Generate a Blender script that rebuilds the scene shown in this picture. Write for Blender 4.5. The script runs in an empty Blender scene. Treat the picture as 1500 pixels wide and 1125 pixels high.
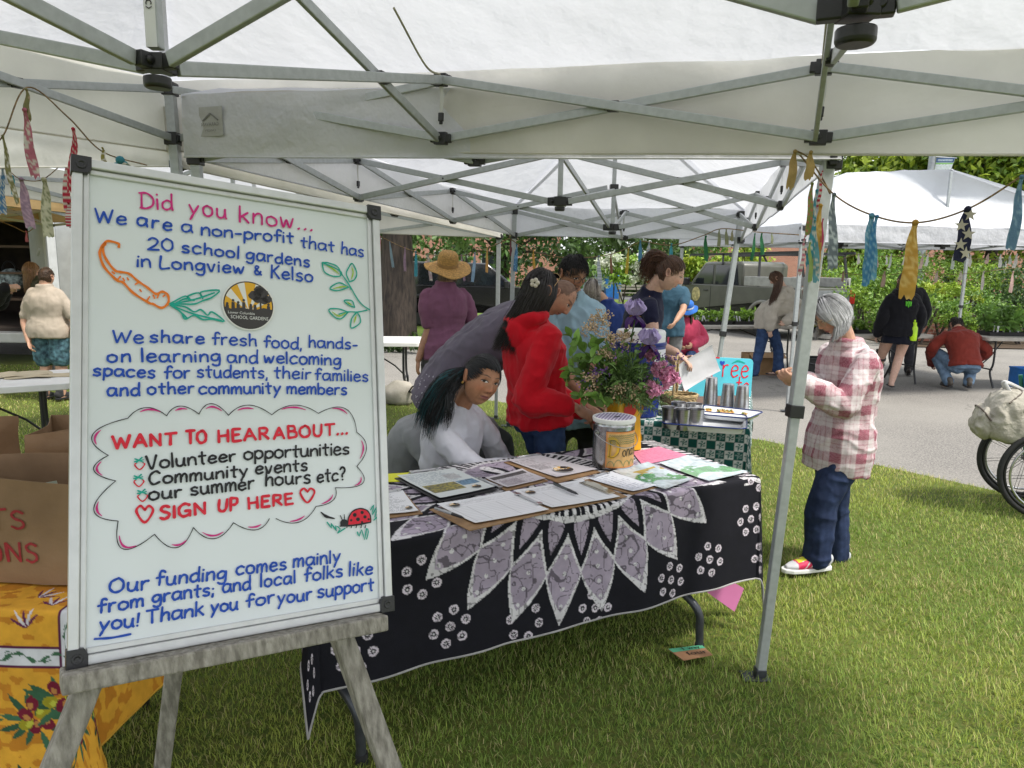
import bpy, bmesh, math, random
import numpy as np
from mathutils import Vector, Matrix
random.seed(7); RNG = np.random.default_rng(11)
SC = bpy.context.scene; COL = SC.collection
R = math.radians
# ---------------------------------------------------------------- camera, sky, sun, exposure
EYE = 1.65; FPX = 1040.0; PITCH = R(9.42); ROLL = R(0.9)
cd = bpy.data.cameras.new('camera'); cam = bpy.data.objects.new('camera', cd); COL.objects.link(cam)
cd.sensor_width = 36.0; cd.lens = FPX / 1500.0 * 36.0; cd.clip_end = 600; cd.clip_start = 0.05
cam.matrix_world = (Matrix.Translation((0, 0, EYE)) @ Matrix.Rotation(R(90) - PITCH, 4, 'X') @ Matrix.Rotation(ROLL, 4, 'Z'))
SC.camera = cam
SUN_EL, SUN_AZ = R(58), R(118)           # sun high, behind the camera to the right (thin cloud)
w = bpy.data.worlds.new('World'); SC.world = w; w.use_nodes = True
nt = w.node_tree; bg = nt.nodes['Background']
sky = nt.nodes.new('ShaderNodeTexSky'); sky.sky_type = 'NISHITA'; sky.sun_disc = False
sky.sun_elevation = SUN_EL; sky.sun_rotation = SUN_AZ
tc = nt.nodes.new('ShaderNodeTexCoord'); nz = nt.nodes.new('ShaderNodeTexNoise')
nz.inputs['Scale'].default_value = 3.2; nz.inputs['Detail'].default_value = 7; nz.inputs['Roughness'].default_value = .6
rp = nt.nodes.new('ShaderNodeValToRGB'); rp.color_ramp.elements[0].position = .36; rp.color_ramp.elements[1].position = .55
mx = nt.nodes.new('ShaderNodeMix'); mx.data_type = 'RGBA'
nt.links.new(tc.outputs['Generated'], nz.inputs['Vector']); nt.links.new(nz.outputs['Fac'], rp.inputs['Fac'])
nt.links.new(rp.outputs['Color'], mx.inputs[0]); nt.links.new(sky.outputs['Color'], mx.inputs[6])
mx.inputs[7].default_value = (11.0, 11.2, 11.6, 1)
nt.links.new(mx.outputs[2], bg.inputs['Color']); bg.inputs['Strength'].default_value = 0.10
sl = bpy.data.lights.new('sun', 'SUN'); sl.energy = 3.4; sl.angle = R(10); sl.color = (1, .95, .87)
so = bpy.data.objects.new('sun', sl); COL.objects.link(so)
so.rotation_euler = Vector((math.sin(SUN_AZ) * math.cos(SUN_EL), math.cos(SUN_AZ) * math.cos(SUN_EL), math.sin(SUN_EL))).to_track_quat('Z', 'Y').to_euler()
SC.view_settings.view_transform = 'Standard'; SC.view_settings.look = 'None'; SC.view_settings.gamma = 1
SC.view_settings.exposure = 0.6
try:
    SC.cycles.use_denoising = True; SC.cycles.max_bounces = 8; SC.cycles.diffuse_bounces = 4; SC.cycles.transmission_bounces = 6
    SC.cycles.transparent_max_bounces = 12; SC.cycles.caustics_reflective = False; SC.cycles.caustics_refractive = False
except Exception: pass
# ---------------------------------------------------------------- geometry helpers
def ray(u, v):
    x = (u - 750.) / FPX; y = -(v - 562.5) / FPX; c, s = math.cos(ROLL), math.sin(ROLL)
    x, y = c * x - s * y, s * x + c * y
    cp, sp = math.cos(PITCH), math.sin(PITCH)
    return np.array([x, cp + y * sp, y * cp - sp])
def on(u, v, z): r = ray(u, v); return np.array([0, 0, EYE]) + (z - EYE) / r[2] * r
def at(u, v, d): r = ray(u, v); return np.array([0, 0, EYE]) + d / r[1] * r
def A(*a): return np.array(a, float)
def nrm(v): v = np.asarray(v, float); return v / (np.linalg.norm(v, axis=-1, keepdims=True) + 1e-12)
def _h(i, j, k, s):
    n = (i * 374761393 + j * 668265263 + k * 1274126177 + s * 974711) & 0xFFFFFFFF
    n = ((n ^ (n >> 13)) * 1274126177) & 0xFFFFFFFF
    return ((n ^ (n >> 16)) & 0xFFFF) / 65535.0
def vnoise(P, s=0):
    P = np.asarray(P, float); I = np.floor(P).astype(np.int64); f = P - I; f = f * f * (3 - 2 * f); r = 0
    for a in (0, 1):
        for b in (0, 1):
            for c in (0, 1):
                wt = (f[:, 0] if a else 1 - f[:, 0]) * (f[:, 1] if b else 1 - f[:, 1]) * (f[:, 2] if c else 1 - f[:, 2])
                r = r + wt * _h(I[:, 0] + a, I[:, 1] + b, I[:, 2] + c, s)
    return r
def fbm(P, s=0, o=3):
    r = 0; a = .5; P = np.asarray(P, float)
    for i in range(o): r = r + a * vnoise(P * 2 ** i, s + i); a *= .5
    return r / (1 - .5 ** o)
def ridge(P, s=0): return 1 - np.abs(2 * vnoise(P, s) - 1)
def cat(pts, n=8):
    P = np.asarray(pts, float)
    if len(P) < 3:
        t = np.linspace(0, 1, n + 1)[:, None]; return P[0] * (1 - t) + P[-1] * t
    Q = np.vstack([2 * P[0] - P[1], P, 2 * P[-1] - P[-2]]); out = []
    for i in range(1, len(Q) - 2):
        t = np.linspace(0, 1, n, endpoint=False)[:, None]; a, b, c, d = Q[i - 1], Q[i], Q[i + 1], Q[i + 2]
        out.append(.5 * (2 * b + (c - a) * t + (2 * a - 5 * b + 4 * c - d) * t ** 2 + (3 * b - a - 3 * c + d) * t ** 3))
    return np.vstack(out + [P[-1:]])
def frame(d, up=(0, 0, 1)):
    d = nrm(d); u = np.asarray(up, float)
    if abs(np.dot(d, nrm(u))) > .97: u = A(1, 0, 0) if abs(d[0]) < .9 else A(0, 1, 0)
    x = nrm(np.cross(u, d)); return x, np.cross(d, x), d
class MB:
    def __init__(s): s.v = []; s.f = []; s.c = []; s.n = 0; s.mi = []
    def add(s, V, F, col=None, mi=0):
        V = np.asarray(V, float); s.v.append(V); s.f += [tuple(int(i) + s.n for i in f) for f in F]; s.n += len(V)
        s.mi += [mi] * len(F)
        c = np.ones((len(V), 3)) if col is None else np.broadcast_to(np.asarray(col, float), (len(V), 3)); s.c.append(c); return s
    def box(s, c, size, X=(1, 0, 0), Y=(0, 1, 0), col=None, mi=0):
        X = nrm(X); Y = nrm(Y); Z = np.cross(X, Y); h = np.asarray(size, float) / 2; c = np.asarray(c, float)
        V = [c + X * a * h[0] + Y * b * h[1] + Z * d * h[2] for d in (-1, 1) for b in (-1, 1) for a in (-1, 1)]
        return s.add(V, [(0, 2, 3, 1), (4, 5, 7, 6), (0, 1, 5, 4), (2, 6, 7, 3), (0, 4, 6, 2), (1, 3, 7, 5)], col, mi)
    def bar(s, p, q, w, h, up=(0, 0, 1), col=None, mi=0):      # w sideways, h along 'up'
        p = np.asarray(p, float); q = np.asarray(q, float); x, y, z = frame(q - p, up)
        return s.box((p + q) / 2, (w, h, np.linalg.norm(q - p)), x, y, col, mi)
    def tube(s, pts, r, seg=8, cap=True, col=None, sx=1.0, up=(0, 0, 1), mi=0):
        P = np.asarray(pts, float); n = len(P); r = np.broadcast_to(np.asarray(r, float), (n,)); V = []
        T = np.gradient(P, axis=0); x, y, z = frame(T[0], up); a = np.arange(seg) * 2 * math.pi / seg
        for i in range(n):
            t = nrm(T[i]); x = x - t * np.dot(x, t)
            x = nrm(x); y = np.cross(t, x)
            V.append(P[i] + r[i] * (np.cos(a)[:, None] * x * sx + np.sin(a)[:, None] * y))
        F = [(i * seg + k, i * seg + (k + 1) % seg, (i + 1) * seg + (k + 1) % seg, (i + 1) * seg + k) for i in range(n - 1) for k in range(seg)]
        if cap: F += [tuple(range(seg - 1, -1, -1)), tuple(range((n - 1) * seg, n * seg))]
        return s.add(np.vstack(V), F, col, mi)
    def lathe(s, prof, c, seg=24, axis=(0, 0, 1), col=None, mi=0, cap=True):
        x, y, z = frame(axis, (0, 1, 0)); c = np.asarray(c, float); a = np.arange(seg) * 2 * math.pi / seg; V = []
        for r, h in prof: V.append(c + z * h + r * (np.cos(a)[:, None] * x + np.sin(a)[:, None] * y))
        n = len(prof)
        F = [(i * seg + k, i * seg + (k + 1) % seg, (i + 1) * seg + (k + 1) % seg, (i + 1) * seg + k) for i in range(n - 1) for k in range(seg)]
        if cap: F += [tuple(range(seg - 1, -1, -1)), tuple(range((n - 1) * seg, n * seg))]
        return s.add(np.vstack(V), F, col, mi)
    def grid(s, P, col=None, mi=0, closed=False):                # P (m,n,3)
        m, n = P.shape[:2]; idx = np.arange(m * n).reshape(m, n)
        F = np.stack([idx[:-1, :-1], idx[:-1, 1:], idx[1:, 1:], idx[1:, :-1]], -1).reshape(-1, 4)
        F = [tuple(f) for f in F.tolist()]
        if closed: F += [(idx[i, n - 1], idx[i, 0], idx[i + 1, 0], idx[i + 1, n - 1]) for i in range(m - 1)]
        return s.add(P.reshape(-1, 3), F, col, mi)
    def prism(s, out, o, X, Y, th, col=None, mi=0):               # 2-D outline extruded by th along X x Y
        X = nrm(X); Y = nrm(Y); Z = np.cross(X, Y); o = np.asarray(o, float); n = len(out)
        B = np.array([o + X * p[0] + Y * p[1] for p in out]); V = np.vstack([B, B + Z * th])
        return s.add(V, [tuple(range(n - 1, -1, -1)), tuple(range(n, 2 * n))] + [(i, (i + 1) % n, n + (i + 1) % n, n + i) for i in range(n)], col, mi)
    def ball(s, c, r, seg=14, rings=9, X=(1, 0, 0), Y=(0, 1, 0), col=None, mi=0):
        X = nrm(X); Y = nrm(Y); Z = np.cross(X, Y); r = np.broadcast_to(np.asarray(r, float), (3,)); th = np.linspace(0.02, math.pi - .02, rings); a = np.arange(seg) * 2 * math.pi / seg
        V = []
        for t in th: V.append(np.asarray(c, float) + math.sin(t) * (np.cos(a)[:, None] * X * r[0] + np.sin(a)[:, None] * Y * r[1]) + math.cos(t) * Z * r[2])
        F = [(i * seg + k, (i + 1) * seg + k, (i + 1) * seg + (k + 1) % seg, i * seg + (k + 1) % seg) for i in range(rings - 1) for k in range(seg)]
        F += [tuple(range(seg)), tuple(range(rings * seg - 1, (rings - 1) * seg - 1, -1))]
        return s.add(np.vstack(V), F, col, mi)
    def build(s, name, mat, parent=None, smooth=35, bevel=0, loc=None):
        return mkobj(name, np.vstack(s.v), s.f, mat, parent, smooth, bevel, np.vstack(s.c), loc, s.mi)
MW = {}
def mkobj(name, V, F, mat, parent=None, smooth=35, bevel=0, col=None, loc=None, mi=None):
    V = np.asarray(V, float); me = bpy.data.meshes.new(name)
    if parent is not None:
        Mi = np.array(MW[parent.name].inverted()); V = V @ Mi[:3, :3].T + Mi[:3, 3]
    elif loc is not None: V = V - np.asarray(loc, float)
    if isinstance(F, np.ndarray):
        k = F.shape[1]; me.vertices.add(len(V)); me.vertices.foreach_set('co', V.astype(np.float32).ravel())
        me.loops.add(F.size); me.loops.foreach_set('vertex_index', F.astype(np.int32).ravel())
        me.polygons.add(len(F)); me.polygons.foreach_set('loop_start', np.arange(0, F.size, k, dtype=np.int32))
        me.update(calc_edges=True)
    else: me.from_pydata(V.tolist(), [], F)
    if col is not None:
        ca = me.color_attributes.new('Col', 'FLOAT_COLOR', 'POINT')
        ca.data.foreach_set('color', np.hstack([col, np.ones((len(col), 1))]).astype(np.float32).ravel())
    mats = mat if isinstance(mat, (list, tuple)) else [mat]
    for m in mats: me.materials.append(m)
    if mi is not None and len(mats) > 1: me.polygons.foreach_set('material_index', np.asarray(mi, np.int32))
    if smooth:
        me.polygons.foreach_set('use_smooth', np.ones(len(me.polygons), bool))
        if smooth < 180: me.set_sharp_from_angle(angle=R(smooth))
    me.update()
    o = bpy.data.objects.new(name, me); COL.objects.link(o)
    if parent is not None: o.parent = parent; MW[o.name] = MW[parent.name]
    elif loc is not None: o.location = loc; MW[o.name] = Matrix.Translation(loc)
    else: MW[o.name] = Matrix.Identity(4)
    if bevel:
        b = o.modifiers.new('bevel', 'BEVEL'); b.width = bevel; b.segments = 2; b.limit_method = 'ANGLE'; b.angle_limit = R(35)
    return o
def tag(o, label=None, cat=None, group=None, kind=None):
    if label: o['label'] = label
    if cat: o['category'] = cat
    if group: o['group'] = group
    if kind: o['kind'] = kind
    return o
def thing(name, label, cat, loc=(0, 0, 0), group=None, rz=0):
    o = bpy.data.objects.new(name, None); COL.objects.link(o); o.empty_display_size = .1
    o.location = [float(x) for x in loc]; o.rotation_euler = (0, 0, rz); MW[o.name] = Matrix.Translation([float(x) for x in loc]) @ Matrix.Rotation(rz, 4, 'Z')
    return tag(o, label, cat, group)
def dup(root, loc, rz=None, label=None):
    c = root.copy(); COL.objects.link(c); c.location = [float(x) for x in loc]
    if rz is not None: c.rotation_euler = (0, 0, rz)
    if label: c['label'] = label
    for ch in [o for o in bpy.data.objects if o.parent == root]:
        d = ch.copy(); COL.objects.link(d); d.parent = c
        for g in [o for o in bpy.data.objects if o.parent == ch]:
            e = g.copy(); COL.objects.link(e); e.parent = d
    return c
# ---------------------------------------------------------------- materials
MATS = {}
def M(name, col=(.5, .5, .5), rough=.55, metal=0, var=.12, vs=9, bump=0, bs=60, col2=None, vc=False, spec=.5, sss=0, trans=0, alpha=1, stretch=(1, 1, 1), sheen=0, coat=0):
    if name in MATS: return MATS[name]
    m = bpy.data.materials.new(name); m.use_nodes = True; MATS[name] = m; t = m.node_tree; p = t.nodes['Principled BSDF']
    L = t.links.new; N = t.nodes.new
    tc = N('ShaderNodeTexCoord'); mp = N('ShaderNodeMapping'); mp.inputs['Scale'].default_value = stretch; L(tc.outputs['Object'], mp.inputs['Vector'])
    n = N('ShaderNodeTexNoise'); n.inputs['Scale'].default_value = vs; n.inputs['Detail'].default_value = 5; L(mp.outputs['Vector'], n.inputs['Vector'])
    if vc:
        a = N('ShaderNodeAttribute'); a.attribute_name = 'Col'; src = a.outputs['Color']
        mr = N('ShaderNodeMapRange'); mr.inputs[1].default_value = .3; mr.inputs[2].default_value = .7; mr.inputs[3].default_value = 1 - var; mr.inputs[4].default_value = 1 + var; L(n.outputs['Fac'], mr.inputs[0])
        vm = N('ShaderNodeVectorMath'); vm.operation = 'SCALE'; L(src, vm.inputs[0]); L(mr.outputs[0], vm.inputs['Scale']); out = vm.outputs[0]
    else:
        r = N('ShaderNodeValToRGB'); c2 = col2 or tuple(c * (1 - 2 * var) for c in col)
        r.color_ramp.elements[0].position = .35; r.color_ramp.elements[1].position = .65
        r.color_ramp.elements[0].color = (*c2, 1); r.color_ramp.elements[1].color = (*col, 1); L(n.outputs['Fac'], r.inputs['Fac']); out = r.outputs['Color']
    L(out, p.inputs['Base Color']); p.inputs['Roughness'].default_value = rough; p.inputs['Metallic'].default_value = metal
    p.inputs['Specular IOR Level'].default_value = spec
    if sss: p.inputs['Subsurface Weight'].default_value = sss; p.inputs['Subsurface Radius'].default_value = (.012, .005, .003); p.inputs['Subsurface Scale'].default_value = 1
    if sheen: p.inputs['Sheen Weight'].default_value = sheen; p.inputs['Sheen Roughness'].default_value = .5
    if coat: p.inputs['Coat Weight'].default_value = coat; p.inputs['Coat Roughness'].default_value = .08
    if trans: p.inputs['Transmission Weight'].default_value = trans
    if bump:
        b = N('ShaderNodeBump'); b.inputs['Strength'].default_value = bump; b.inputs['Distance'].default_value = .01
        n2 = N('ShaderNodeTexNoise'); n2.inputs['Scale'].default_value = bs; n2.inputs['Detail'].default_value = 4; L(mp.outputs['Vector'], n2.inputs['Vector'])
        L(n2.outputs['Fac'], b.inputs['Height']); L(b.outputs['Normal'], p.inputs['Normal'])
    return m
def translucent(name, col, frac=.45, var=.08, vs=3, rough=.6, vc=False, bump=.25, bs=14):
    m = M(name, col, rough, var=var, vs=vs, vc=vc, bump=bump, bs=bs); t = m.node_tree
    if 'tl' in t.nodes: return m
    p = t.nodes['Principled BSDF']; tl = t.nodes.new('ShaderNodeBsdfTranslucent'); tl.name = 'tl'; mx = t.nodes.new('ShaderNodeMixShader'); mx.inputs[0].default_value = frac
    t.links.new(p.inputs['Base Color'].links[0].from_socket, tl.inputs['Color'])
    t.links.new(p.outputs[0], mx.inputs[1])
    for b in [x for x in t.nodes if x.type == 'BUMP']: b.inputs['Distance'].default_value = .05 if bs < 20 else .01; t.links.new(b.outputs['Normal'], tl.inputs['Normal'])
    t.links.new(tl.outputs[0], mx.inputs[2]); t.links.new(mx.outputs[0], t.nodes['Material Output'].inputs['Surface'])
    return m
VC = M('dyed_fabric', vc=True, rough=.85, var=.10, vs=30, bump=.25, bs=400, spec=.2)
VCP = M('printed_sheet', vc=True, rough=.5, var=.03, vs=10)
VCL = translucent('leaf_surface', (.1, .2, .05), frac=.28, vc=True, var=.2, vs=4, rough=.5, bump=0.01)
PLAST_BLK = M('black_plastic', (.018, .018, .02), .38, bump=.05, bs=200)
STEEL = M('brushed_steel', (.55, .55, .56), .3, metal=1, var=.1, vs=20, stretch=(1, 1, 8))
ALU = M('tent_aluminium', (.42, .445, .45), .42, metal=.35, var=.07, vs=40, bump=.03, bs=300)
WHITEP = M('white_plastic', (.72, .72, .70), .45, var=.05, vs=6, bump=.03, bs=150)
DARKSTEEL = M('grey_steel', (.07, .075, .085), .4, metal=.4, var=.15, vs=20)
RUBBER = M('black_rubber', (.02, .02, .02), .75, bump=.1, bs=100)
PAPER = M('white_paper', (.74, .74, .76), .6, var=.02, vs=5)
BLACKC = M('black_ink', (.012, .012, .014), .6)
# ---------------------------------------------------------------- text and strokes
def text_geo(s, size=1., font_shear=0):
    cu = bpy.data.curves.new('t', 'FONT'); cu.body = s; cu.size = size; cu.shear = font_shear; cu.resolution_u = 2
    o = bpy.data.objects.new('t', cu); COL.objects.link(o); dg = bpy.context.evaluated_depsgraph_get(); me = o.evaluated_get(dg).to_mesh()
    V = np.array([v.co[:] for v in me.vertices]).reshape(-1, 3); F = [tuple(p.vertices) for p in me.polygons]
    bpy.data.objects.remove(o); bpy.data.curves.remove(cu); return V, F
def put_text(mb, s, o, X, Y, size, width=None, lift=.0012, col=None, mirror=False, mi=0):
    V, F = text_geo(s, size)
    if len(V) == 0: return
    sx = (width / (V[:, 0].max() - V[:, 0].min())) if width else 1
    X = nrm(X); Y = nrm(Y); Z = np.cross(X, Y); x = (V[:, 0] - V[:, 0].min()) * sx
    if mirror: x = x.max() - x
    mb.add(np.asarray(o) + x[:, None] * X + V[:, 1:2] * Y + Z * lift, F, col, mi)
GL = {}
def _g(c, wd, s): GL[c] = (wd, [[tuple(map(float, p.split(','))) for p in st.split()] for st in s.split('|')])
for ln in '''a;5;4.5,4.2 3,5 1,4.5 .3,2.3 1.2,.3 3,.6 4.3,2.5 4.5,4.6|4.5,4.8 4.4,2 5,0
b;4.5;.5,8 .5,0|.5,3 1.8,4.8 3.8,4.2 4.2,2 3,.2 .6,.6
c;4.3;4.2,4.2 2.5,5 .6,3.6 .4,1.5 1.8,0 4.2,.8
d;4.6;4.2,4 2.5,4.8 .6,3.4 .5,1 2,0 3.8,1.2 4.2,3|4.3,8.3 4.2,3 4.5,0
e;4.3;.6,2.5 3.8,3 3.6,4.5 2,5 .6,3.5 .5,1.3 2,0 4.2,.9
f;3.6;4.2,7.2 3,8.2 1.9,7 1.8,3 1.6,0|.3,4.2 3.8,4.6
g;4.6;4.2,4.3 2.4,5 .5,3.5 .8,1 2.8,1 4,3 4.3,4.8|4.3,4.8 4.3,0 3.6,-2.3 1.8,-2.5 .6,-1.7
h;4.2;.6,8.3 .5,0|.5,2.8 2,4.8 3.6,4.4 3.8,2 4,0
i;1.1;.5,4.8 .5,0|.6,6.6 .7,7
k;4.1;.5,8 .5,0|3.6,5 .6,2.4|1.6,3 4,0
l;1;.5,8.3 .5,0
m;6;.4,4.8 .4,0|.4,3 1.6,4.9 2.8,4.2 2.9,0|2.9,3 4.2,4.9 5.4,4.2 5.6,0
n;4.2;.4,4.8 .4,0|.4,3 2,4.9 3.6,4.2 3.9,0
o;4.5;2.2,5 .5,3.8 .5,1.2 2.2,0 4.1,1.2 4.1,3.8 2.2,5
p;4.4;.5,4.8 .4,-2.7|.5,3.6 2,5 4,4 4,1.4 2,.2 .6,1.4
r;3.3;.4,4.8 .5,0|.5,3 1.6,4.6 3.2,4.8
s;4;3.6,4.4 2.2,5 .7,4 1.2,2.9 3,2.2 3.6,1 2.4,0 .4,.5
t;3.6;1.8,7.4 1.8,1 2.6,0|.2,4.8 3.6,5
u;4.6;.4,4.8 .5,1.2 1.8,0 3.4,1 4,4.8|4,4.8 4,1 4.5,0
v;4;.3,4.8 1.9,0 3.7,5
w;5.8;.3,4.8 1.2,.2 2.6,4 3.8,.2 5.4,4.9
y;4.4;.4,4.8 2,1|4.2,4.9 2,0 .8,-2.7
A;6;.2,0 2.8,8|2.8,8 5.6,0|1.2,2.8 4.6,3
B;5.2;.6,8 .6,0|.6,8 3.6,7.6 3.8,5 .8,4.4|.8,4.4 4.4,3.8 4.6,.8 .6,0
C;5.4;5,6.6 3.2,8 .8,6 .5,2.6 2.2,0 5,1.2
D;5.8;1,8 .8,0|0,7.8 3,8 5.5,5.5 5.2,2 2.8,0 .2,.2
E;4.8;.6,8 .6,0|.6,8 4.2,8|.6,4.2 3.6,4.4|.6,0 4.4,.2
F;4.6;.6,8 .6,0|.6,8 4.2,8|.6,4.2 3.4,4.4
G;5.6;5,6.8 3,8 .8,6 .5,2.4 2.2,0 4.8,1|5,3.4 5,0|3,3.4 5.2,3.4
H;5.4;.6,8 .6,0|4.8,8 4.8,0|.6,4 4.8,4.3
I;1.2;.6,8 .6,0
K;5;.6,8 .6,0|4.4,8 .8,3.6|1.6,4.4 4.8,0
L;4.6;.8,8 .6,.2 4.6,.4
N;5.6;.6,0 .6,8|.6,8 4.8,0|4.8,0 5,8
O;6.2;3,8 .8,6.2 .5,2.4 2.6,0 5.4,1.4 5.7,5.6 4,8 3,8
P;4.8;.6,8 .6,0|.6,8 3.8,7.6 4.3,5.4 3,3.8 .8,3.8
R;5.2;.6,8 .6,0|.6,8 3.8,7.6 4.2,5.4 3,4 .8,4|2,4 4.8,0
S;4.6;4.2,7 2.4,8 .8,6.6 1.4,4.8 3.6,3.4 4,1.4 2.2,0 .4,1
T;5.4;2.7,8 2.7,0|.2,7.9 5.4,8.1
U;5.4;.6,8 .6,2 2.4,0 4.4,1.6 4.8,8
V;5;.2,8 2.4,0 4.8,8.2
W;8;.2,8 2,0|2,0 3.8,6.6|3.8,6.6 5.6,.2|5.6,.2 7.6,8.2
2;5;.6,6.4 2.4,8 4.4,6.4 3.6,3.6 .4,.2|.4,.2 5,.4
0;5;2.6,8 .6,5.6 .6,2.2 2.6,0 4.6,2 4.6,6 2.6,8
&;5.6;5.2,.2 1.4,5.6 2.2,7.8 3.4,6.6 .8,2.6 1.8,.2 3.6,.8 5,3.2
.;1.4;.3,.1 .9,.7
,;1.2;.7,.5 .3,-1.4
;;;
-;3.4;.4,2.6 3.2,2.8
!;1.2;.7,8 .5,2.4|.5,.2 .6,.5
?;4;.4,6.6 2,8 3.6,6.6 3,4.6 1.8,3.6 1.8,2|1.8,.2 1.9,.5
1;2;.4,6.8 1.4,8 1.4,0
/;3;.2,-.5 2.8,8.3'''.split('\n'):
    q = ln.split(';')
    if len(q) == 3: _g(*[q[0], float(q[1]), q[2]])
GL[';'] = (1.2, [[(.7, .5), (.3, -1.4)], [(.6, 3.4), (.7, 3.7)]])
def ribbon(mb, P, wd, N, col=None, taper=False, lift=0.0):
    P = np.asarray(P, float); n = len(P); T = nrm(np.gradient(P, axis=0)); S = np.cross(np.broadcast_to(N, P.shape), T)
    w_ = np.full(n, wd / 2)
    w_ = w_ * (1 + .12 * np.sin(np.arange(n) * .9 + P[0, 0] * 90))
    if taper: w_ = w_ * np.sin(np.linspace(.25, math.pi - .25, n)) ** .7
    P2 = np.vstack([P[:1] - T[:1] * wd * .35, P, P[-1:] + T[-1:] * wd * .35]); S2 = np.vstack([S[:1], S, S[-1:]]); w2 = np.r_[w_[0] * .45, w_, w_[-1] * .45]
    V = np.empty((2 * len(P2), 3)); V[0::2] = P2 + S2 * w2[:, None] + N * lift; V[1::2] = P2 - S2 * w2[:, None] + N * lift
    mb.add(V, [(2 * i, 2 * i + 1, 2 * i + 3, 2 * i + 2) for i in range(len(P2) - 1)], col)
_lift = [0]
def write(mb, s, p0, p1, xh, X, Y, wd, jit=.12, space=1.0, col=None, lift=.0006):
    """hand lettering: baseline p0..p1 (3-D), x-height vector length xh, in plane X,Y"""
    p0 = np.asarray(p0, float); p1 = np.asarray(p1, float); tot = sum(GL[c][0] + space if c != ' ' else 3 for c in s) - space
    L_ = np.linalg.norm(p1 - p0); d = (p1 - p0) / L_; k = L_ / tot; N = np.cross(nrm(X), nrm(Y)); up = np.cross(N, d); ky = xh / 5.; x = 0
    for c in s:
        if c == ' ': x += 3; continue
        wdt, st = GL[c]; dy = random.uniform(-jit, jit) * 1.2; sc = 1 + random.uniform(-jit, jit) * .5; sl = random.uniform(-.02, .06)
        for q in st:
            pts = np.array([[x + px + py * sl * .8 + random.uniform(-jit, jit) * .35, py * sc + dy + random.uniform(-jit, jit) * .5] for px, py in q])
            C = cat(pts, 7) if len(pts) > 2 else cat(pts, 4)
            _lift[0] = (_lift[0] + 1) % 40
            ribbon(mb, p0 + d * (C[:, :1] * k) + up * (C[:, 1:] * ky), wd, N, col, lift=lift + _lift[0] * 2e-5)
        x += wdt + space
# ================================================================ ground
def sheet(name, pts, z, mat, kind='structure'):
    V = [(p[0], p[1], z) for p in pts]; return tag(mkobj(name, V, [tuple(range(len(V)))], mat, smooth=0), kind=kind)
def ground_mat(name, c1, c2, c3, s1, s2, rough=.9, bump=.4, bs=90):
    m = M(name, c1, rough, bump=bump, bs=bs, vs=s1, col2=c2, spec=.2); t = m.node_tree; p = t.nodes['Principled BSDF']
    n = t.nodes.new('ShaderNodeTexNoise'); n.inputs['Scale'].default_value = s2; n.inputs['Detail'].default_value = 8; n.inputs['Roughness'].default_value = .7
    tc = [x for x in t.nodes if x.type == 'TEX_COORD'][0]; t.links.new(tc.outputs['Object'], n.inputs['Vector'])
    r = t.nodes.new('ShaderNodeValToRGB'); r.color_ramp.elements[0].position = .42; r.color_ramp.elements[1].position = .62
    t.links.new(n.outputs['Fac'], r.inputs['Fac']); mx = t.nodes.new('ShaderNodeMix'); mx.data_type = 'RGBA'
    src = p.inputs['Base Color'].links[0].from_socket; t.links.new(r.outputs['Color'], mx.inputs[0]); t.links.new(src, mx.inputs[6]); mx.inputs[7].default_value = (*c3, 1)
    t.links.new(mx.outputs[2], p.inputs['Base Color']); return m
GRASS = ground_mat('lawn_turf', (.085, .125, .022), (.05, .085, .014), (.125, .125, .035), .8, 26)
TURF = ground_mat('far_turf', (.13, .21, .03), (.085, .15, .02), (.16, .2, .05), .35, 9)
ASPH = ground_mat('worn_asphalt', (.235, .225, .205), (.13, .125, .118), (.33, .31, .28), .55, 70, bump=.6, bs=160)
ROADM = ground_mat('road_asphalt', (.16, .16, .165), (.13, .13, .135), (.2, .2, .2), .5, 40)
SOIL = ground_mat('bark_mulch', (.07, .05, .035), (.05, .035, .025), (.1, .07, .045), 2, 30)
_t = ASPH.node_tree; _p = _t.nodes['Principled BSDF']; _v = _t.nodes.new('ShaderNodeTexVoronoi'); _v.feature = 'DISTANCE_TO_EDGE'; _v.inputs['Scale'].default_value = .27; _tc = [x for x in _t.nodes if x.type == 'TEX_COORD'][0]
_n = _t.nodes.new('ShaderNodeTexNoise'); _n.inputs['Scale'].default_value = 1.3; _n.inputs['Detail'].default_value = 6; _t.links.new(_tc.outputs['Object'], _n.inputs['Vector']); _a = _t.nodes.new('ShaderNodeVectorMath'); _a.operation = 'ADD'; _t.links.new(_tc.outputs['Object'], _a.inputs[0]); _t.links.new(_n.outputs['Color'], _a.inputs[1]); _t.links.new(_a.outputs[0], _v.inputs['Vector'])
_r = _t.nodes.new('ShaderNodeMapRange'); _r.inputs[1].default_value = .0005; _r.inputs[2].default_value = .005; _r.inputs[3].default_value = .72; _r.inputs[4].default_value = 1; _t.links.new(_v.outputs['Distance'], _r.inputs[0]); _m = _t.nodes.new('ShaderNodeVectorMath'); _m.operation = 'SCALE'; _t.links.new(_p.inputs['Base Color'].links[0].from_socket, _m.inputs[0]); _t.links.new(_r.outputs[0], _m.inputs['Scale']); _t.links.new(_m.outputs[0], _p.inputs['Base Color'])
sheet('ground', [(-260, -60), (260, -60), (260, 330), (-260, 330)], -.02, TURF)
sheet('parking_lot', [(-30, 13.2), (-7, 12.2), (-1.2, 9.3), (2.49, 6.8), (3.86, 5.13), (9.5, -1.6), (60, -1.6), (60, 17.6), (8.6, 18.2), (17.5, 37.9), (7.3, 37.9), (3.1, 15.2), (-30, 16.2)], -.012, ASPH)
sheet('road', [(-90, 38), (90, 38), (90, 43.5), (-90, 43.5)], -.008, ROADM)
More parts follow.
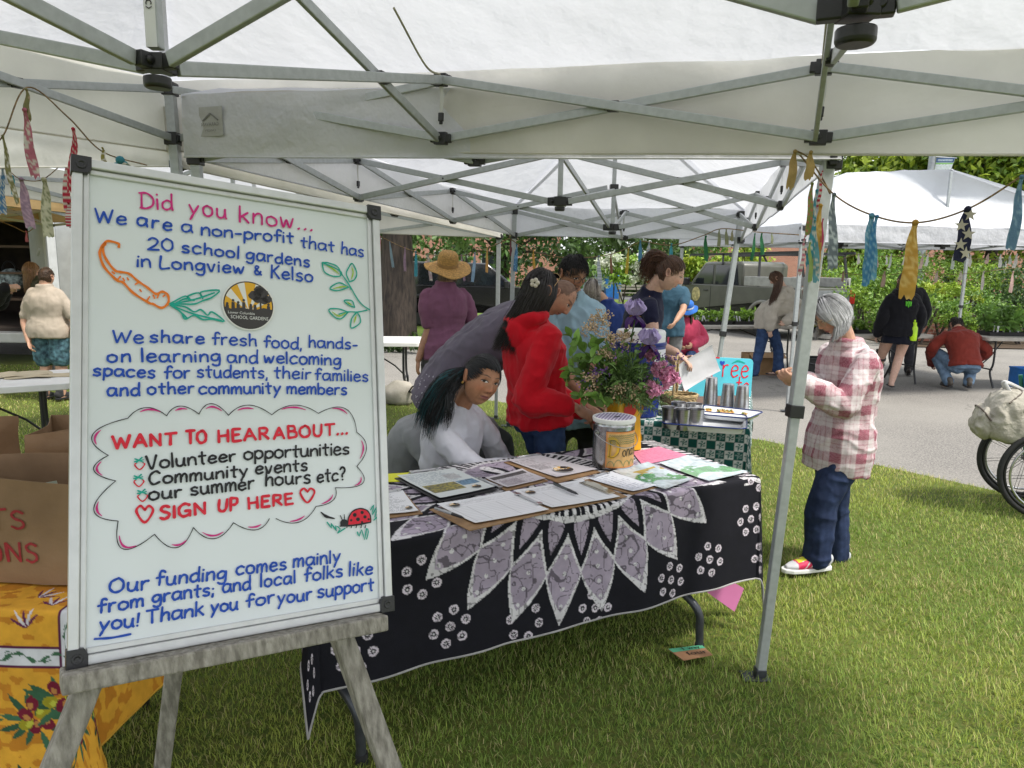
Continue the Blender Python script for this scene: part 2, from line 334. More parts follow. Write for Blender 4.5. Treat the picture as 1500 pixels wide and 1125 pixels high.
lawn_pts = [(-30, -14), (19, -14), (9.5, -1.6), (3.86, 5.13), (2.49, 6.8), (-1.2, 9.3), (-7, 12.2), (-30, 13.2)]
sheet('lawn', lawn_pts, 0.0, GRASS)
def sidewalk(a, b, wd, z=.05):
    mb = MB(); a = A(*a, 0); b = A(*b, 0); mb.bar(a + A(0, 0, z - .06), b + A(0, 0, z - .06), wd, .12)
    return tag(mb.build('sidewalk', M('concrete', (.52, .48, .42), .85, bump=.3)), kind='structure')
sidewalk((-60, 52), (10, 52), 1.5)
# mown grass blades near the camera, one mass nobody could count
def inside(pts, x, y):
    r = np.zeros(len(x), bool); n = len(pts)
    for i in range(n):
        (x1, y1), (x2, y2) = pts[i], pts[(i + 1) % n]
        c = ((y1 > y) != (y2 > y)) & (x < (x2 - x1) * (y - y1) / (y2 - y1 + 1e-12) + x1); r ^= c
    return r
def blades():
    xs = []; ys = []
    for y0, y1, d in ((1.5, 2.6, 9500), (2.6, 3.6, 8500), (3.6, 5, 5200), (5, 7, 2600), (7, 11, 900)):
        x0, x1 = -1.0 * y1 - .4, 1.0 * y1 + .6; n = int((x1 - x0) * (y1 - y0) * d); xs.append(RNG.uniform(x0, x1, n)); ys.append(RNG.uniform(y0, y1, n))
    x = np.concatenate(xs); y = np.concatenate(ys); k = inside(lawn_pts, x + RNG.normal(0, .03, len(x)), y); x, y = x[k], y[k]; n = len(x)
    cl = fbm(np.c_[x * 3, y * 3, x * 0], 3); cl2 = fbm(np.c_[x * .9, y * .9, x * 0 + 4], 9)
    h = (.012 + .020 * RNG.random(n)) * (.6 + .9 * cl); a = RNG.uniform(0, 2 * math.pi, n) + 2 * cl; wd = .0011 + .0009 * RNG.random(n) + .0003 * np.maximum(y - 3, 0)
    lean = h * (.3 + .9 * RNG.random(n)); dx, dy = np.cos(a), np.sin(a); sx, sy = -dy * wd, dx * wd; z = np.zeros(n)
    V = np.stack([np.c_[x - sx, y - sy, z], np.c_[x + sx, y + sy, z], np.c_[x + dx * lean * .35 + sx * .8, y + dy * lean * .35 + sy * .8, h * .6], np.c_[x + dx * lean * .35 - sx * .8, y + dy * lean * .35 - sy * .8, h * .6], np.c_[x + dx * lean, y + dy * lean, h]], 1).reshape(-1, 3)
    b = np.arange(n)[:, None] * 5
    F = np.vstack([b + np.array([[0, 1, 2]]), b + np.array([[0, 2, 3]]), b + np.array([[3, 2, 4]])])
    t = np.clip(cl2 * 1.5 - .25 + RNG.normal(0, .22, n), 0, 1)[:, None]; dry = (RNG.random(n) < .05 + .10 * cl + .30 * np.clip(fbm(np.c_[x * 1.7, y * 1.7, x * 0 + 9], 15) * 4 - 2.2, 0, 1))[:, None]
    c = (1 - t) * A(.20, .31, .048) + t * A(.42, .47, .09); c = np.where(dry, A(.52, .46, .20), c) * RNG.uniform(.7, 1.25, (n, 1))
    o = mkobj('grass', V, F, translucent('grass_blades', (.1, .2, .05), .35, vc=True, rough=.6, var=.05, bump=0), smooth=0, col=np.repeat(c, 5, 0)); tag(o, 'short mown grass of the lawn under the tents', 'grass', kind='stuff')
blades()
# ================================================================ tents
CANV = translucent('white_canopy_fabric', (.76, .77, .81), .41, var=.05, vs=1.3, rough=.7, bump=.8, bs=5)
VAL = translucent('aged_valance_fabric', (.77, .75, .69), .42, var=.08, vs=2.5, rough=.7, bump=.3, bs=5)
TAN = translucent('tan_canopy_fabric', (.42, .29, .13), .35, var=.08, vs=2, rough=.75, bump=.3, bs=6)
def fabric(Pq, n, m, mat, name, parent, wr=.012, sag=.0, seed=0, freq=3.0):
    """bilinear patch with sag and wrinkles; Pq = 4 corners a,b,c,d"""
    a, b, c, d = [np.asarray(p, float) for p in Pq]; s, t = np.meshgrid(np.linspace(0, 1, n), np.linspace(0, 1, m)); s = s[..., None]; t = t[..., None]
    P = (1 - t) * ((1 - s) * a + s * b) + t * ((1 - s) * d + s * c); N = nrm(np.cross(b - a + c - d, d - a + c - b))
    f = P.reshape(-1, 3); q = fbm(f * A(1, 1, 1.5) * freq, seed, 3) - .5; r = ridge(np.c_[s.reshape(-1) * 5 + q * 1.5, t.reshape(-1) * 2 + q, q * 0], seed + 7) - .5
    e = (np.sin(s * math.pi) * np.sin(t * math.pi)).reshape(-1); e2 = np.minimum(1, 4 * np.minimum(s, 1 - s).reshape(-1) + .0)
    f = f + N * ((q * 1.2 + r * .5) * wr * (.25 + .75 * e2))[:, None] - A(0, 0, 1) * (e * sag)[:, None]
    mb = MB(); mb.grid(f.reshape(m, n, 3)); return mb
def bolt(mb, c, n): mb.lathe([(.0, -.004), (.009, -.004), (.009, .004), (.004, .006)], c, 10, n)
def tent(label, Q, zt, nb, md, hubs, feet, ridge_z, mats, vdrop=.28, gap=.23, bar=(.016, .034), legw=.044, sides=(1, 1, 1, 1), detail=True, hub_s=1.0, seed=0, vout=.05, group='pop up tents over the stalls', tag_legs=True, braces=True):
    """Q corners A,B,C,D (x,y); zt z of the lower brackets; nb, md bays along AB / BC"""
    Q = [np.asarray(q, float) for q in Q]; cen = sum(Q) / 4
    T = thing('canopy_tent', label, 'tent', (*[float(k) for k in cen], 0), group); fab, val = mats
    def pt(s, t, top=0):
        xy = (1 - t) * ((1 - s) * Q[0] + s * Q[1]) + t * ((1 - s) * Q[3] + s * Q[2]); z = (1 - t) * ((1 - s) * zt[0] + s * zt[1]) + t * ((1 - s) * zt[3] + s * zt[2])
        return A(xy[0], xy[1], z + top * gap)
    bw, bh = bar
    def strut(p, q): MB().bar(p, q, bw, bh).build('strut', ALU, T, 0, .003)
    def bracket(c, d, s=1.0):
        x, y, z = frame(d); mb = MB(); mb.box(c, (.03 * s, .05 * s, .055 * s), x, y); mb.box(c + d * .03 * s, (.026 * s, .034 * s, .03 * s), x, y); mb.box(c - d * .03 * s, (.026 * s, .034 * s, .03 * s), x, y); bolt(mb, c - x * .016 * s, x); bolt(mb, c + x * .016 * s, x); mb.build('bracket', PLAST_BLK, T, 30, .003)
    runs = [((0, 0), (1, 0), nb), ((1, 0), (1, 1), md), ((1, 1), (0, 1), nb), ((0, 1), (0, 0), md)]
    for k, (a, b, n) in enumerate(runs):
        if not sides[k]: continue
        a = A(*a); b = A(*b); d = nrm(pt(*b) - pt(*a)); off = np.cross(d, A(0, 0, 1)) * .011
        for i in range(n):
            s0, s1 = a + (b - a) * i / n, a + (b - a) * (i + 1) / n
            strut(pt(*s0, 1) + off, pt(*s1) + off); strut(pt(*s0) - off, pt(*s1, 1) - off)
            if detail: bracket((pt(*s0, 1) + pt(*s0) + pt(*s1, 1) + pt(*s1)) / 4, d, .8)
            if i > 0 or True:
                bracket(pt(*s0, 1), d); bracket(pt(*s0), d)
                if i > 0 and detail:                               # tie strap with buckle
                    p = pt(*s0, 1); mb = MB(); y = np.cross(d, A(0, 0, 1)); pts = cat([p - A(0, 0, .02), p - A(0, 0, .07) + d * .005, p - A(0, 0, .13)], 6)
                    mb.grid(np.stack([pts - d * .008, pts + d * .008], 1)); so_ = mb.build('strap', M('strap_webbing', (.6, .6, .58), .8), T)
                    MB().box(p - A(0, 0, .145), (.022, .014, .035), d, y).box(p - A(0, 0, .168), (.016, .008, .012), d, y).build('buckle', PLAST_BLK, so_, 0, .003)
    H = []
    for hx, hy, hz, links, ph in hubs:                              # hub at bottom of the centre post
        c = A(hx, hy, hz); up = A(0, 0, ph); mb = MB(); s = hub_s
        mb.box(c, (.085 * s, .085 * s, .06 * s)); mb.lathe([(.0, -.055), (.026, -.055), (.03, -.05), (.03, -.03)], c, 18); 
        for k, (p0, p1) in enumerate(links):
            b = pt(p0, p1); d = nrm((b - c) * A(1, 1, 0)); x, y, z = frame(d); mb.box(c + d * .055 * s, (.04 * s, .056 * s, .06 * s), x, y); bolt(mb, c + d * .05 * s + x * .021 * s, x); bolt(mb, c + d * .05 * s - x * .021 * s, x)
        hb = mb.build('hub', PLAST_BLK, T, 30, .004); MB().box(c + up + A(0, 0, .0), (.075 * s, .075 * s, .055 * s)).build('hub', PLAST_BLK, T, 0, .004)
        MB().bar(c + A(0, 0, .03), A(hx, hy, ridge_z - .03), .03, .03, (1, 0, 0)).build('centre_post', ALU, T, 0, .003)
        for p0, p1 in links:
            d = nrm((pt(p0, p1) - c) * A(1, 1, 0)); off = np.cross(d, A(0, 0, 1)) * .010
            strut(pt(p0, p1, 1) + off, c + d * .05 + off); strut(pt(p0, p1) - off, c + up + d * .05 - off)
            if detail:
                tx = gap / (gap + ph); bracket(pt(p0, p1, 1) * (1 - tx) + (c + d * .05) * tx, d, .8)
        H.append(c)
    for i in range(len(H) - 1):
        for c_, g_ in ((H[i], 1), (H[i + 1], -1)): d_ = nrm((H[i + 1] - H[i]) * A(1, 1, 0)) * g_; X_, Y_, _z = frame(d_); MB().box(c_ + d_ * .062 * hub_s, (.04 * hub_s, .056 * hub_s, .07 * hub_s), X_, Y_).build('hub', PLAST_BLK, T, 0, .003)
        d = nrm((H[i + 1] - H[i]) * A(1, 1, 0)); off = np.cross(d, A(0, 0, 1)) * .01; up = A(0, 0, hubs[i][4])
        strut(H[i] + d * .05 + off, H[i + 1] + up - d * .05 + off); strut(H[i] + up + d * .05 - off, H[i + 1] - d * .05 - off)
    cs = [(0, 0), (1, 0), (1, 1), (0, 1)]
    for k, f in enumerate(feet):
        if f is None: continue
        p = pt(*cs[k], 1) + A(0, 0, .03); q = A(*f, .0); d = nrm(p - q); x, y, z = frame(d, (1, 0, 0) if k < 2 else (1, 0, 0)); m_ = q + (p - q) * .48
        lg = MB().bar(m_, p, legw, legw, (1, 0, 0)).bar(q + d * .01, m_ + d * .1, legw * .82, legw * .82, (1, 0, 0)).build('leg', ALU, T, 0, .004)
        MB().box(q + A(-.02, 0, .006), (.11, .075, .006)).box(q + A(0, 0, .025), (legw * .95, legw * .95, .035)).build('foot_plate', DARKSTEEL, lg, 0, .002)
        if detail:
            for h in (0, 1): MB().box(pt(*cs[k], h) , (.062, .062, .06)).build('bracket', PLAST_BLK, T, 0, .004)
            cl = MB().box(m_, (legw * 1.25, legw * 1.25, .05), x, y); cl.box(m_ - x * legw * .9, (.035, .018, .03), x, y); cl.bar(m_ - x * legw * 1.1 + A(0, 0, .012), m_ - x * legw * 1.75 - A(0, 0, .005), .014, .01); cl.build('leg_clamp', PLAST_BLK, lg, 0, .003)
    # fabric: four roof planes and the valance
    e = [pt(*c, 1) + A(0, 0, .05) + np.append(nrm(q - cen) * vout, 0) for c, q in zip(cs, Q)]; r0 = A(hubs[0][0], hubs[0][1], ridge_z); r1 = A(hubs[-1][0], hubs[-1][1], ridge_z)
    along = np.linalg.norm(Q[1] - Q[0]) >= np.linalg.norm(Q[3] - Q[0])  # ridge runs along AB
    pl = [(e[0], e[1], r1, r0), (e[1], e[2], r1, r1), (e[2], e[3], r0, r1), (e[3], e[0], r0, r0)] if along else [(e[0], e[1], r0, r0), (e[1], e[2], r1, r0), (e[2], e[3], r1, r1), (e[3], e[0], r0, r1)]
    roof = MB()
    for i, q in enumerate(pl):
        g = fabric(q, 60, 44, fab, '', None, .034, .045, seed + i * 5, 2.4); roof.add(g.v[0], g.f)
    roof.build('canopy', fab, T, 180)
    for k in range(4):
        a, b = e[k], e[(k + 1) % 4]; g = fabric((a, b, b - A(0, 0, vdrop), a - A(0, 0, vdrop)), 90, 10, val, '', None, .02, 0, seed + 31 + k, 2.2)
        if sides[k]:
            o = g.build('valance', val, T, 180)
            hem = MB(); P = g.v[0].reshape(10, 90, 3)[-1]; hem.tube(P, .005, 6); hem.build('hem', val, o)
    # seams of tape along the hips
    for p, q in ((e[0], r0), (e[1], r1 if along else r0), (e[2], r1), (e[3], r0 if along else r1)):
        L_ = cat([p, (p + q) / 2 - A(0, 0, .05), q], 10); d = nrm(q - p); s = np.cross(d, A(0, 0, 1)); s = nrm(s)
        MB().grid(np.stack([L_ - s * .02 - A(0, 0, .012), L_ + s * .02 - A(0, 0, .012)], 1)).build('seam', fab, T, 180)
    return T, pt, e
d1 = A(.9345, -.356); n1 = A(-.356, -.9345); J0 = A(-1.67, 3.60)
L1, W1 = 4.36, 3.0
T1, pt1, e1 = tent('white canopy tent overhead with dirty aged valance and big black hubs', [J0, J0 + d1 * L1, J0 + d1 * L1 + n1 * W1, J0 + n1 * W1], [2.235, 2.04, 2.06, 2.12], 3, 2,
    [(-.815, 1.70, 2.09, ((1 / 3., 0), (0, .5), (1 / 3., 1)), .46), (.515, 1.155, 2.045, ((2 / 3., 0), (1, .5), (2 / 3., 1)), .46)], [(-1.60, 3.58), (2.5, 2.06), (1.3, -.8), (-2.75, .8)], 3.2, (CANV, VAL), vdrop=.33, seed=1, hub_s=.60, sides=(1, 1, 1, 1), vout=.07)
# lettering on the centre post and the maker's patch seen through the valance
mb = MB(); put_text(mb, '‹classic›', A(-.838, 1.683, 2.42), (0, 0, -1), (1, 0, 0), .042, lift=-.0); 
cp = [o for o in T1.children if o.name.startswith('centre_post')][0]
mb = MB(); lab = MB(); lab.box(A(-.815, 1.6835, 2.22), (.024, .002, .20)); lb = lab.build('sticker', PAPER, cp, 0)
put_text(mb, '‹classic›', A(-.822, 1.6820, 2.29), (0, 0, -1), (1, 0, 0), .03); mb.build('lettering', BLACKC, lb, 0)
vv = [o for o in T1.children if o.name.startswith('valance')]; 
po = at(309, 178, 3.42); px = A(*d1, 0); pp = MB(); pp.box(po, (.135, .13, .002), px, (0, 0, 1)); pa = pp.build('maker_patch', translucent('patch_fabric', (.5, .5, .48), .3), vv[0], 0)
pm = MB(); o_ = po - px * .05 - A(*(-n1), 0) * .004; put_text(pm, 'CARAVAN', o_ + A(0, 0, -.02), px, (0, 0, 1), .022, .1, 0.003, mirror=True); put_text(pm, 'CANOPY', o_ + px * .018 + A(0, 0, -.045), px, (0, 0, 1), .014, .065, .003, mirror=True)
for k in (-1, 1): pm.bar(o_ + px * .05 + A(0, 0, .035), o_ + px * (.05 + k * .045) + A(0, 0, .004), .002, .007)
pm.build('lettering', M('grey_print', (.2, .2, .19), .7), pa, 0)
# bungee cord lines tied from the frame up to the roof
for (s0, q) in ((1 / 3., at(577, 12, 2.35)), (2 / 3., at(1211, 30, 2.2))):
    p = pt1(s0, 0, 1); MB().tube(cat([p + A(0, 0, .02), p * .6 + q * .4 + A(0, .01, -.03), q], 8), .004, 6).build('bungee_cord', M('cord', (.42, .39, .28), .8), T1)
# second tent behind, long way into the picture
T2, pt2, e2 = tent('white canopy tent behind the whiteboard with two centre posts over the checked table', [A(-1.52, 3.50), A(1.175, 2.745), A(2.10, 6.75), A(0, 7.2)], [2.13, 2.05, 1.92, 1.95], 2, 3,
    [(*at(820, 302, 4.3)[:2], 2.03, ((0, 1 / 3.), (1, 1 / 3.)), .27), (*at(897, 338, 5.65)[:2], 1.96, ((0, 2 / 3.), (1, 2 / 3.), (.5, 1)), .30)], [(-1.5, 3.5), (1.035, 2.68), (1.90, 6.72), (-.03, 7.25)], 2.95, (CANV, CANV), gap=.235, seed=40, bar=(.016, .036), hub_s=.85)
T4, pt4, e4 = tent('white canopy tent left of the checked table tent shading the paint table', [A(-4.5, 4.7), A(-1.68, 3.66), A(-.16, 7.5), A(-3.0, 8.6)], [2.2, 2.12, 1.95, 2.05], 2, 2,
    [(-2.35, 6.1, 2.1, ((0, .5), (1, .5), (.5, 1), (.5, 0)), .4)], [(-4.5, 4.7), None, (-.17, 7.6), (-3.0, 8.6)], 3.0, (CANV, VAL), seed=80, gap=.22)
T5, pt5, e5 = tent('tan canopy tent at far left in front of the open van', [A(-9.3, 7.6), A(-5.5, 6.9), A(-4.9, 10.3), A(-8.7, 11.0)], [2.2, 2.15, 2.12, 2.15], 2, 2,
    [(-7.1, 8.9, 2.15, ((0, .5), (1, .5), (.5, 1), (.5, 0)), .4)], [(-9.3, 7.6), None, (-4.6, 10.4), (-8.7, 11.0)], 2.9, (TAN, TAN), vdrop=.22, seed=120, gap=.22)
T3, pt3, e3 = tent('bright white canopy tent standing on the asphalt at right', [A(3.3, 8.3), A(8.6, 9.7), A(7.9, 12.6), A(2.6, 11.2)], [1.98, 2.02, 2.05, 2.0], 4, 2,
    [(*on(1240, 253, 2.92)[:2], 2.0, ((.25, 0), (.25, 1), (0, .5)), .4), (*on(1394, 248, 2.92)[:2], 2.0, ((.75, 0), (.75, 1), (1, .5)), .4)], [(3.28, 8.3), (8.6, 9.7), (7.9, 12.6), (2.6, 11.2)], 2.92, (translucent('new_canopy_fabric', (.66, .68, .72), .22, var=.02, bump=.25, bs=6), CANV), vdrop=.2, seed=160, gap=.15)
# ================================================================ whiteboard on its easel
BO = A(-.7592, 1.1252, .9549); BX = nrm(A(.8192, .5656, -.0953)); BY = nrm(A(-.0673, .2598, .9633)); BN = np.cross(BX, BY); BW, BH = .6095, .914
def bp(u, v): r = ray(u, v); o = A(0, 0, EYE); return o + r * (np.dot(BO - o, BN) / np.dot(r, BN))
def b2(x, y, z=0): return BO + BX * x + BY * y + BN * z
MELA = M('whiteboard_enamel', (.70, .745, .765), .16, var=.012, vs=3, spec=.5)
FRM = M('board_frame_aluminium', (.62, .63, .63), .35, metal=.45, var=.04, vs=30)
WB = thing('whiteboard', 'white marker board with handwritten notes and drawings propped on a wooden easel', 'whiteboard', BO)
MB().box(b2(BW / 2, BH / 2, -.008), (BW - .02, BH - .02, .012), BX, BY).build('panel', MELA, WB, 0)
for nm, x0, y0, x1, y1 in (('l', 0, 0, .028, BH), ('r', BW - .028, 0, BW, BH), ('b', .028, 0, BW - .028, .028), ('t', .028, BH - .028, BW - .028, BH)):
    c = b2((x0 + x1) / 2, (y0 + y1) / 2); sx, sy = x1 - x0, y1 - y0; vert = sx < sy; mb = MB()
    sg = 1 if nm in 'rt' else -1; ax = BX if vert else BY
    mb.box(c + ax * sg * .0055 - BN * .001, (.017 if vert else sx, sy if vert else .017, .022), BX, BY)
    mb.box(c - ax * sg * .0085 - BN * .004, (.0105 if vert else sx, sy if vert else .0105, .014), BX, BY); mb.build('frame', FRM, WB, 0, .002)
for i, (x, y) in enumerate(((.014, .014), (BW - .014, .014), (.014, BH - .014), (BW - .014, BH - .014))):
    mb = MB(); sx = 1 if x < .3 else -1; sy = 1 if y < .4 else -1; rr = .036
    out = [(-.0165, -.0165), (.0165, -.0165), (.0165, .006), (.010, .0165), (-.0165, .0165)]; out = [(px * sx, py * sy) for px, py in out]
    if sx * sy < 0: out = out[::-1]
    mb.prism(out, b2(x, y, -.014), BX, BY, .028); mb.lathe([(.0, .014), (.009, .014), (.009, .016), (.005, .016), (.004, .0145)], b2(x, y), 14, BN)
    mb.build('corner_cap', PLAST_BLK, WB, 30, .004)
INK = {k: M('marker_' + k, c, .42, var=.3, vs=70, spec=.3, col2=tuple(min(1, q * 1.12 + .012) for q in c)) for k, c in dict(blue=(.004, .06, .40), magenta=(.55, .012, .19), red=(.62, .008, .03), black=(.008, .008, .010), teal=(.0, .33, .25), orange=(.72, .17, .006), lime=(.30, .48, .03), white=(.75, .77, .77)).items()}
LN = {}; SUBJ = ['lettering']
def ln(ink): return LN.setdefault((SUBJ[0], ink), MB())
K4 = lambda x, y: (100 + x / 3.04, 230 + y / 3.04); K5 = lambda x, y: (100 + x / 2.8125, 580 + y / 2.8125)
def bw_(s, K, x0, y0, x1, y1, xh, ink, wd=.0039, sp=1.0, jit=.14):
    p0, p1 = bp(*K(x0, y0)), bp(*K(x1, y1)); h = np.linalg.norm(bp(*K(x0, y0 - xh)) - p0); write(ln(ink), s, p0, p1, h * .80, BX, BY, wd, jit, sp)
for a in (('Did', 318, 226, 466, 238, 56, 'magenta'), ('you', 535, 254, 705, 276, 56, 'magenta', .0042, 1.6), ('know...', 758, 288, 1090, 330, 56, 'magenta', .0042, 1.3),
          ('We', 118, 290, 258, 304, 44, 'blue'), ('are', 303, 305, 460, 330, 44, 'blue', .0042, 1.8), ('a', 503, 333, 553, 338, 42, 'blue'), ('non-profit', 590, 347, 1003, 384, 42, 'blue', .0042, .9), ('that', 1033, 402, 1185, 424, 40, 'blue'), ('has', 1214, 430, 1315, 446, 38, 'blue'),
          ('20', 350, 414, 468, 420, 40, 'blue'), ('school', 503, 424, 760, 452, 42, 'blue', .0042, 1.2), ('gardens', 790, 455, 1075, 490, 40, 'blue', .0042, 1.2), ('in', 303, 488, 368, 493, 42, 'blue'), ('Longview', 405, 494, 785, 520, 42, 'blue', .0042, 1.1), ('&', 826, 524, 862, 527, 32, 'blue'), ('Kelso', 900, 538, 1088, 557, 42, 'blue', .0042, 1.2),
          ('We', 195, 826, 335, 830, 44, 'blue'), ('share', 360, 824, 605, 832, 42, 'blue', .0042, 1.3), ('fresh', 640, 834, 838, 842, 42, 'blue'), ('food,', 870, 848, 1040, 856, 42, 'blue'), ('hands-', 1070, 848, 1288, 856, 40, 'blue'),
          ('on', 172, 914, 278, 912, 42, 'blue', .0042, 1.6), ('learning', 325, 912, 678, 912, 44, 'blue', .0042, 1.2), ('and', 707, 916, 843, 918, 44, 'blue'), ('welcoming', 870, 916, 1213, 928, 42, 'blue', .0042, 1.0),
          ('spaces', 108, 972, 385, 984, 42, 'blue', .0042, 1.2), ('for', 425, 986, 543, 984, 42, 'blue'), ('students,', 572, 980, 888, 986, 42, 'blue'), ('their', 915, 984, 1080, 990, 40, 'blue'), ('families', 1097, 992, 1335, 1000, 40, 'blue'),
          ('and', 172, 1064, 318, 1062, 44, 'blue', .0042, 1.3), ('other', 352, 1056, 560, 1052, 42, 'blue', .0042, 1.2), ('community', 580, 1055, 945, 1053, 42, 'blue', .0042, .9), ('members', 972, 1054, 1240, 1058, 40, 'blue', .0042, .9)):
    s, rest = a[0], a[1:]; bw_(s, K4, *rest)
for a in (('WANT', 182, 217, 445, 200, 40, 'red', .0056), ('TO', 485, 196, 570, 191, 38, 'red', .0056), ('HEAR', 615, 192, 828, 176, 39, 'red', .0056), ('ABOUT...', 845, 178, 1152, 157, 38, 'red', .0054, 1.2),
          ('Volunteer', 322, 302, 690, 268, 42, 'black', .0043), ('opportunities', 722, 262, 1157, 240, 42, 'black', .0043, .7), ('Community', 330, 366, 740, 330, 40, 'black', .0043), ('events', 770, 322, 985, 307, 40, 'black', .0043),
          ('our', 330, 430, 468, 416, 42, 'black', .0043), ('summer', 503, 410, 765, 382, 42, 'black', .0043), ('hours', 810, 370, 998, 358, 42, 'black', .0043), ('etc?', 1025, 356, 1142, 345, 42, 'black', .0043),
          ('SIGN', 375, 510, 570, 484, 39, 'red', .0056), ('UP', 615, 476, 700, 469, 38, 'red', .0056), ('HERE', 740, 466, 928, 444, 37, 'red', .0056),
          ('Our', 165, 812, 330, 796, 46, 'blue', .0044), ('funding', 360, 782, 650, 754, 44, 'blue', .0044), ('comes', 690, 738, 898, 714, 42, 'blue', .0044, 1.2), ('mainly', 925, 706, 1120, 684, 42, 'blue', .0044),
          ('from', 120, 896, 310, 866, 44, 'blue', .0044), ('grants;', 345, 854, 600, 818, 42, 'blue', .0044), ('and', 635, 812, 750, 796, 42, 'blue', .0044), ('local', 790, 788, 935, 770, 42, 'blue', .0044, 1.3), ('folks', 970, 764, 1130, 744, 40, 'blue', .0044), ('like', 1155, 741, 1253, 735, 42, 'blue', .0044),
          ('you!', 125, 968, 290, 948, 44, 'blue', .0044), ('Thank', 320, 938, 557, 903, 44, 'blue', .0044, .8), ('you', 585, 893, 698, 878, 42, 'blue', .0044, .8), ('for', 730, 872, 850, 850, 42, 'blue', .0044), ('your', 860, 858, 1003, 838, 42, 'blue', .0044), ('support', 1025, 832, 1258, 800, 42, 'blue', .0044, .8)):
    bw_(a[0], K5, *a[1:])
def draw(ink, K, pts, wd=.003, close=False, n=7, lift=.0006, taper=False):
    q = list(pts) + ([pts[0]] if close else []); P = cat(np.array([bp(*K(*p)) for p in q]), n); _lift[0] = (_lift[0] + 1) % 40
    ribbon(ln(ink), P, wd, BN, lift=lift + _lift[0] * 2e-5, taper=taper)
def fill(mb, K, pts, lift, n=7, smooth=True):
    P = np.array([bp(*K(*p)) for p in list(pts) + [pts[0]]]); P = cat(P, n)[:-1] if smooth else P[:-1]; mb.add(P + BN * lift, [tuple(range(len(P)))[::-1]])
draw('blue', K5, [(108, 1001), (180, 996), (257, 981)], .004)
SUBJ[0] = 'cloud_drawing'
lob = [(165, 245), (100, 160), (245, 92), (320, 48), (405, 82), (460, 42), (538, 75), (590, 32), (660, 80), (740, 38), (838, 78), (930, 38), (1030, 72), (1140, 52), (1188, 150), (1228, 212), (1188, 290), (1212, 360), (1100, 378), (1090, 430), (1020, 455), (950, 520), (855, 505)]
lo2 = [(828, 505), (770, 552), (680, 522), (600, 588), (515, 542), (445, 625), (355, 570), (225, 630), (205, 515), (105, 468), (195, 350), (105, 305), (165, 245)]
for L_ in (lob, lo2):
    for i in range(0, len(L_) - 2, 2):
        a, m_, b = [A(*p) for p in L_[i:i + 3]]; t = np.linspace(0, 1, 15)[:, None]; c = 2 * m_ - (a + b) / 2; Q = (1 - t) ** 2 * a + 2 * t * (1 - t) * c + t * t * b
        draw('black', K5, Q.tolist(), .0016, n=2); ctr = A(650, 300); Qi = Q + nrm(ctr - m_) * 13; draw('magenta', K5, Qi[4:12 if i % 4 else 10].tolist(), .0036, n=2, taper=True)
SUBJ[0] = 'heart_drawing'
for cx, cy, s in ((315, 487, 34), (985, 410, 29)): draw('red', K5, [(cx, cy - s * .55), (cx - s * .55, cy - s), (cx - s, cy - s * .3), (cx, cy + s), (cx + s, cy - s * .4), (cx + s * .5, cy - s), (cx, cy - s * .5)], .0044)
SUBJ[0] = 'berry_drawing'
for cx, cy in ((290, 285), (287, 355), (302, 416)):
    draw('red', K5, [(cx - 8, cy - 10), (cx - 16, cy), (cx + 4, cy + 18), (cx + 24, cy - 2), (cx + 16, cy - 12)], .0024); draw('teal', K5, [(cx - 16, cy - 26), (cx + 20, cy - 12)], .0026); draw('teal', K5, [(cx + 14, cy - 32), (cx - 10, cy - 10)], .0026); draw('teal', K5, [(cx - 18, cy - 14), (cx + 20, cy - 22)], .0022)
SUBJ[0] = 'ladybird_drawing'
draw('black', K5, [(1042, 480), (1062, 496), (1095, 505)], .0055, taper=True)
# carrot, sprig, ladybird
SUBJ[0] = 'carrot_drawing'
draw('orange', K4, [(225, 402), (222, 386), (175, 375), (150, 400), (140, 432), (160, 490), (215, 548), (245, 560), (290, 606), (360, 650), (378, 655), (415, 672), (445, 650), (442, 614), (418, 600), (390, 610), (350, 580), (310, 553), (270, 520), (230, 512), (205, 503), (168, 455), (153, 410), (165, 385)], .0046)
for p in ([(195, 512), (205, 520)], [(222, 545), (232, 532)], [(243, 540), (250, 552)], [(262, 538), (268, 548)], [(298, 568), (310, 560)], [(318, 590), (325, 600)], [(350, 640), (362, 622)], [(378, 615), (384, 630)], [(402, 612), (396, 628)], [(430, 614), (422, 622)]): draw('orange', K4, p, .003)
for L_ in ([(450, 655), (520, 620), (545, 640), (530, 622), (580, 605), (600, 632), (590, 602), (672, 594), (640, 625), (600, 640), (560, 655), (500, 655), (455, 657)], [(455, 658), (520, 668), (560, 690), (590, 680), (620, 705), (640, 690), (695, 732), (640, 722), (600, 725), (560, 705), (520, 722), (500, 690), (455, 660)], [(455, 656), (560, 635), (650, 605)], [(460, 662), (560, 700), (680, 728)], [(470, 665), (510, 700), (530, 720)], [(480, 650), (520, 632), (560, 640)]): draw('teal', K4, L_, .0032, n=4)
SUBJ[0] = 'sprig_drawing'
for L_ in ([(1130, 470), (1205, 505), (1220, 528)], [(1205, 505), (1250, 570), (1300, 650), (1357, 690)], [(1250, 570), (1258, 590)], [(1130, 470), (1140, 510), (1175, 530), (1212, 528), (1200, 490), (1160, 472), (1132, 470)], [(1252, 555), (1238, 520), (1250, 490), (1265, 475), (1284, 515), (1275, 545), (1252, 556)], [(1245, 578), (1205, 560), (1165, 585), (1200, 595), (1248, 580)], [(1330, 682), (1290, 690), (1245, 690), (1205, 700)], [(1245, 690), (1200, 676), (1160, 680), (1185, 712), (1215, 720), (1245, 692)], [(1275, 670), (1250, 660), (1228, 640), (1262, 640), (1275, 668)], [(1285, 690), (1262, 720), (1260, 762), (1298, 740), (1298, 712), (1286, 692)]): draw('teal', K4, L_, .0030)
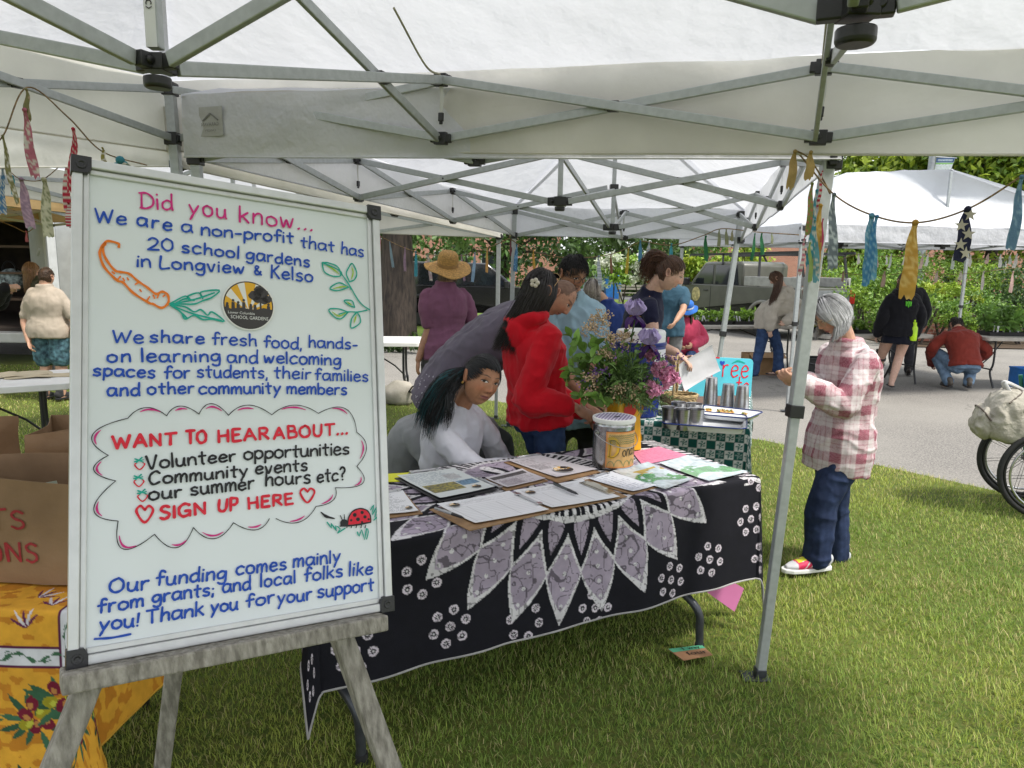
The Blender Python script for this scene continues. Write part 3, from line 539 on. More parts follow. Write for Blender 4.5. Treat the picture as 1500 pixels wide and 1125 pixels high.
for L_ in ([(1150, 482), (1180, 500), (1205, 522)], [(1262, 490), (1268, 515), (1260, 545)], [(1180, 586), (1215, 578), (1240, 578)], [(1175, 690), (1205, 708), (1235, 694)], [(1240, 645), (1262, 660)], [(1282, 705), (1272, 740)]): draw('lime', K4, L_, .0034, taper=True)
SUBJ[0] = 'ladybird_drawing'
lbr, lbk = MB(), MB(); dome = [(1150, 531), (1155, 500), (1172, 475), (1200, 464), (1228, 470), (1243, 490), (1246, 518)]
fill(lbr, K5, dome + [(1200, 526)], .0006, 4); fill(lbk, K5, [(1120, 520), (1130, 508), (1148, 512), (1150, 530), (1135, 538), (1122, 534)], .0007, 4); draw('black', K5, dome, .0028); draw('black', K5, [(1120, 536), (1180, 532), (1246, 520)], .0036)
for x, y, r_ in ((1165, 512, 5), (1180, 490, 8), (1210, 480, 7), (1193, 508, 8), (1222, 498, 7), (1210, 520, 5), (1237, 508, 5)): fill(lbk, K5, [(x + r_ * math.cos(a), y + r_ * math.sin(a)) for a in np.linspace(0, 5.6, 8)], .0009, 3)
for x in (1150, 1168, 1188, 1208, 1225): draw('black', K5, [(x, 532), (x - 3, 543)], .0022)
draw('black', K5, [(1128, 510), (1120, 492)], .0018); draw('black', K5, [(1138, 508), (1136, 488)], .0018)
for L_ in ([(1245, 470), (1258, 448), (1252, 490), (1276, 445), (1262, 500), (1278, 492), (1258, 512)], [(1190, 560), (1198, 578), (1208, 550), (1220, 592), (1228, 545), (1236, 560), (1228, 590)], [(1066, 520), (1085, 545), (1082, 525), (1105, 555), (1100, 535), (1120, 548), (1108, 565), (1140, 545)]): draw('teal', K5, L_, .0026, n=2)
for k, c in LN.items():
    c.build(k[0], INK[k[1]], WB, 0)
lbr.build('ladybird_drawing', INK['red'], WB, 0); lbk.build('ladybird_drawing', INK['black'], WB, 0)
# round garden sticker
def logo(c, X, Y, r, parent, rim=True, text=True):
    X = nrm(X); Y = nrm(Y); N = np.cross(X, Y); a = np.linspace(0, 2 * math.pi, 49)[:-1]; C = np.c_[np.cos(a), np.sin(a)]
    pal = dict(w=(.72, .72, .7), y=(.72, .38, .01), k=(.035, .03, .03)); g = MB()
    P = lambda q, z: c + r * (np.asarray(q)[:, :1] * X + np.asarray(q)[:, 1:] * Y) + N * z
    g.add(P(C * 1.06, .0008), [tuple(range(48))], pal['w']); g.add(P(C, .0010), [tuple(range(48))], pal['k']); g.add(P(C * .95, .0012), [tuple(range(48))], pal['y'])
    for a0, a1 in ((50, 72), (100, 118), (138, 160), (14, 30)):
        t = np.radians(np.linspace(a0, a1, 6)); g.add(P(np.vstack([[0, -.25], np.c_[np.cos(t), np.sin(t)] * .945]), .0014), [tuple(range(7))], pal['w'])
    t = np.radians(np.linspace(188, 352, 20)); g.add(P(np.vstack([np.c_[np.cos(t), np.sin(t)] * .96, [[.6, -.08], [.2, -.2], [-.3, -.12], [-.7, -.2]]]), .0016), [tuple(range(24))], pal['k'])
    for x, y, s in ((.25, .42, .26), (.5, .52, .3), (.75, .3, .2), (.62, .22, .18), (.35, .25, .17), (.42, .68, .2)): g.add(P(np.c_[x + s * C[::4, 0] * (1 + .12 * np.sin(np.arange(12) * 2.2)), y + s * .8 * C[::4, 1]], .0017), [tuple(range(12))], pal['k'])
    g.add(P([(.44, -.15), (.52, -.15), (.5, .3), (.44, .3)], .0018), [(0, 1, 2, 3)], pal['k'])
    for x, h in ((-.85, .22), (-.62, .38), (-.42, .3), (-.2, .42), (.08, .22), (.25, .2), (.8, .3)):
        y0 = -.2; g.add(P([(x - .07, y0), (x + .07, y0), (x + .06, y0 + h * .7), (x - .06, y0 + h * .75)], .0019), [(0, 1, 2, 3)], pal['k']); g.add(P(np.c_[x + .055 * C[::6, 0], y0 + h * .92 + .06 * C[::6, 1]], .0019), [tuple(range(8))], pal['k'])
    if text:
        put_text(g, 'Lower Columbia', c + X * r * -.82 - Y * r * .40, X, Y, r * .15, r * 1.05, .0021, pal['w']); put_text(g, 'SCHOOL GARDENS', c + X * r * -.72 - Y * r * .60, X, Y, r * .2, r * 1.5, .0021, pal['w'])
    return g.build('sticker', VCP, parent, 0)
lc = bp(*K4(803, 660)); logo(lc, BX, BY, np.linalg.norm(bp(*K4(803 + 109, 664)) - lc), WB)
# ---- easel
WOOD = M('weathered_wood', (.36, .335, .29), .8, var=.3, vs=14, bump=.6, bs=40, stretch=(6, 6, 1), col2=(.17, .155, .13))
EZ = thing('easel', 'weathered grey wooden easel holding up the whiteboard', 'easel', (*((BO + b2(BW, 0))[:2] / 2), 0))
MB().box(b2(.285, -.0175, .012), (.59, .033, .075), BX, BY).build('ledge', WOOD, EZ, 0, .004)
def toground(p, q): d = q - p; return p + d * (p[2] / (p[2] - q[2]))
for (u0, v0, u1, v1) in ((148, 965, 85, 1125), (500, 915, 577, 1125)):
    p, q = bp(u0, v0) - BN * .03, bp(u1, v1) - BN * .03; d = nrm(q - p); MB().bar(p - d * .78, toground(p, q), .042, .045, BN).build('leg', WOOD, EZ, 0, .004)
ap = bp(330, 420) - BN * .05; MB().bar(ap, on(222, 1255, 0), .042, .04, (1, .3, 0)).build('leg', WOOD, EZ, 0, .004)
MB().box(bp(330, 400) - BN * .032, (.16, .12, .02), BX, BY).build('brace', WOOD, EZ, 0, .003)
# ================================================================ draped cloths
def drape(name, label, C, ex, ey, L, W, z, ext, step, colf, fold=.05, flare=.12, mat=VC, seed=0, group=None, hem=None, rough_top=.002):
    """C centre of the table top, ey points to the front; ext = (left, right, back, front) overhang"""
    ex = nrm(ex); ey = nrm(ey); s = np.arange(-L - ext[0], L + ext[1] + step / 2, step); t = np.arange(-W - ext[2], W + ext[3] + step / 2, step); S, T = np.meshgrid(s, t); s_ = S.ravel(); t_ = T.ravel()
    ds = np.maximum(np.abs(s_) - L, 0) * np.sign(s_); dt = np.maximum(np.abs(t_) - W, 0) * np.sign(t_); r = np.hypot(ds, dt); ph = np.arctan2(dt, ds)
    sc = np.clip(s_, -L, L); tc_ = np.clip(t_, -W, W); ux = np.where(r > 0, ds / (r + 1e-9), 0); uy = np.where(r > 0, dt / (r + 1e-9), 0)
    per = np.c_[sc * 5 + 2 * ux, tc_ * 5 + 2 * uy, np.full(len(s_), seed * 1.7)]
    rip = (fbm(per, seed, 2) - .5) * 2 + .45 * np.sin(sc * 17 + tc_ * 15 + 2 * ph) ; corner = (np.abs(ds) > 0) & (np.abs(dt) > 0)
    rip = rip + np.where(corner, 1.1 * np.sin(2 * np.arctan2(np.abs(dt), np.abs(ds))), 0)
    rho = .014; e = rho * (1 - np.exp(-r / rho)); out = e + r * flare * np.where(corner, 1.5, 1) * .5 + fold * rip * np.minimum(r * 2, 1.2) * (r > 0); out = np.maximum(out, e * .9 + .004 * (r > 0))
    zz = z - (r - e * .7) * (1 - .06 * np.abs(rip) * 0) + rough_top * (fbm(np.c_[s_ * 7, t_ * 7, s_ * 0], seed + 3, 3) - .5) * 2 * (r == 0)
    zz = np.maximum(zz, .022 + .01 * fbm(np.c_[s_ * 9, t_ * 9, s_ * 0], seed))
    xy = np.asarray(C, float)[:2] + np.outer(sc + ux * out, ex) + np.outer(tc_ + uy * out, ey)
    V = np.c_[xy, zz]; m, n = S.shape; idx = np.arange(m * n).reshape(m, n); F = np.stack([idx[:-1, :-1], idx[1:, :-1], idx[1:, 1:], idx[:-1, 1:]], -1).reshape(-1, 4)
    o = mkobj(name, V, F, mat, smooth=180, col=colf(s_, t_), loc=(*np.asarray(C)[:2], z)); tag(o, label, 'tablecloth', group)
    G = V.reshape(m, n, 3)
    if hem: mb = MB(); mb.tube(G[-1][::3], .004, 6).tube(G[:, -1][::3], .004, 6).tube(G[:, 0][::3], .004, 6); mb.build('hem', hem, o)
    return o, G
def ftable(label, C, ex, L, W, z, mat=WHITEP, group=None, style='H', th=.04, legmat=PLAST_BLK, top=True):
    ex = nrm(np.append(np.asarray(ex, float)[:2], 0)); ey = np.cross(A(0, 0, 1), ex); C = A(C[0], C[1], 0); T = thing('folding_table', label, 'table', C, group); up = A(0, 0, 1)
    rr = .05; out = []
    for cx, cy, a0 in ((L - rr, W - rr, 0), (-L + rr, W - rr, 90), (-L + rr, -W + rr, 180), (L - rr, -W + rr, 270)): out += [(cx + rr * math.cos(R(a0 + k * 22.5)), cy + rr * math.sin(R(a0 + k * 22.5))) for k in range(5)]
    MB().prism(out, C + up * (z - th), ex, ey, th).build('tabletop', mat, T, 30, .006)
    for sg in (-1, 1):
        o = C + ex * sg * (L - .2); mb = MB()
        for k in (-1, 1): mb.tube(cat([o + ey * k * (W - .12) + up * (z - th), o + ey * k * (W - .12) + up * .35 , o + ey * k * (W - .14) + up * .22 + ex * sg * .02, o + ey * k * (W - .06) + up * .0], 5), .0145, 10)
        mb.tube([o - ey * (W - .13) + up * .26, o + ey * (W - .13) + up * .26], .011, 8).tube([o - ey * (W - .12) + up * (z - th - .02), o + ey * (W - .12) + up * (z - th - .02)], .0125, 8).build('leg', legmat, T, 50)
        MB().tube([o + up * .30, o + up * .42 - ex * sg * .12, C + ex * sg * .18 + up * (z - th - .01)], .009, 8).build('brace', legmat, T, 50)
    return T
# black batik cloth
BLK, LAV, WHT = A(.008, .008, .012), A(.33, .28, .35), A(.60, .58, .60)
def batik(s, t):
    n = len(s); c = np.tile(BLK, (n, 1)) * (.8 + .5 * fbm(np.c_[s * 6, t * 6, s * 0], 2)[:, None]); x = s - .03; y = t + .03; r = np.hypot(x, y); th = np.arctan2(x, y)
    wob = (fbm(np.c_[x * 14, y * 14, x * 0], 5) - .5) * .018; r = r + wob; N_ = 26; f = th / (2 * math.pi) * N_; k = np.floor(f); a = f - k - .5        # a -.5...5 inside a petal, 0 = tip
    lav = LAV * (.78 + .5 * fbm(np.c_[s * 9, t * 9, s * 0], 6)[:, None]); crack = (ridge(np.c_[s * 34, t * 34, s * 0 + 3], 8) > .93) | (ridge(np.c_[s * 19, t * 19, s * 0], 9) > .955); lav = np.where(crack[:, None], lav * .35, lav)
    wht = WHT * (.85 + .3 * fbm(np.c_[s * 30, t * 30, s * 0], 4)[:, None]); wht = np.where((ridge(np.c_[s * 60, t * 60, s * 0], 3) > .9)[:, None], wht * .4, wht)
    tip = .668 + .185 * (1 - np.abs(2 * a)) ** .88; star = r < tip; c[star] = wht[star]; m = r < tip - .019 - .03 * (1 - np.abs(2 * a)) ** 2; c[m] = lav[m]
    dots = m & (np.hypot(a * 2 * math.pi / N_ * r, ((r * 16) % 1 - .5) / 16 * 1.0) < .0085) & (r > .5); c[dots] = wht[dots]
    def leaf(a_, r0, r1, w0): q = np.clip((r - r0) / (r1 - r0), 0, 1); return (r > r0) & (r < r1) & (np.abs(a_ * 2 * math.pi / N_ * r) < w0 * (1 - q ** 1.6) * (np.minimum(1, q * 8 + .55)))
    a2 = np.where(a > 0, a - .5, a + .5); bl = leaf(a2, .44, .640, .066); c[leaf(a2, .44, .66, .078)] = wht[leaf(a2, .44, .66, .078)]; c[bl] = BLK; core = leaf(a2, .455, .585, .036); c[core] = lav[core]
    ring = (r < .455) & (r > .30); c[ring] = wht[ring]; st = ring & (r > .318) & (r < .432) & ((th / (2 * math.pi) * 74 + .4 * np.sin(k * 2.1)) % 1 < .5); c[st] = BLK
    inn = r <= .30; c[inn] = lav[inn]; f2 = th / (2 * math.pi) * 8; a3 = f2 - np.floor(f2) - .5; il = inn & (r > .05) & (r < .28) & (np.abs(a3) < .33 * np.sin(np.clip((r - .05) / .23, 0, 1) * math.pi) ** .7); c[il] = BLK; il2 = il & (np.abs(a3) < .14); c[il2] = wht[il2]
    edge = (np.abs(s) > .88); z_ = edge & ((t * 22 + .4 * np.sin(s * 30)) % 1 < .5) & (np.abs(t) < .40); c[z_] = wht[z_] * .9
    rng = np.random.default_rng(5); cl = []
    for cx, cy in ((.98, .36), (.93, .56), (.69, .70), (.48, .75), (-.22, .77), (-.52, .72), (-.62, .52), (-.88, .50), (-.86, .72), (1.02, .74), (.1, .79), (1.15, .5), (-1.2, .4), (-1.2, .70)):
        r0 = rng.uniform(0, 6); cl += [(cx, cy)] if rng.random() < .7 else []; cl += [(cx + .062 * math.cos(r0 + j * 1.047), cy + .062 * math.sin(r0 + j * 1.047)) for j in range(6)]
    for cx, cy in cl:
        d = np.hypot(s - cx, t - cy); q = (d < .0180) & ~star; c[q] = wht[q] * A(1, .93, 1); e = q & (d < .0095 + .003 * np.cos(8 * np.arctan2(t - cy, s - cx))); c[e] = BLK; e2 = q & (d < .004); c[e2] = wht[e2]
    return c
TE = nrm(A(.88, .475)); TF = A(TE[1], -TE[0]); FR = A(1.098, 3.052); TL, TW = .975, .365; TC = FR - TE * TL - TF * TW
T_B = ftable('grey-legged folding table hidden under the black sunflower cloth', TC, TE, TL - .012, TW - .012, .738, M('grey_plastic', (.42, .46, .47), .5), 'folding tables', legmat=DARKSTEEL)
for o in [o for o in bpy.data.objects if o.parent == T_B and o.name.split('.')[0] in ('leg', 'brace')]: bpy.data.objects.remove(o)
for foot, top in ((on(1024, 955, 0), on(1024, 955, 0) + A(-.13, .09, .33)), (on(530, 1118, 0), on(530, 1118, 0) + A(-.14, .09, .33))):
    top2 = A(*(top[:2] + A(-.12, .02)), .7); MB().tube(cat([foot, foot + A(-.004, 0, .1), foot + A(-.02, .005, .2), top, top2], 6), .0175, 12, sx=1.1).build('leg', DARKSTEEL, T_B, 60)
    MB().lathe([(.02, 0), (.022, .004), (.021, .04)], foot, 14).build('foot', RUBBER, T_B, 50)
    f2 = foot + A(*(-TF * .5), 0); MB().tube(cat([f2, f2 + A(-.004, 0, .1), f2 + A(-.02, .005, .2), f2 + A(-.13, .03, .33), A(*(f2[:2] + A(-.2, .0)), .7)], 6), .0175, 12).build('leg', DARKSTEEL, T_B, 60)
drape('tablecloth', 'black batik cloth with pale lilac sunflower star and dotted rings over the sign-up table', TC, TE, TF, TL, TW, .745, (.37, .40, .20, .475), .0036, batik, .018, .09, seed=3, hem=M('pale_hem', (.35, .34, .33), .85))
# card and paper bits by the table
def flat(name, label, cat_, pts3, mat, colf=None, res=(2, 2), th=.0012, parent=None, curl=0, group=None):
    """thin sheet on 4 corners (TL,TR,BR,BL); colf(x,y) with x,y in 0..1, y down the page"""
    P = [np.asarray(p, float) for p in pts3]; n, m = res; s, t = np.meshgrid(np.linspace(0, 1, n), np.linspace(0, 1, m)); S = s[..., None]; Tt = t[..., None]
    G = (1 - Tt) * ((1 - S) * P[0] + S * P[1]) + Tt * ((1 - S) * P[3] + S * P[2]); N = nrm(np.cross(P[1] - P[0], P[0] - P[3])); N = N if N[2] > -.2 else N
    if curl: G = G + N * (curl * (np.abs(2 * s - 1) ** 3 * .4 + np.abs(2 * t - 1) ** 4 * .6 + .25 * (fbm(np.c_[s.ravel() * 3, t.ravel() * 3, s.ravel() * 0], int(P[0][0] * 100) % 50) - .3).reshape(s.shape)))[..., None]
    c = colf(s.ravel(), t.ravel()) if colf else None
    mb = MB(); mb.grid(G, c); 
    if th > 0:
        mb.grid(G[:, ::-1] - N * th, np.broadcast_to(A(.5, .5, .5) if c is None else c.reshape(m, n, 3)[:, ::-1].reshape(-1, 3), (n * m, 3)))
        for e in (G[0], G[-1][::-1], G[:, -1], G[:, 0][::-1]): mb.grid(np.stack([e, e - N * th], 0)[::-1], A(.4, .4, .4) if c is None else c[0])
    o = mb.build(name, mat, parent, 0)
    if label: tag(o, label, cat_, group)
    return o
def zq(z, *uv): return [on(u, v, z) for u, v in uv]
def lines(base, ink, rows, x0=.06, x1=.94, y0=.1, y1=.95, dens=.62, hgt=.45, seed=0, blocks=(), grid=False):
    def f(x, y):
        c = np.tile(A(*base), (len(x), 1)); k = (y - y0) / (y1 - y0) * rows; r = np.floor(k); fr = k - r; rl = x0 + (x1 - x0) * (.6 + .4 * _h(r.astype(np.int64), r.astype(np.int64) * 3, r.astype(np.int64), seed))
        m = (y > y0) & (y < y1) & (x > x0) & (x < rl) & (fr < hgt) & (vnoise(np.c_[x * 55, r * 7.3, x * 0], seed) < dens); c[m] = A(*ink) * .5 + A(*base) * .5
        if grid:
            g = (y > .28) & (y < .95) & (x > .06) & (x < .94) & ((((y - .28) * 15) % 1 < .10) | (np.abs(((x - .06) * 5.1) % 1.0) < .025)); c[g] = A(*base) * .62
        for b in blocks:
            q = (x > b[0]) & (x < b[2]) & (y > b[1]) & (y < b[3]); nz_ = vnoise(np.c_[x * 40, y * 40, x * 0], seed + 5)[:, None]; c[q] = (A(*b[4]) * nz_ + A(*b[5]) * (1 - nz_))[q]
        return c
    return f
HARD = M('hardboard', (.30, .175, .08), .6, var=.12, vs=40); CLIPM = M('chrome_clip', (.6, .57, .5), .28, metal=1, var=.1)
def clipboard(label, brd, pap, z, colf, clip, big=False, bmat=HARD, res=(110, 150), lg=None):
    """brd / pap corners in order TL,TR,BR,BL seen as a page"""
    ctr = sum(brd) / 4; T = thing('clipboard', label, 'clipboard', ctr, 'clipboards laid out on the black cloth')
    flat('backing_board', None, None, brd, bmat, None, (2, 2), .003, T); flat('sheet', None, None, [p + A(0, 0, .004) for p in pap], VCP, colf, res, .0015, T, curl=.005)
    a, b = clip; d = nrm(b - a); n = np.cross(A(0, 0, 1), d); L_ = np.linalg.norm(b - a); m_ = (a + b) / 2 + A(0, 0, .009); mb = MB()
    if big:
        mb.box(m_, (L_, .035, .003), d, n); mb.prism([(-L_ * .42, 0), (L_ * .42, 0), (L_ * .25, .012), (L_ * .12, .02), (-L_ * .12, .02), (-L_ * .25, .012)], m_ - n * .01 + A(0, 0, .002), d, nrm(n * .6 + A(0, 0, .8)), .003); mb.tube([m_ - d * L_ * .35 + A(0, 0, .01), m_ + d * L_ * .35 + A(0, 0, .01)], .006, 10)
    else: mb.box(m_, (L_, .012, .004), d, n); mb.tube([m_ - d * L_ * .42 + A(0, 0, .003), m_ + d * L_ * .42 + A(0, 0, .003)], .0035, 8); mb.box(m_ - d * L_ * .46, (.016, .022, .011), d, n).box(m_ + d * L_ * .46, (.016, .022, .011), d, n)
    mb.build('clip', CLIPM if big else STEEL, T, 40, .001)
    if lg is not None: logo(lg[0] + A(0, 0, .0085), pap[1] - pap[0], pap[0] - pap[3], lg[1], T, text=False)
    return T
W_ = (.72, .72, .74); GI = (.12, .12, .14); Z0 = .750
clipboard('clipboard with a grey photo flyer lying behind the two sign-up sheets', zq(Z0, (708, 703), (766, 688), (803, 704), (742, 719)), zq(Z0, (711, 702), (765, 689), (799, 703), (743, 716)), 0, lines((.55, .52, .55), (.1, .1, .1), 9, seed=3, blocks=((.05, .1, .95, .3, (.03, .03, .03), (.12, .12, .12)), (.1, .45, .55, .9, (.25, .22, .25), (.45, .42, .45)))), zq(Z0, (700, 703), (733, 717)))
clipboard('black clipboard with a glossy volunteer flyer holding two small photos', zq(Z0 + .004, (578, 700), (666, 687), (729, 717), (644, 735)), zq(Z0 + .004, (582, 699), (665, 688), (725, 715), (645, 732)), 0, lines((.60, .63, .62), (.05, .12, .2), 12, y0=.06, y1=.5, seed=1, hgt=.5, blocks=((.05, .52, .62, .82, (.02, .03, .06), (.40, .34, .06)), (.64, .52, .95, .72, (.04, .08, .12), (.2, .35, .5)), (.62, .2, .86, .42, (.3, .3, .3), (.5, .5, .5)))), zq(Z0 + .004, (601, 695), (641, 690)), bmat=PLAST_BLK, lg=(on(698, 715, Z0 + .004), .019))
clipboard('clipboard at the left edge of the cloth with a page of fine print', zq(Z0, (536, 729), (592, 720), (619, 752), (556, 760)), zq(Z0, (538, 728), (590, 721), (613, 751), (558, 756)), 0, lines(W_, GI, 20, seed=7, hgt=.55), zq(Z0, (550, 727), (585, 721)), lg=(on(599, 747, Z0), .014))
clipboard('back clipboard with a grey poster and round yellow garden logo', zq(Z0, (738, 677), (789, 667), (880, 691), (818, 707)), zq(Z0, (744, 676), (788, 668), (874, 689), (815, 701)), 0, lines((.55, .52, .55), (.1, .08, .08), 8, y1=.6, seed=9, x1=.8, blocks=((.08, .38, .42, .62, (.2, .18, .2), (.5, .48, .5)),)), zq(Z0, (757, 673), (790, 668)), lg=(on(825, 690, Z0), .045))
clipboard('front left sign-up clipboard with a lined table and a grey pen', zq(Z0 + .006, (629, 746), (749, 721), (812, 749), (688, 777)), zq(Z0 + .006, (640, 741), (746, 722), (804, 749), (696, 769)), 0, lines(W_, GI, 16, y0=.05, y1=.22, seed=11, grid=True), zq(Z0 + .006, (757, 727), (791, 742)), lg=(on(666, 743, Z0 + .006), .02))
clipboard('front right sign-up clipboard with a big silver spring clip', zq(Z0 + .003, (750, 722), (860, 702), (919, 727), (810, 749)), zq(Z0 + .003, (752, 721), (853, 705), (908, 730), (808, 746)), 0, lines(W_, GI, 16, y0=.05, y1=.22, seed=13, grid=True), zq(Z0 + .003, (853, 709), (896, 726)), True, lg=(on(777, 724, Z0 + .003), .02))
clipboard('small clipboard of printed notes beside the plastic covered maps', zq(Z0, (855, 704), (894, 692), (963, 713), (926, 724)), zq(Z0, (862, 703), (896, 693), (961, 713), (927, 722)), 0, lines((.68, .7, .76), (.1, .12, .2), 12, seed=15), zq(Z0, (868, 702), (890, 695)))
def pen(label, a, b, body, z):
    d = nrm(b - a); T = thing('pen', label, 'pen', a); L_ = np.linalg.norm(b - a); P = lambda f: a + (b - a) * f + A(0, 0, .008)
    MB().tube([P(.0), P(.02), P(.6)], [.004, .0058, .0058], 10).build('barrel', body, T, 50); MB().tube([P(.6), P(.9), P(1)], [.0062, .005, .001], 10).build('grip', PLAST_BLK, T, 50); MB().bar(P(.02) + A(0, 0, .007), P(.3) + A(0, 0, .007), .003, .0015).build('pen_clip', PLAST_BLK, T, 0)
pen('grey pen resting along the left side of the front sign-up sheet', *[p for p in zq(Z0 + .014, (637, 747), (680, 762))], M('grey_pen', (.35, .36, .37), .4), 0)
pen('dark pen lying across the right sign-up sheet', *[p for p in zq(Z0 + .011, (811, 711), (847, 727))], M('dark_pen', (.06, .07, .07), .4), 0)
flat('paper_sheet', 'bright yellow paper slip behind the whiteboard edge on the cloth', 'paper', zq(Z0, (566, 694), (599, 692), (588, 705), (566, 706)), M('yellow_paper', (.72, .72, .02), .6), None, (6, 6), .001)
flat('paper_sheet', 'pink handwritten price sheet lying behind the donation can', 'paper', zq(Z0, (926, 662), (965, 654), (1008, 667), (941, 681)), VCP, lines((.62, .19, .30), (.25, .03, .1), 8, seed=21, dens=.5, hgt=.3), (70, 60), .001)
def mapc(seed):
    def f(x, y):
        c = np.tile(A(.52, .60, .64), (len(x), 1)); n = fbm(np.c_[x * 5, y * 9, x * 0], seed); g = (np.abs(y - .62 + .12 * np.sin(x * 5)) < .17) & (n > .36); c[g] = A(.10, .30, .10); o = (np.abs(y - .3) < .1) & (n < .52) & (x > .25); c[o] = A(.45, .33, .08) if seed % 2 else A(.40, .46, .50)
        c *= (.7 + .6 * fbm(np.c_[x * 14, y * 14, x * 0], seed + 2))[:, None]; return c
    return f
GLOSS = M('laminated_print', vc=True, rough=.15, var=.03, coat=.6, bump=.25, bs=30)
flat('map_sheet', 'crinkled laminated green map nearest the table edge', 'map', zq(Z0 + .004, (897, 691), (949, 678), (1014, 703), (974, 718)), GLOSS, mapc(31), (60, 60), .001, curl=.006)
flat('map_sheet', 'second laminated green map between pink sheet and table corner', 'map', zq(Z0 + .002, (965, 679), (1008, 668), (1096, 692), (1038, 706)), GLOSS, mapc(32), (60, 60), .001, curl=.006)
# price cards under and below the table
pq = at(1055, 850, 3.0); pk = flat('paper_sheet', 'pink handwritten card hanging below the hem of the black cloth', 'paper', [at(1036, 868, 3.14), at(1060, 845, 3.16), at(1090, 862, 3.2), at(1076, 896, 3.2)], VCP, None, (3, 3), .001)
pk.data.color_attributes['Col'].data.foreach_set('color', np.tile([.66, .2, .42, 1], len(pk.data.vertices)).astype(np.float32))
cg = on(1012, 968, .05); cd_ = thing('price_card', 'brown card with a green strip lying in the grass under the table foot', 'card', on(1012, 975, 0)); q = zq(.04, (979, 951), (1028, 945), (1044, 959), (1001, 967)); flat('cardboard', None, None, q, M('kraft_card', (.42, .22, .11), .8), None, (2, 2), .003, cd_)
flat('green_strip', None, None, [p + A(0, 0, .0015) for p in (q[0], q[1], q[1] * .68 + q[2] * .32, q[0] * .68 + q[3] * .32)], M('green_paper', (.10, .42, .24), .7), None, (2, 2), .0006, cd_)
tm = MB(); put_text(tm, '1 way', q[0] * .75 + q[3] * .25 + (q[1] - q[0]) * .35, q[1] - q[0], q[0] - q[3], .03, .08, .0035); put_text(tm, 'four', q[0] * .3 + q[3] * .7 + (q[1] - q[0]) * .3, q[1] - q[0], q[0] - q[3], .04, .09, .0025); tm.build('lettering', BLACKC, cd_, 0)
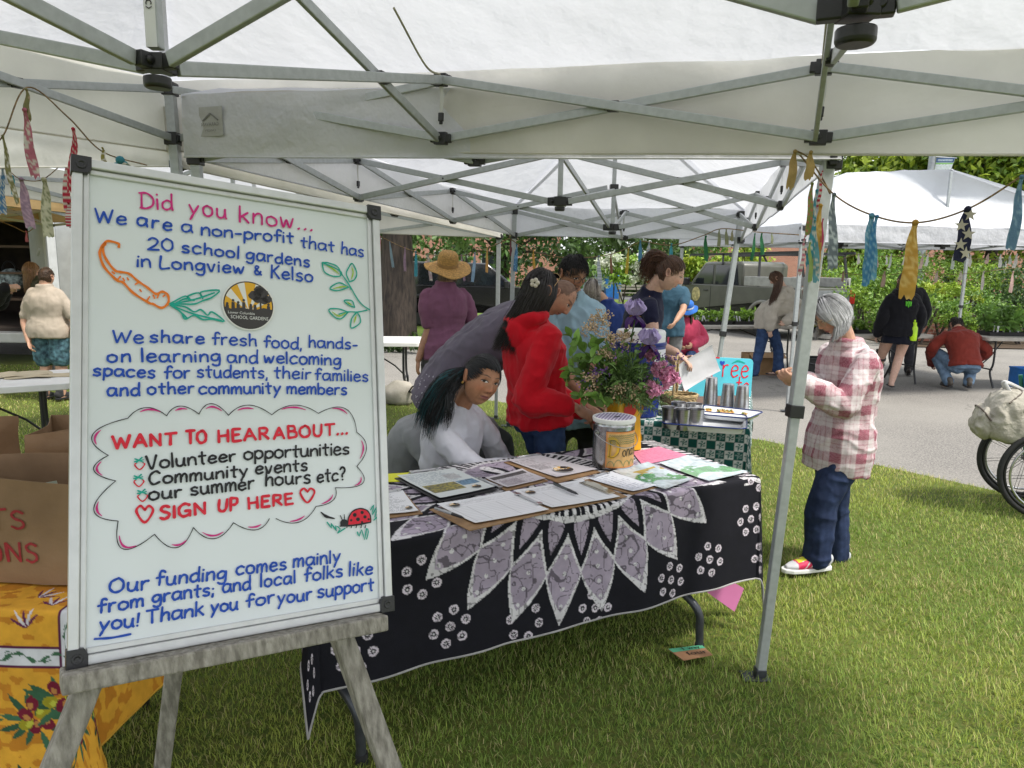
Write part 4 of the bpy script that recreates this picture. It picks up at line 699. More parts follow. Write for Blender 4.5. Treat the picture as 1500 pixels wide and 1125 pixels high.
# ================================================================ things on the black table
def can():
    c = on(897, 681, .751); r, h = .094, .222; T = thing('donation_can', 'shiny tin donation can with an orange handwritten label and slotted striped lid', 'can', c)
    prof = [(.0, 0), (r - .003, 0), (r, .004)] + [(r + (.0016 if k % 2 else -.0010), .012 + k * .011) for k in range(2)] + [(r, .04), (r, h - .03), (r + .0016, h - .025), (r, h - .02), (r, h)]
    TIN = M('tin_plate', (.50, .50, .50), .22, metal=1, var=.25, vs=12, bump=.15, bs=18); MB().lathe(prof, c, 48).build('body', TIN, T, 30)
    mb = MB(); n = 61; g = np.linspace(-1, 1, n); P = np.stack(np.meshgrid(g, g), -1).reshape(-1, 2); a = np.arctan2(P[:, 1], P[:, 0]); q = np.maximum(np.abs(P[:, 0]), np.abs(P[:, 1])); rr = q * (r - .008)
    V = np.c_[c[0] + rr * np.cos(a), c[1] + rr * np.sin(a), np.full(len(a), c[2] + h + .0065)]; st = ((V[:, 0] - .35 * V[:, 1]) * 62 % 1) < .55; col = np.where(st[:, None], A(.22, .17, .30), A(.62, .6, .68)); mb.grid(V.reshape(n, n, 3), col)
    ld = MB().lathe([(r + .003, h - .012), (r + .005, h - .004), (r + .004, h + .006), (r - .004, h + .008), (r - .008, h + .005), (0, h + .004)], c, 48).build('lid', WHITEP, T, 40); mb.build('striped_paper', VCP, ld, 0); MB().box(c + A(.01, -.01, h + .008), (.034, .008, .002), (.8, .6, 0), (-.6, .8, 0)).build('slot', BLACKC, ld, 0)
    # label wraps the side that faces front right
    a0, a1 = R(-118), R(-18); th = np.linspace(a0, a1, 40); z = np.linspace(.012, h - .045, 40); TH, Z = np.meshgrid(th, z); rl = r + .0022
    P = np.stack([c[0] + rl * np.cos(TH), c[1] + rl * np.sin(TH), c[2] + Z], -1); n_ = fbm(np.c_[TH.ravel() * 6, Z.ravel() * 40, Z.ravel() * 0], 4)[:, None]; col = A(.52, .30, .11) * (.75 + .5 * n_); e = ((Z < .018) | (Z > h - .051) | (TH < a0 + .06)).ravel(); col[e] = A(.55, .20, .05)
    lb = MB().grid(P, col).build('label', VCP, T, 180)
    def wrap(s, a, zb, xh, wd, ink, total, nm, sp=1.2, lift=.0038):
        m = MB(); write(m, s, A(0, 0, 0), A(total, 0, 0), xh, A(1, 0, 0), A(0, 1, 0), wd, .2, sp); V = np.vstack(m.v); t = a + V[:, 0] / rl
        m.v = [np.c_[c[0] + (rl + lift - .0022) * np.cos(t), c[1] + (rl + lift - .0022) * np.sin(t), c[2] + zb + V[:, 1]]]; m.build(nm, ink, lb, 0)
    wrap('D', a0 + .12, .062, .05, .013, M('gold_marker', (.65, .36, .02), .5), .045, 'lettering', lift=.0034); wrap('D', a0 + .12, .062, .05, .0022, M('dark_marker', (.05, .04, .02), .5), .052, 'lettering'); wrap('onate', a0 + .80, .066, .030, .0045, M('dark_marker'), .10, 'lettering')
    m = MB()
    for i in range(5):
        zz = h - .062 - i * .009; t = np.linspace(a0 + .15, a1 - .1, 60); y = zz + .0025 * np.sin(t * 60 + i) * (i != 2); W = np.c_[c[0] + (rl + .0012) * np.cos(t), c[1] + (rl + .0012) * np.sin(t), c[2] + y]
        m.tube(W, .0009, 4)
    m.build('lettering', M('green_marker', (.06, .22, .10), .5), lb, 0)
    m = MB()
    for k, (t0, rad) in enumerate(((.25, .016), (.62, .02), (1.05, .017), (1.4, .018))):
        t = np.linspace(.3, math.pi - .1, 14); aa = a0 + t0 + rad * np.cos(t) / rl; m.tube(np.c_[c[0] + (rl + .001) * np.cos(aa), c[1] + (rl + .001) * np.sin(aa), c[2] + .014 + rad * 1.8 * np.sin(t)], .001, 4)
    m.build('drawing', M('green_marker'), lb, 0)
    for t in (R(-150), R(30)):
        d = A(math.cos(t), math.sin(t), 0); e = c + d * r + A(0, 0, h - .06); MB().lathe([(.016, 0), (.016, .004), (.008, .005), (.008, .011), (0, .012)], e, 18, d).build('ear', TIN, T, 40)
    d = A(math.cos(R(-150)), math.sin(R(-150)), 0); s = A(-d[1], d[0], 0); e = c + A(0, 0, h - .06); pts = [e + d * (r + .01)] + [e + d * (r + .012) * math.cos(t) + s * (r + .018) * math.sin(t) - A(0, 0, .055 * math.sin(t)) for t in np.linspace(.2, math.pi - .2, 9)] + [e - d * (r + .01)]
    MB().tube(cat(pts, 4), .0018, 6).build('wire_handle', STEEL, T, 60)
can()
# ---- vase and flowers
VB = on(911, 655, .751)
def vase():
    T = thing('flower_vase', 'yellow tin vase with a red painted flower behind the donation can', 'vase', VB); yel = M('yellow_enamel', (.72, .40, .01), .35, var=.08, vs=20); h = .275
    X, Y = nrm(A(.94, .34, 0)), nrm(A(-.34, .94, 0)); 
    def ring(w_, z, rd=.012): 
        o = []
        for sx, sy, a in ((1, 1, 0), (-1, 1, 90), (-1, -1, 180), (1, -1, 270)): o += [VB + X * (sx * (w_ - rd) + rd * math.cos(R(a + k * 30))) + Y * (sy * (w_ - rd) + rd * math.sin(R(a + k * 30))) + A(0, 0, z) for k in range(4)]
        return o
    MB().grid(np.array([ring(.001, .002, .0005), ring(.074, .0), ring(.073, .01), ring(.060, h - .01), ring(.060, h), ring(.054, h), ring(.052, h - .06)]), closed=True).build('body', yel, T, 40)
    f = VB - Y * .0665 + A(0, 0, .155); N = -Y; U = nrm(A(0, 0, 1) + Y * -.05); red = M('red_enamel', (.50, .012, .01), .35); m = MB(); t = np.linspace(0, 2 * math.pi, 19)[:-1]
    m.add([f + X * .034 * math.cos(a) * (1 if math.sin(a) < 0 else 1.05) + U * (.05 + (.036 * math.sin(a) if math.sin(a) < 0 else .045 * math.sin(a) + .008 * math.cos(5 * a))) + N * .0 for a in t], [tuple(range(18))]); m.bar(f + U * .02 + N * .002, f - U * .06 + N * -.0035, .010, .002, N); m.build('painted_flower', red, T, 0)
    for s in (-1, 1):
        b = VB + X * s * .075 + A(0, 0, .12); mb = MB(); n = 12
        for k in (-1, 1):
            P = cat([b, b + X * s * .02 + A(0, 0, .04 * k), b + X * s * .035 + A(0, 0, .085 * k), b + X * s * .018 + A(0, 0, .10 * k)], 5); W = .012 * np.sin(np.linspace(.5, 2.9, len(P)))[:, None]; cl = np.where((np.arange(len(P)) % 2)[:, None], A(.55, .38, .05), A(.6, .55, .4)); mb.grid(np.stack([P - Y * W, P + Y * W], 1), np.repeat(cl, 2, 0))
        mb.build('ribbon_bow', VC, T, 180)
vase()
def leafs(mb, P, D, L_, W_, col, up=None, fold=.25, n=5, rng=RNG, raw=False):
    """many folded leaf blades: P base points, D directions"""
    P = np.asarray(P, float); D = nrm(D); k = len(P); L_ = np.broadcast_to(L_, (k,))[:, None]; W_ = np.broadcast_to(W_, (k,))[:, None]
    U = rng.normal(0, 1, (k, 3)) + (A(0, 0, 1.5) if up is None else up); S = nrm(np.cross(D, U)); N = np.cross(S, D); V = []
    prof = [(0, .12), (.3, .85), (.6, 1.), (.85, .55), (1, .03)] if n == 5 else [(0, .2), (.5, 1), (1, .05)]
    for f, w_ in prof:
        c = P + D * L_ * f - N * L_ * (.22 * f * f); V += [c - S * W_ * w_ * .5 + N * W_ * fold * w_, c, c + S * W_ * w_ * .5 + N * W_ * fold * w_]
    V = np.stack(V, 1).reshape(-1, 3); m = len(prof) * 3; F = []
    for i in range(len(prof) - 1): F += [(3 * i, 3 * i + 1, 3 * i + 4, 3 * i + 3), (3 * i + 1, 3 * i + 2, 3 * i + 5, 3 * i + 4)]
    F = (np.arange(k)[:, None, None] * m + np.array(F)[None]).reshape(-1, 4)
    col = np.asarray(col, float); col = np.repeat(np.broadcast_to(col, (k, 3)), m, 0)
    if raw: return V, F, col
    mb.add(V, F.tolist(), col)
def bouquet():
    c = VB + A(0, 0, .275); T = thing('flower_bouquet', 'mixed bouquet of purple irises, pink peonies and herbs in the yellow tin vase', 'bouquet', c); r = np.random.default_rng(3)
    d0 = VB[1]; q = lambda u, v, dy=0: at(u, v, d0 + dy); st = M('flower_stem', (.08, .15, .04), .6)
    # rosemary-like sprigs fanning out
    mb = MB(); sm = MB(); P, D, C_ = [], [], []
    for i in range(230):
        a = r.uniform(0, 2 * math.pi); e = r.uniform(-.35, 1.15); d = nrm(A(math.cos(a) * math.cos(e), math.sin(a) * math.cos(e) - .35, math.sin(e) * .9 + .15)); L_ = r.uniform(.10, .23); p = c + A(*r.normal(0, .02, 3)); pts = cat([p, p + d * L_ * .5 + A(0, 0, .015), p + d * L_ - A(0, 0, .01 + .02 * r.random())], 6); sm.tube(pts, .0016, 4)
        for j in range(26):
            f = .25 + .75 * j / 26; b = p + (pts[min(int(f * (len(pts) - 1)), len(pts) - 1)] - p); P.append(b); D.append(nrm(d * .8 + r.normal(0, .55, 3))); C_.append(A(.15, .24, .08) * r.uniform(.6, 1.6))
    leafs(mb, P, D, .034, .0055, C_, n=3); sm.build('stems', st, T, 60); mb.build('rosemary_foliage', VCL, T, 0)
    # broad leaf branches at left and low right
    mb = MB(); sm = MB()
    for path, k in (([q(890, 570), q(868, 530), q(845, 505, -.03), q(832, 488, -.05)], 16), ([q(885, 570), q(855, 545), q(838, 540, -.04), q(828, 560, -.04)], 16), ([q(890, 575), q(868, 568, -.03), q(855, 580, -.06), q(848, 572, -.05)], 12), ([q(915, 575), q(945, 570, -.05), q(958, 572, -.08)], 6), ([q(895, 560), q(880, 520, -.08), q(872, 500, -.1)], 10), ([q(890, 580, -.1), q(880, 582, -.14), q(872, 575, -.15)], 8)):
        C = cat(path, 8); sm.tube(C, np.linspace(.003, .0012, len(C)), 6); P, D, C_ = [], [], []
        for j in range(k):
            i = int((.25 + .75 * j / k) * (len(C) - 1)); t = nrm(C[min(i + 1, len(C) - 1)] - C[max(i - 1, 0)]); P.append(C[i]); D.append(nrm(t * .5 + r.normal(0, .75, 3) + A(0, -.25, .1))); C_.append(A(.15, .28, .05) * r.uniform(.5, 1.6))
        leafs(mb, P, D, r.uniform(.055, .085, k), r.uniform(.036, .052, k), C_, up=A(0, -.8, 1.4), fold=.1)
    sm.build('stems', st, T, 60); mb.build('leafy_branch', VCL, T, 0)
    # beige seed sprays
    mb = MB()
    for (u, v, dy, k, s) in ((868, 483, .0, 26, .05), (883, 470, .02, 30, .05), (893, 500, -.02, 34, .055), (905, 572, -.13, 26, .05), (925, 576, -.12, 22, .045), (890, 520, -.06, 34, .055), (915, 495, -.02, 24, .05), (950, 505, .0, 16, .04), (866, 555, -.1, 18, .04), (862, 575, -.08, 14, .04)):
        b = q(u, v, dy)
        for i in range(k):
            d = nrm(r.normal(0, 1, 3) + A(0, -.2, .6)); e = b + d * s * r.uniform(.3, 1.2); mb.tube([b, e], .0008, 3, col=A(.30, .22, .12))
            for j in range(5): mb.ball(e + r.normal(0, .007, 3), .0042, 5, 4, col=A(.58, .43, .28) * r.uniform(.7, 1.3))
    mb.build('seed_spray', VC, T, 60)
    # lavender / thyme flowers
    mb = MB()
    for (u, v, dy, k) in ((962, 533, -.06, 60), (985, 528, -.05, 40), (880, 545, -.12, 50), (930, 500, .0, 30), (945, 555, -.08, 50), (866, 560, -.1, 20), (905, 515, -.1, 26)):
        b = q(u, v, dy); mb2 = []
        for i in range(k): mb.ball(b + r.normal(0, .018, 3) + A(.9, 0, .25) * r.normal(0, .028), r.uniform(.003, .0055), 5, 4, col=A(.16, .085, .24) * r.uniform(.5, 1.6))
    mb.build('lavender', VC, T, 60)
    mb = MB(); P = r.normal(0, 1, (420, 3)) * A(.075, .06, .065) + q(900, 545, -.02); leafs(mb, P, nrm(P - c + A(0, -.05, .02)) + r.normal(0, .5, (420, 3)), r.uniform(.03, .06, 420), r.uniform(.012, .026, 420), A(.12, .21, .05) * r.uniform(.5, 1.6, (420, 1)), n=3); mb.build('filler_greens', VCL, T, 0)
    # peonies: ruffled pink petals
    def petal(mb, p, d, L_, W_, col, cup=.3, ruf=.12, n=9, up=A(0, 0, 1)):
        d = nrm(d); s = np.cross(d, up); s = nrm(s) if np.linalg.norm(s) > .1 else A(1, 0, 0); N = np.cross(s, d); a, b = np.meshgrid(np.linspace(0, 1, n), np.linspace(-1, 1, n), indexing='ij'); w_ = W_ * np.sin(np.clip(a * .82 + .12, 0, 1) * math.pi) ** .65
        rf = ruf * L_ * a ** 2 * np.sin(b * 7 + p[0] * 900 + a * 3); G = p + d * (L_ * a * (1 - .15 * b * b))[..., None] + s * (w_ * b * .5)[..., None] + N * (cup * L_ * (a ** 2) + .25 * W_ * b * b * a + rf)[..., None]
        cc = np.broadcast_to(np.asarray(col), (n * n, 3)) * (1 - .35 * (1 - a.reshape(-1, 1)) * (np.abs(np.sin(b.reshape(-1, 1) * 9)) > .8)); mb.grid(G, cc)
    for (u, v, dy, s) in ((953, 520, -.06, .036), (980, 553, -.11, .054), (957, 570, -.13, .046), (966, 542, -.10, .046)):
        b = q(u, v, dy); mb = MB()
        for i in range(46):
            d = nrm(r.normal(0, 1, 3) + A(.1, -.9, .25)); petal(mb, b + d * s * .1, d, s * r.uniform(.7, 1.15), s * .8, A(.70, .30, .46) * r.uniform(.7, 1.25) + A(.1, .08, .1) * r.random(), .1, .2, 6, nrm(r.normal(0, 1, 3)))
        mb.build('peony', VCL, T, 180)
    for (u, v, dy) in ((930, 462, 0), (951, 505, -.08)):
        b = q(u, v, dy); mb = MB(); t2 = cat([b - A(.0, .0, .02), (b + c) / 2 + A(0, 0, .02), c], 6); MB().tube(t2, .004, 6).build('stem', st, T, 60)
        for k in range(3):
            a = k * 2.094 + .5; d = A(math.cos(a), math.sin(a), 0); petal(mb, b, d * .75 + A(0, 0, 1), .082, .080, A(.46, .37, .64) * r.uniform(.85, 1.15), -.18, .26, 12, d); petal(mb, b, d * .4 + A(0, 0, 1), .072, .07, A(.52, .43, .70), -.25, .28, 12, d)
            a += 1.047; d = A(math.cos(a), math.sin(a), 0); petal(mb, b + d * .006, d * .8 + A(0, 0, -.75), .080, .062, A(.065, .012, .16) * r.uniform(.8, 1.2), -.25, .1, 12, A(0, 0, 1)); petal(mb, b + d * .004 + A(0, 0, .004), d * .9 + A(0, 0, -.35), .032, .014, A(.55, .30, .03), .0, .06, 6)
        mb.build('iris', VCL, T, 180)
bouquet()
# ================================================================ checked table and what stands on it
CE = nrm(A(.32, .947)); CW = A(-CE[1], CE[0]); FR2 = A(1.355, 3.98); CL, CWh = .74, .375
CC = FR2 + CE * CL + CW * CWh
ftable('folding table under the green checked tablecloth', CC, CE, CL - .012, CWh - .012, .743, group='folding tables', legmat=DARKSTEEL)
def gingham(s, t):
    q = .052; i = np.floor(s / q).astype(int); j = np.floor(t / q).astype(int); fx, fy = s / q - i - .5, t / q - j - .5; g, w_ = A(.010, .085, .075), A(.58, .60, .60); c = np.where((((i + j) % 2) == 0)[:, None], g, w_) * np.ones((len(s), 3))
    rr = np.hypot(fx, fy); an = np.arctan2(fy, fx); mo = (rr < .30 + .09 * np.cos(5 * an + 1)) & (rr > .07) & (np.cos(5 * an) > -.55); odd = (j % 2 == 0)
    c[mo & ((i + j) % 2 == 1)] = g * 1.5; mo2 = mo & ((i + j) % 2 == 0) & odd; c[mo2] = A(.22, .30, .29); return c * (.9 + .2 * fbm(np.c_[s * 60, t * 60, s * 0], 2)[:, None])
drape('tablecloth', 'green and white checked cloth with leaf motifs under the trays and cups', CC, CE, CW * -1, CL, CWh, .75, (.33, .25, .3, .26), .0065, gingham, .02, .10, seed=8)
ENA = M('white_enamel', (.74, .76, .78), .18, var=.02, coat=.4); BLU = M('blue_enamel_rim', (.012, .03, .16), .25)
def tray(label, q, h, z):
    q = [np.asarray(p, float) for p in q]; c = sum(q) / 4; T = thing('enamel_tray', label, 'tray', c - A(0, 0, h), 'enamel trays on the checked cloth'); n = 10
    def loop(f, dz, rd=.14):
        P = []
        for k in range(4):
            a, b, d = q[k - 1], q[k], q[(k + 1) % 4]; p0 = b + (a - b) * rd; p1 = b + (d - b) * rd; t = np.linspace(0, 1, 7)[:, None]; P.append((1 - t) ** 2 * p0 + 2 * t * (1 - t) * b + t * t * p1)
        P = np.vstack(P); return c + (P - c) * f + A(0, 0, dz)
    MB().grid(np.array([loop(.02, -h + .003), loop(.84, -h + .003), loop(.87, -h + .006), loop(.94, -.006), loop(1, 0), loop(1.0, -.003), loop(.945, -.009), loop(.88, -h), loop(.02, -h)]), closed=True).build('body', ENA, T, 50)
    L_ = loop(1.0, 0); MB().tube(np.vstack([L_, L_[:2]]), .0042, 8).build('rim', BLU, T, 60); return T
z1 = .795; tray('front white enamel tray with blue rim holding upright steel cups', [on(966, 620, z1), on(1094, 629, z1), on(1094, 608, z1), on(1006, 601, z1)], .038, z1)
z2 = .805; tray('rear white enamel tray with blue rim and herb flatbreads', [on(1028, 607, z2), on(1096, 613, z2), on(1119, 603, z2), on(1031, 593, z2)], .026, z2)
def flatbread(u, v, s, label):
    c = on(u, v, z2 - .018); r = np.random.default_rng(u); mb = MB(); mb.ball(c, (s, s * .8, .006), 16, 7, col=A(.50, .30, .10))
    for i in range(40): mb.ball(c + A(r.normal(0, s * .4), r.normal(0, s * .35), .006), r.uniform(.003, .008), 5, 4, col=[A(.10, .18, .03), A(.55, .42, .18), A(.42, .2, .05)][i % 3])
    tag(mb.build('flatbread', VC, None, 60, loc=c), label, 'food', 'flatbreads on the rear tray')
flatbread(1063, 603, .055, 'larger herb flatbread in the middle of the rear tray'); flatbread(1036, 601, .03, 'small flatbread piece at the left end of the rear tray'); flatbread(1090, 607, .018, 'crumb of flatbread near the right corner of the rear tray')
def cup(c, label, inv=False, r=.047, h=.118, group='steel cups'):
    T = thing('steel_cup', label, 'cup', c, group); p = [(r * .78, 0), (r * .8, .003), (r * .9, h * .5), (r, h - .004), (r + .0015, h), (r - .002, h - .002), (r * .88, h * .5), (r * .76, .006), (.0, .006)]; p = [(0, 0)] + p
    if inv: p = [(a, h - b) for a, b in p]
    MB().lathe(p, c, 28, cap=False).build('body', STEEL, T, 35); return T
zt_ = .760
for (u, v), l in zip(((980, 626), (999, 629), (1018, 629), (994, 618), (1016, 620)), ('upright steel cup standing leftmost in the front tray', 'upright steel cup in the middle of the front row of cups', 'upright steel cup standing rightmost in the front tray', 'steel cup half hidden behind the left pair of cups', 'steel cup half hidden behind the right pair of cups')): cup(on(u, v, zt_ - .0), l)
STK = [((1040, 596), 4, 'tallest upturned stack of steel cups'), ((1065, 597), 3, 'middle upturned stack of steel cups'), ((1086, 600), 3, 'rightmost upturned stack of steel cups beside the blue sign')]
for (u, v), n, l in STK:
    b = on(u, v, .757)
    for k in range(n): cup(b + A(0, 0, k * (.016 if n == 3 else .024)), ('bottom cup of the ' if k == 0 else 'top cup of the ' if k == n - 1 else 'second cup up in the ' if k == 1 else 'third cup up in the ') + l, True, .045, .125, 'stacked steel cups')
# drinks cooler
def cooler():
    c = A(.785, 4.34, .751); T = thing('drinks_cooler', 'round blue insulated drinks cooler with a white screw lid', 'cooler', c); b = M('blue_cooler_plastic', (.012, .030, .20), .4, var=.06, bump=.05, bs=120)
    P = [(0, 0), (.118, 0), (.124, .006), (.131, .16), (.139, .165), (.141, .18)]
    MB().lathe(P + [(.150, .41), (.152, .43), (.150, .435)], c, 48).build('body', b, T, 35); MB().lathe([(.151, .435), (.156, .44), (.157, .455), (.151, .46)], c, 48).build('rim', b, T, 40)
    MB().lathe([(.149, .46), (.150, .515), (.142, .528), (.06, .53), (0, .53)], c, 48).build('lid', WHITEP, T, 40); mb = MB()
    for k in range(28): a = k * 2 * math.pi / 28; d = A(math.cos(a), math.sin(a), 0); mb.bar(c + d * .143 + A(0, 0, .19), c + d * .149 + A(0, 0, .28), .006, .006, d)
    mb.build('ribs', b, T, 0); th = np.linspace(-1.15, -.35, 14); mb = MB(); G = np.array([[c + A(.1545 * math.cos(t), .1545 * math.sin(t), z) for t in th] for z in (.315, .42)]); G[0] -= (G[0] - c) * A(1, 1, 0) * .02; mb.grid(G); l_ = mb.build('label', PAPER, T, 180)
    d = A(math.cos(-.75), math.sin(-.75), 0); s = A(-d[1], d[0], 0); mb = MB(); 
    for k in (-1, 0, 1): leafs(mb, [c + d * .157 + A(0, 0, .34)], [s * k * .7 + A(0, 0, 1)], .05, .02, A(.15, .3, .1), up=d)
    mb.build('drawing', VCP, l_, 0)
cooler()
def basket():
    c = on(992, 606, .751); T = thing('wicker_basket', 'pale wicker basket with an arched handle beside the blue cooler', 'basket', c); w_ = M('wicker', (.50, .36, .17), .7, var=.3, vs=60, bump=.4, bs=120); mb = MB(); rx, ry = .115, .085
    for j in range(11):
        z = .008 + j * .0105; f = .72 + .28 * (j / 10) ** .8; t = np.linspace(0, 2 * math.pi, 73); wv = 1 + .022 * np.sin(t * 18 + (j % 2) * math.pi); mb.tube(np.c_[c[0] + rx * f * wv * np.cos(t), c[1] + ry * f * wv * np.sin(t), np.full(73, c[2] + z)], .0062, 6)
    mb.lathe([(0, .002), (.075, .002)], c, 24); mb.build('woven_body', w_, T, 60); mb = MB()
    for k in range(3): t = np.linspace(0, 2 * math.pi, 60); mb.tube(np.c_[c[0] + (rx + .004) * np.cos(t), c[1] + (ry + .004) * np.sin(t), c[2] + .122 + .006 * np.sin(9 * t + k * 2.1)], .005, 6)
    mb.build('rim', w_, T, 60); mb = MB(); t = np.linspace(0, math.pi, 30)
    for k in range(2): mb.tube(np.c_[c[0] - .02 + .03 * np.cos(t) + .004 * np.sin(t * 14 + k * 3.14), c[1] + .088 * np.cos(t), c[2] + .118 + .245 * np.sin(t) ** .8], .0065, 6)
    mb.build('handle', w_, T, 60)
basket()
flat('cutting_board', 'reddish brown wooden cutting board behind the cup stacks', 'cutting board', [on(1000, 563, .762), on(1094, 563, .762), on(1092, 592, .762), on(1003, 592, .762)], M('cherry_board', (.20, .085, .045), .5, var=.2, vs=8, stretch=(1, 8, 8)), None, (2, 2), .012)
for u0, v0, u1, v1, l in ((1003, 560, 1035, 561, 'knife with brown handle lying left on the cutting board'), (1050, 561, 1085, 560, 'knife with brown handle lying right on the cutting board')):
    a, b = on(u0, v0, .768), on(u1, v1, .768); T = thing('kitchen_knife', l, 'knife', a, 'knives on the cutting board'); d = b - a; MB().tube([a + A(0, 0, .008), a + d * .12 + A(0, 0, .01), a + d * .45 + A(0, 0, .008)], [.008, .011, .008], 8).build('handle', M('knife_handle', (.22, .09, .03), .5), T, 50)
    n = nrm(np.cross(d, A(0, 0, 1))); MB().prism([(0, -.012), (np.linalg.norm(d) * .9, .0), (np.linalg.norm(d) * .8, .012), (0, .012)], a + d * .45 + A(0, 0, .006), d, n, .002).build('blade', STEEL, T, 0)
tb = thing('plastic_tub', 'clear plastic tub of supplies at the back of the cutting board', 'tub', on(1040, 556, .751)); a, b, c_, d_ = [on(*p, .752) for p in ((1003, 572), (1075, 571), (1082, 562), (1010, 562))]; cp_ = M('clear_plastic', (.75, .78, .8), .15, trans=.75)
MB().grid(np.array([[p + A(0, 0, z) for p in (a, b, c_, d_)] for z in (.0, .075)]), closed=True).build('walls', cp_, tb, 0); MB().tube([p + A(0, 0, .075) for p in (a, b, c_, d_, a)], .004, 6).build('rim', cp_, tb, 50)
tg = thing('serving_tongs', 'steel serving tongs resting beside the wicker basket', 'tongs', on(1015, 585, .77)); a, b = on(1002, 585, .775), on(1024, 579, .78); MB().tube([a, b], .005, 6).tube([a + A(0, 0, .012), b + A(0, 0, .004)], .005, 6).build('arms', STEEL, tg, 60)
# blue painted sign
def sign():
    b = A(1.58, 5.04, .751); pr = [at(1012, 521, 4.96), at(1104, 526, 5.06), at(1099, 582, 5.02), at(1008, 580, 4.93)]; T = thing('painted_sign', 'bright blue hand painted sign with red lettering leaning at the back of the checked table', 'sign', pr[3])
    X = nrm(pr[1] - pr[0]); Y = nrm(pr[0] - pr[3]); N = np.cross(X, Y); w_, h = np.linalg.norm(pr[1] - pr[0]), np.linalg.norm(pr[0] - pr[3]); o = pr[3]; rr = .03; out = []
    for cx, cy, a in ((w_ - rr, h - rr, 0), (rr, h - rr, 90), (rr, rr, 180), (w_ - rr, rr, 270)): out += [(cx + rr * math.cos(R(a + k * 18)), cy + rr * math.sin(R(a + k * 18))) for k in range(6)]
    MB().prism(out, o - N * .014, X, Y, .014).build('panel', M('sky_blue_paint', (.09, .55, .68), .5, var=.06, vs=12), T, 0, .002); red = MB()
    write(red, 'Free', o + X * w_ * .33 + Y * h * .52, o + X * w_ * .93 + Y * h * .52, .085, X, Y, .010, .1, 1.6, lift=.002); write(red, 'ts', o + X * w_ * .74 + Y * h * .12, o + X * w_ * .94 + Y * h * .1, .08, X, Y, .010, .1, 1.2, lift=.002); red.build('lettering', INK['red'], T, 0)
    g = MB(); P = cat([o + X * w_ * .66 + Y * h * .87, o + X * w_ * .75 + Y * h * .93, o + X * w_ * .86 + Y * h * .89], 6); ribbon(g, P, .012, N, lift=.002, taper=True); g.build('drawing', INK['teal'], T, 0); g = MB(); c = o + X * w_ * .50 + Y * h * .86; t = np.linspace(0, 2 * math.pi, 24)[:-1]; g.add([c + X * .020 * math.sin(a) ** 3 + Y * .0013 * (13 * math.cos(a) - 5 * math.cos(2 * a) - 2 * math.cos(3 * a)) + N * .002 for a in t], [tuple(range(23))]); g.build('drawing', INK['blue'], T, 0)
sign()
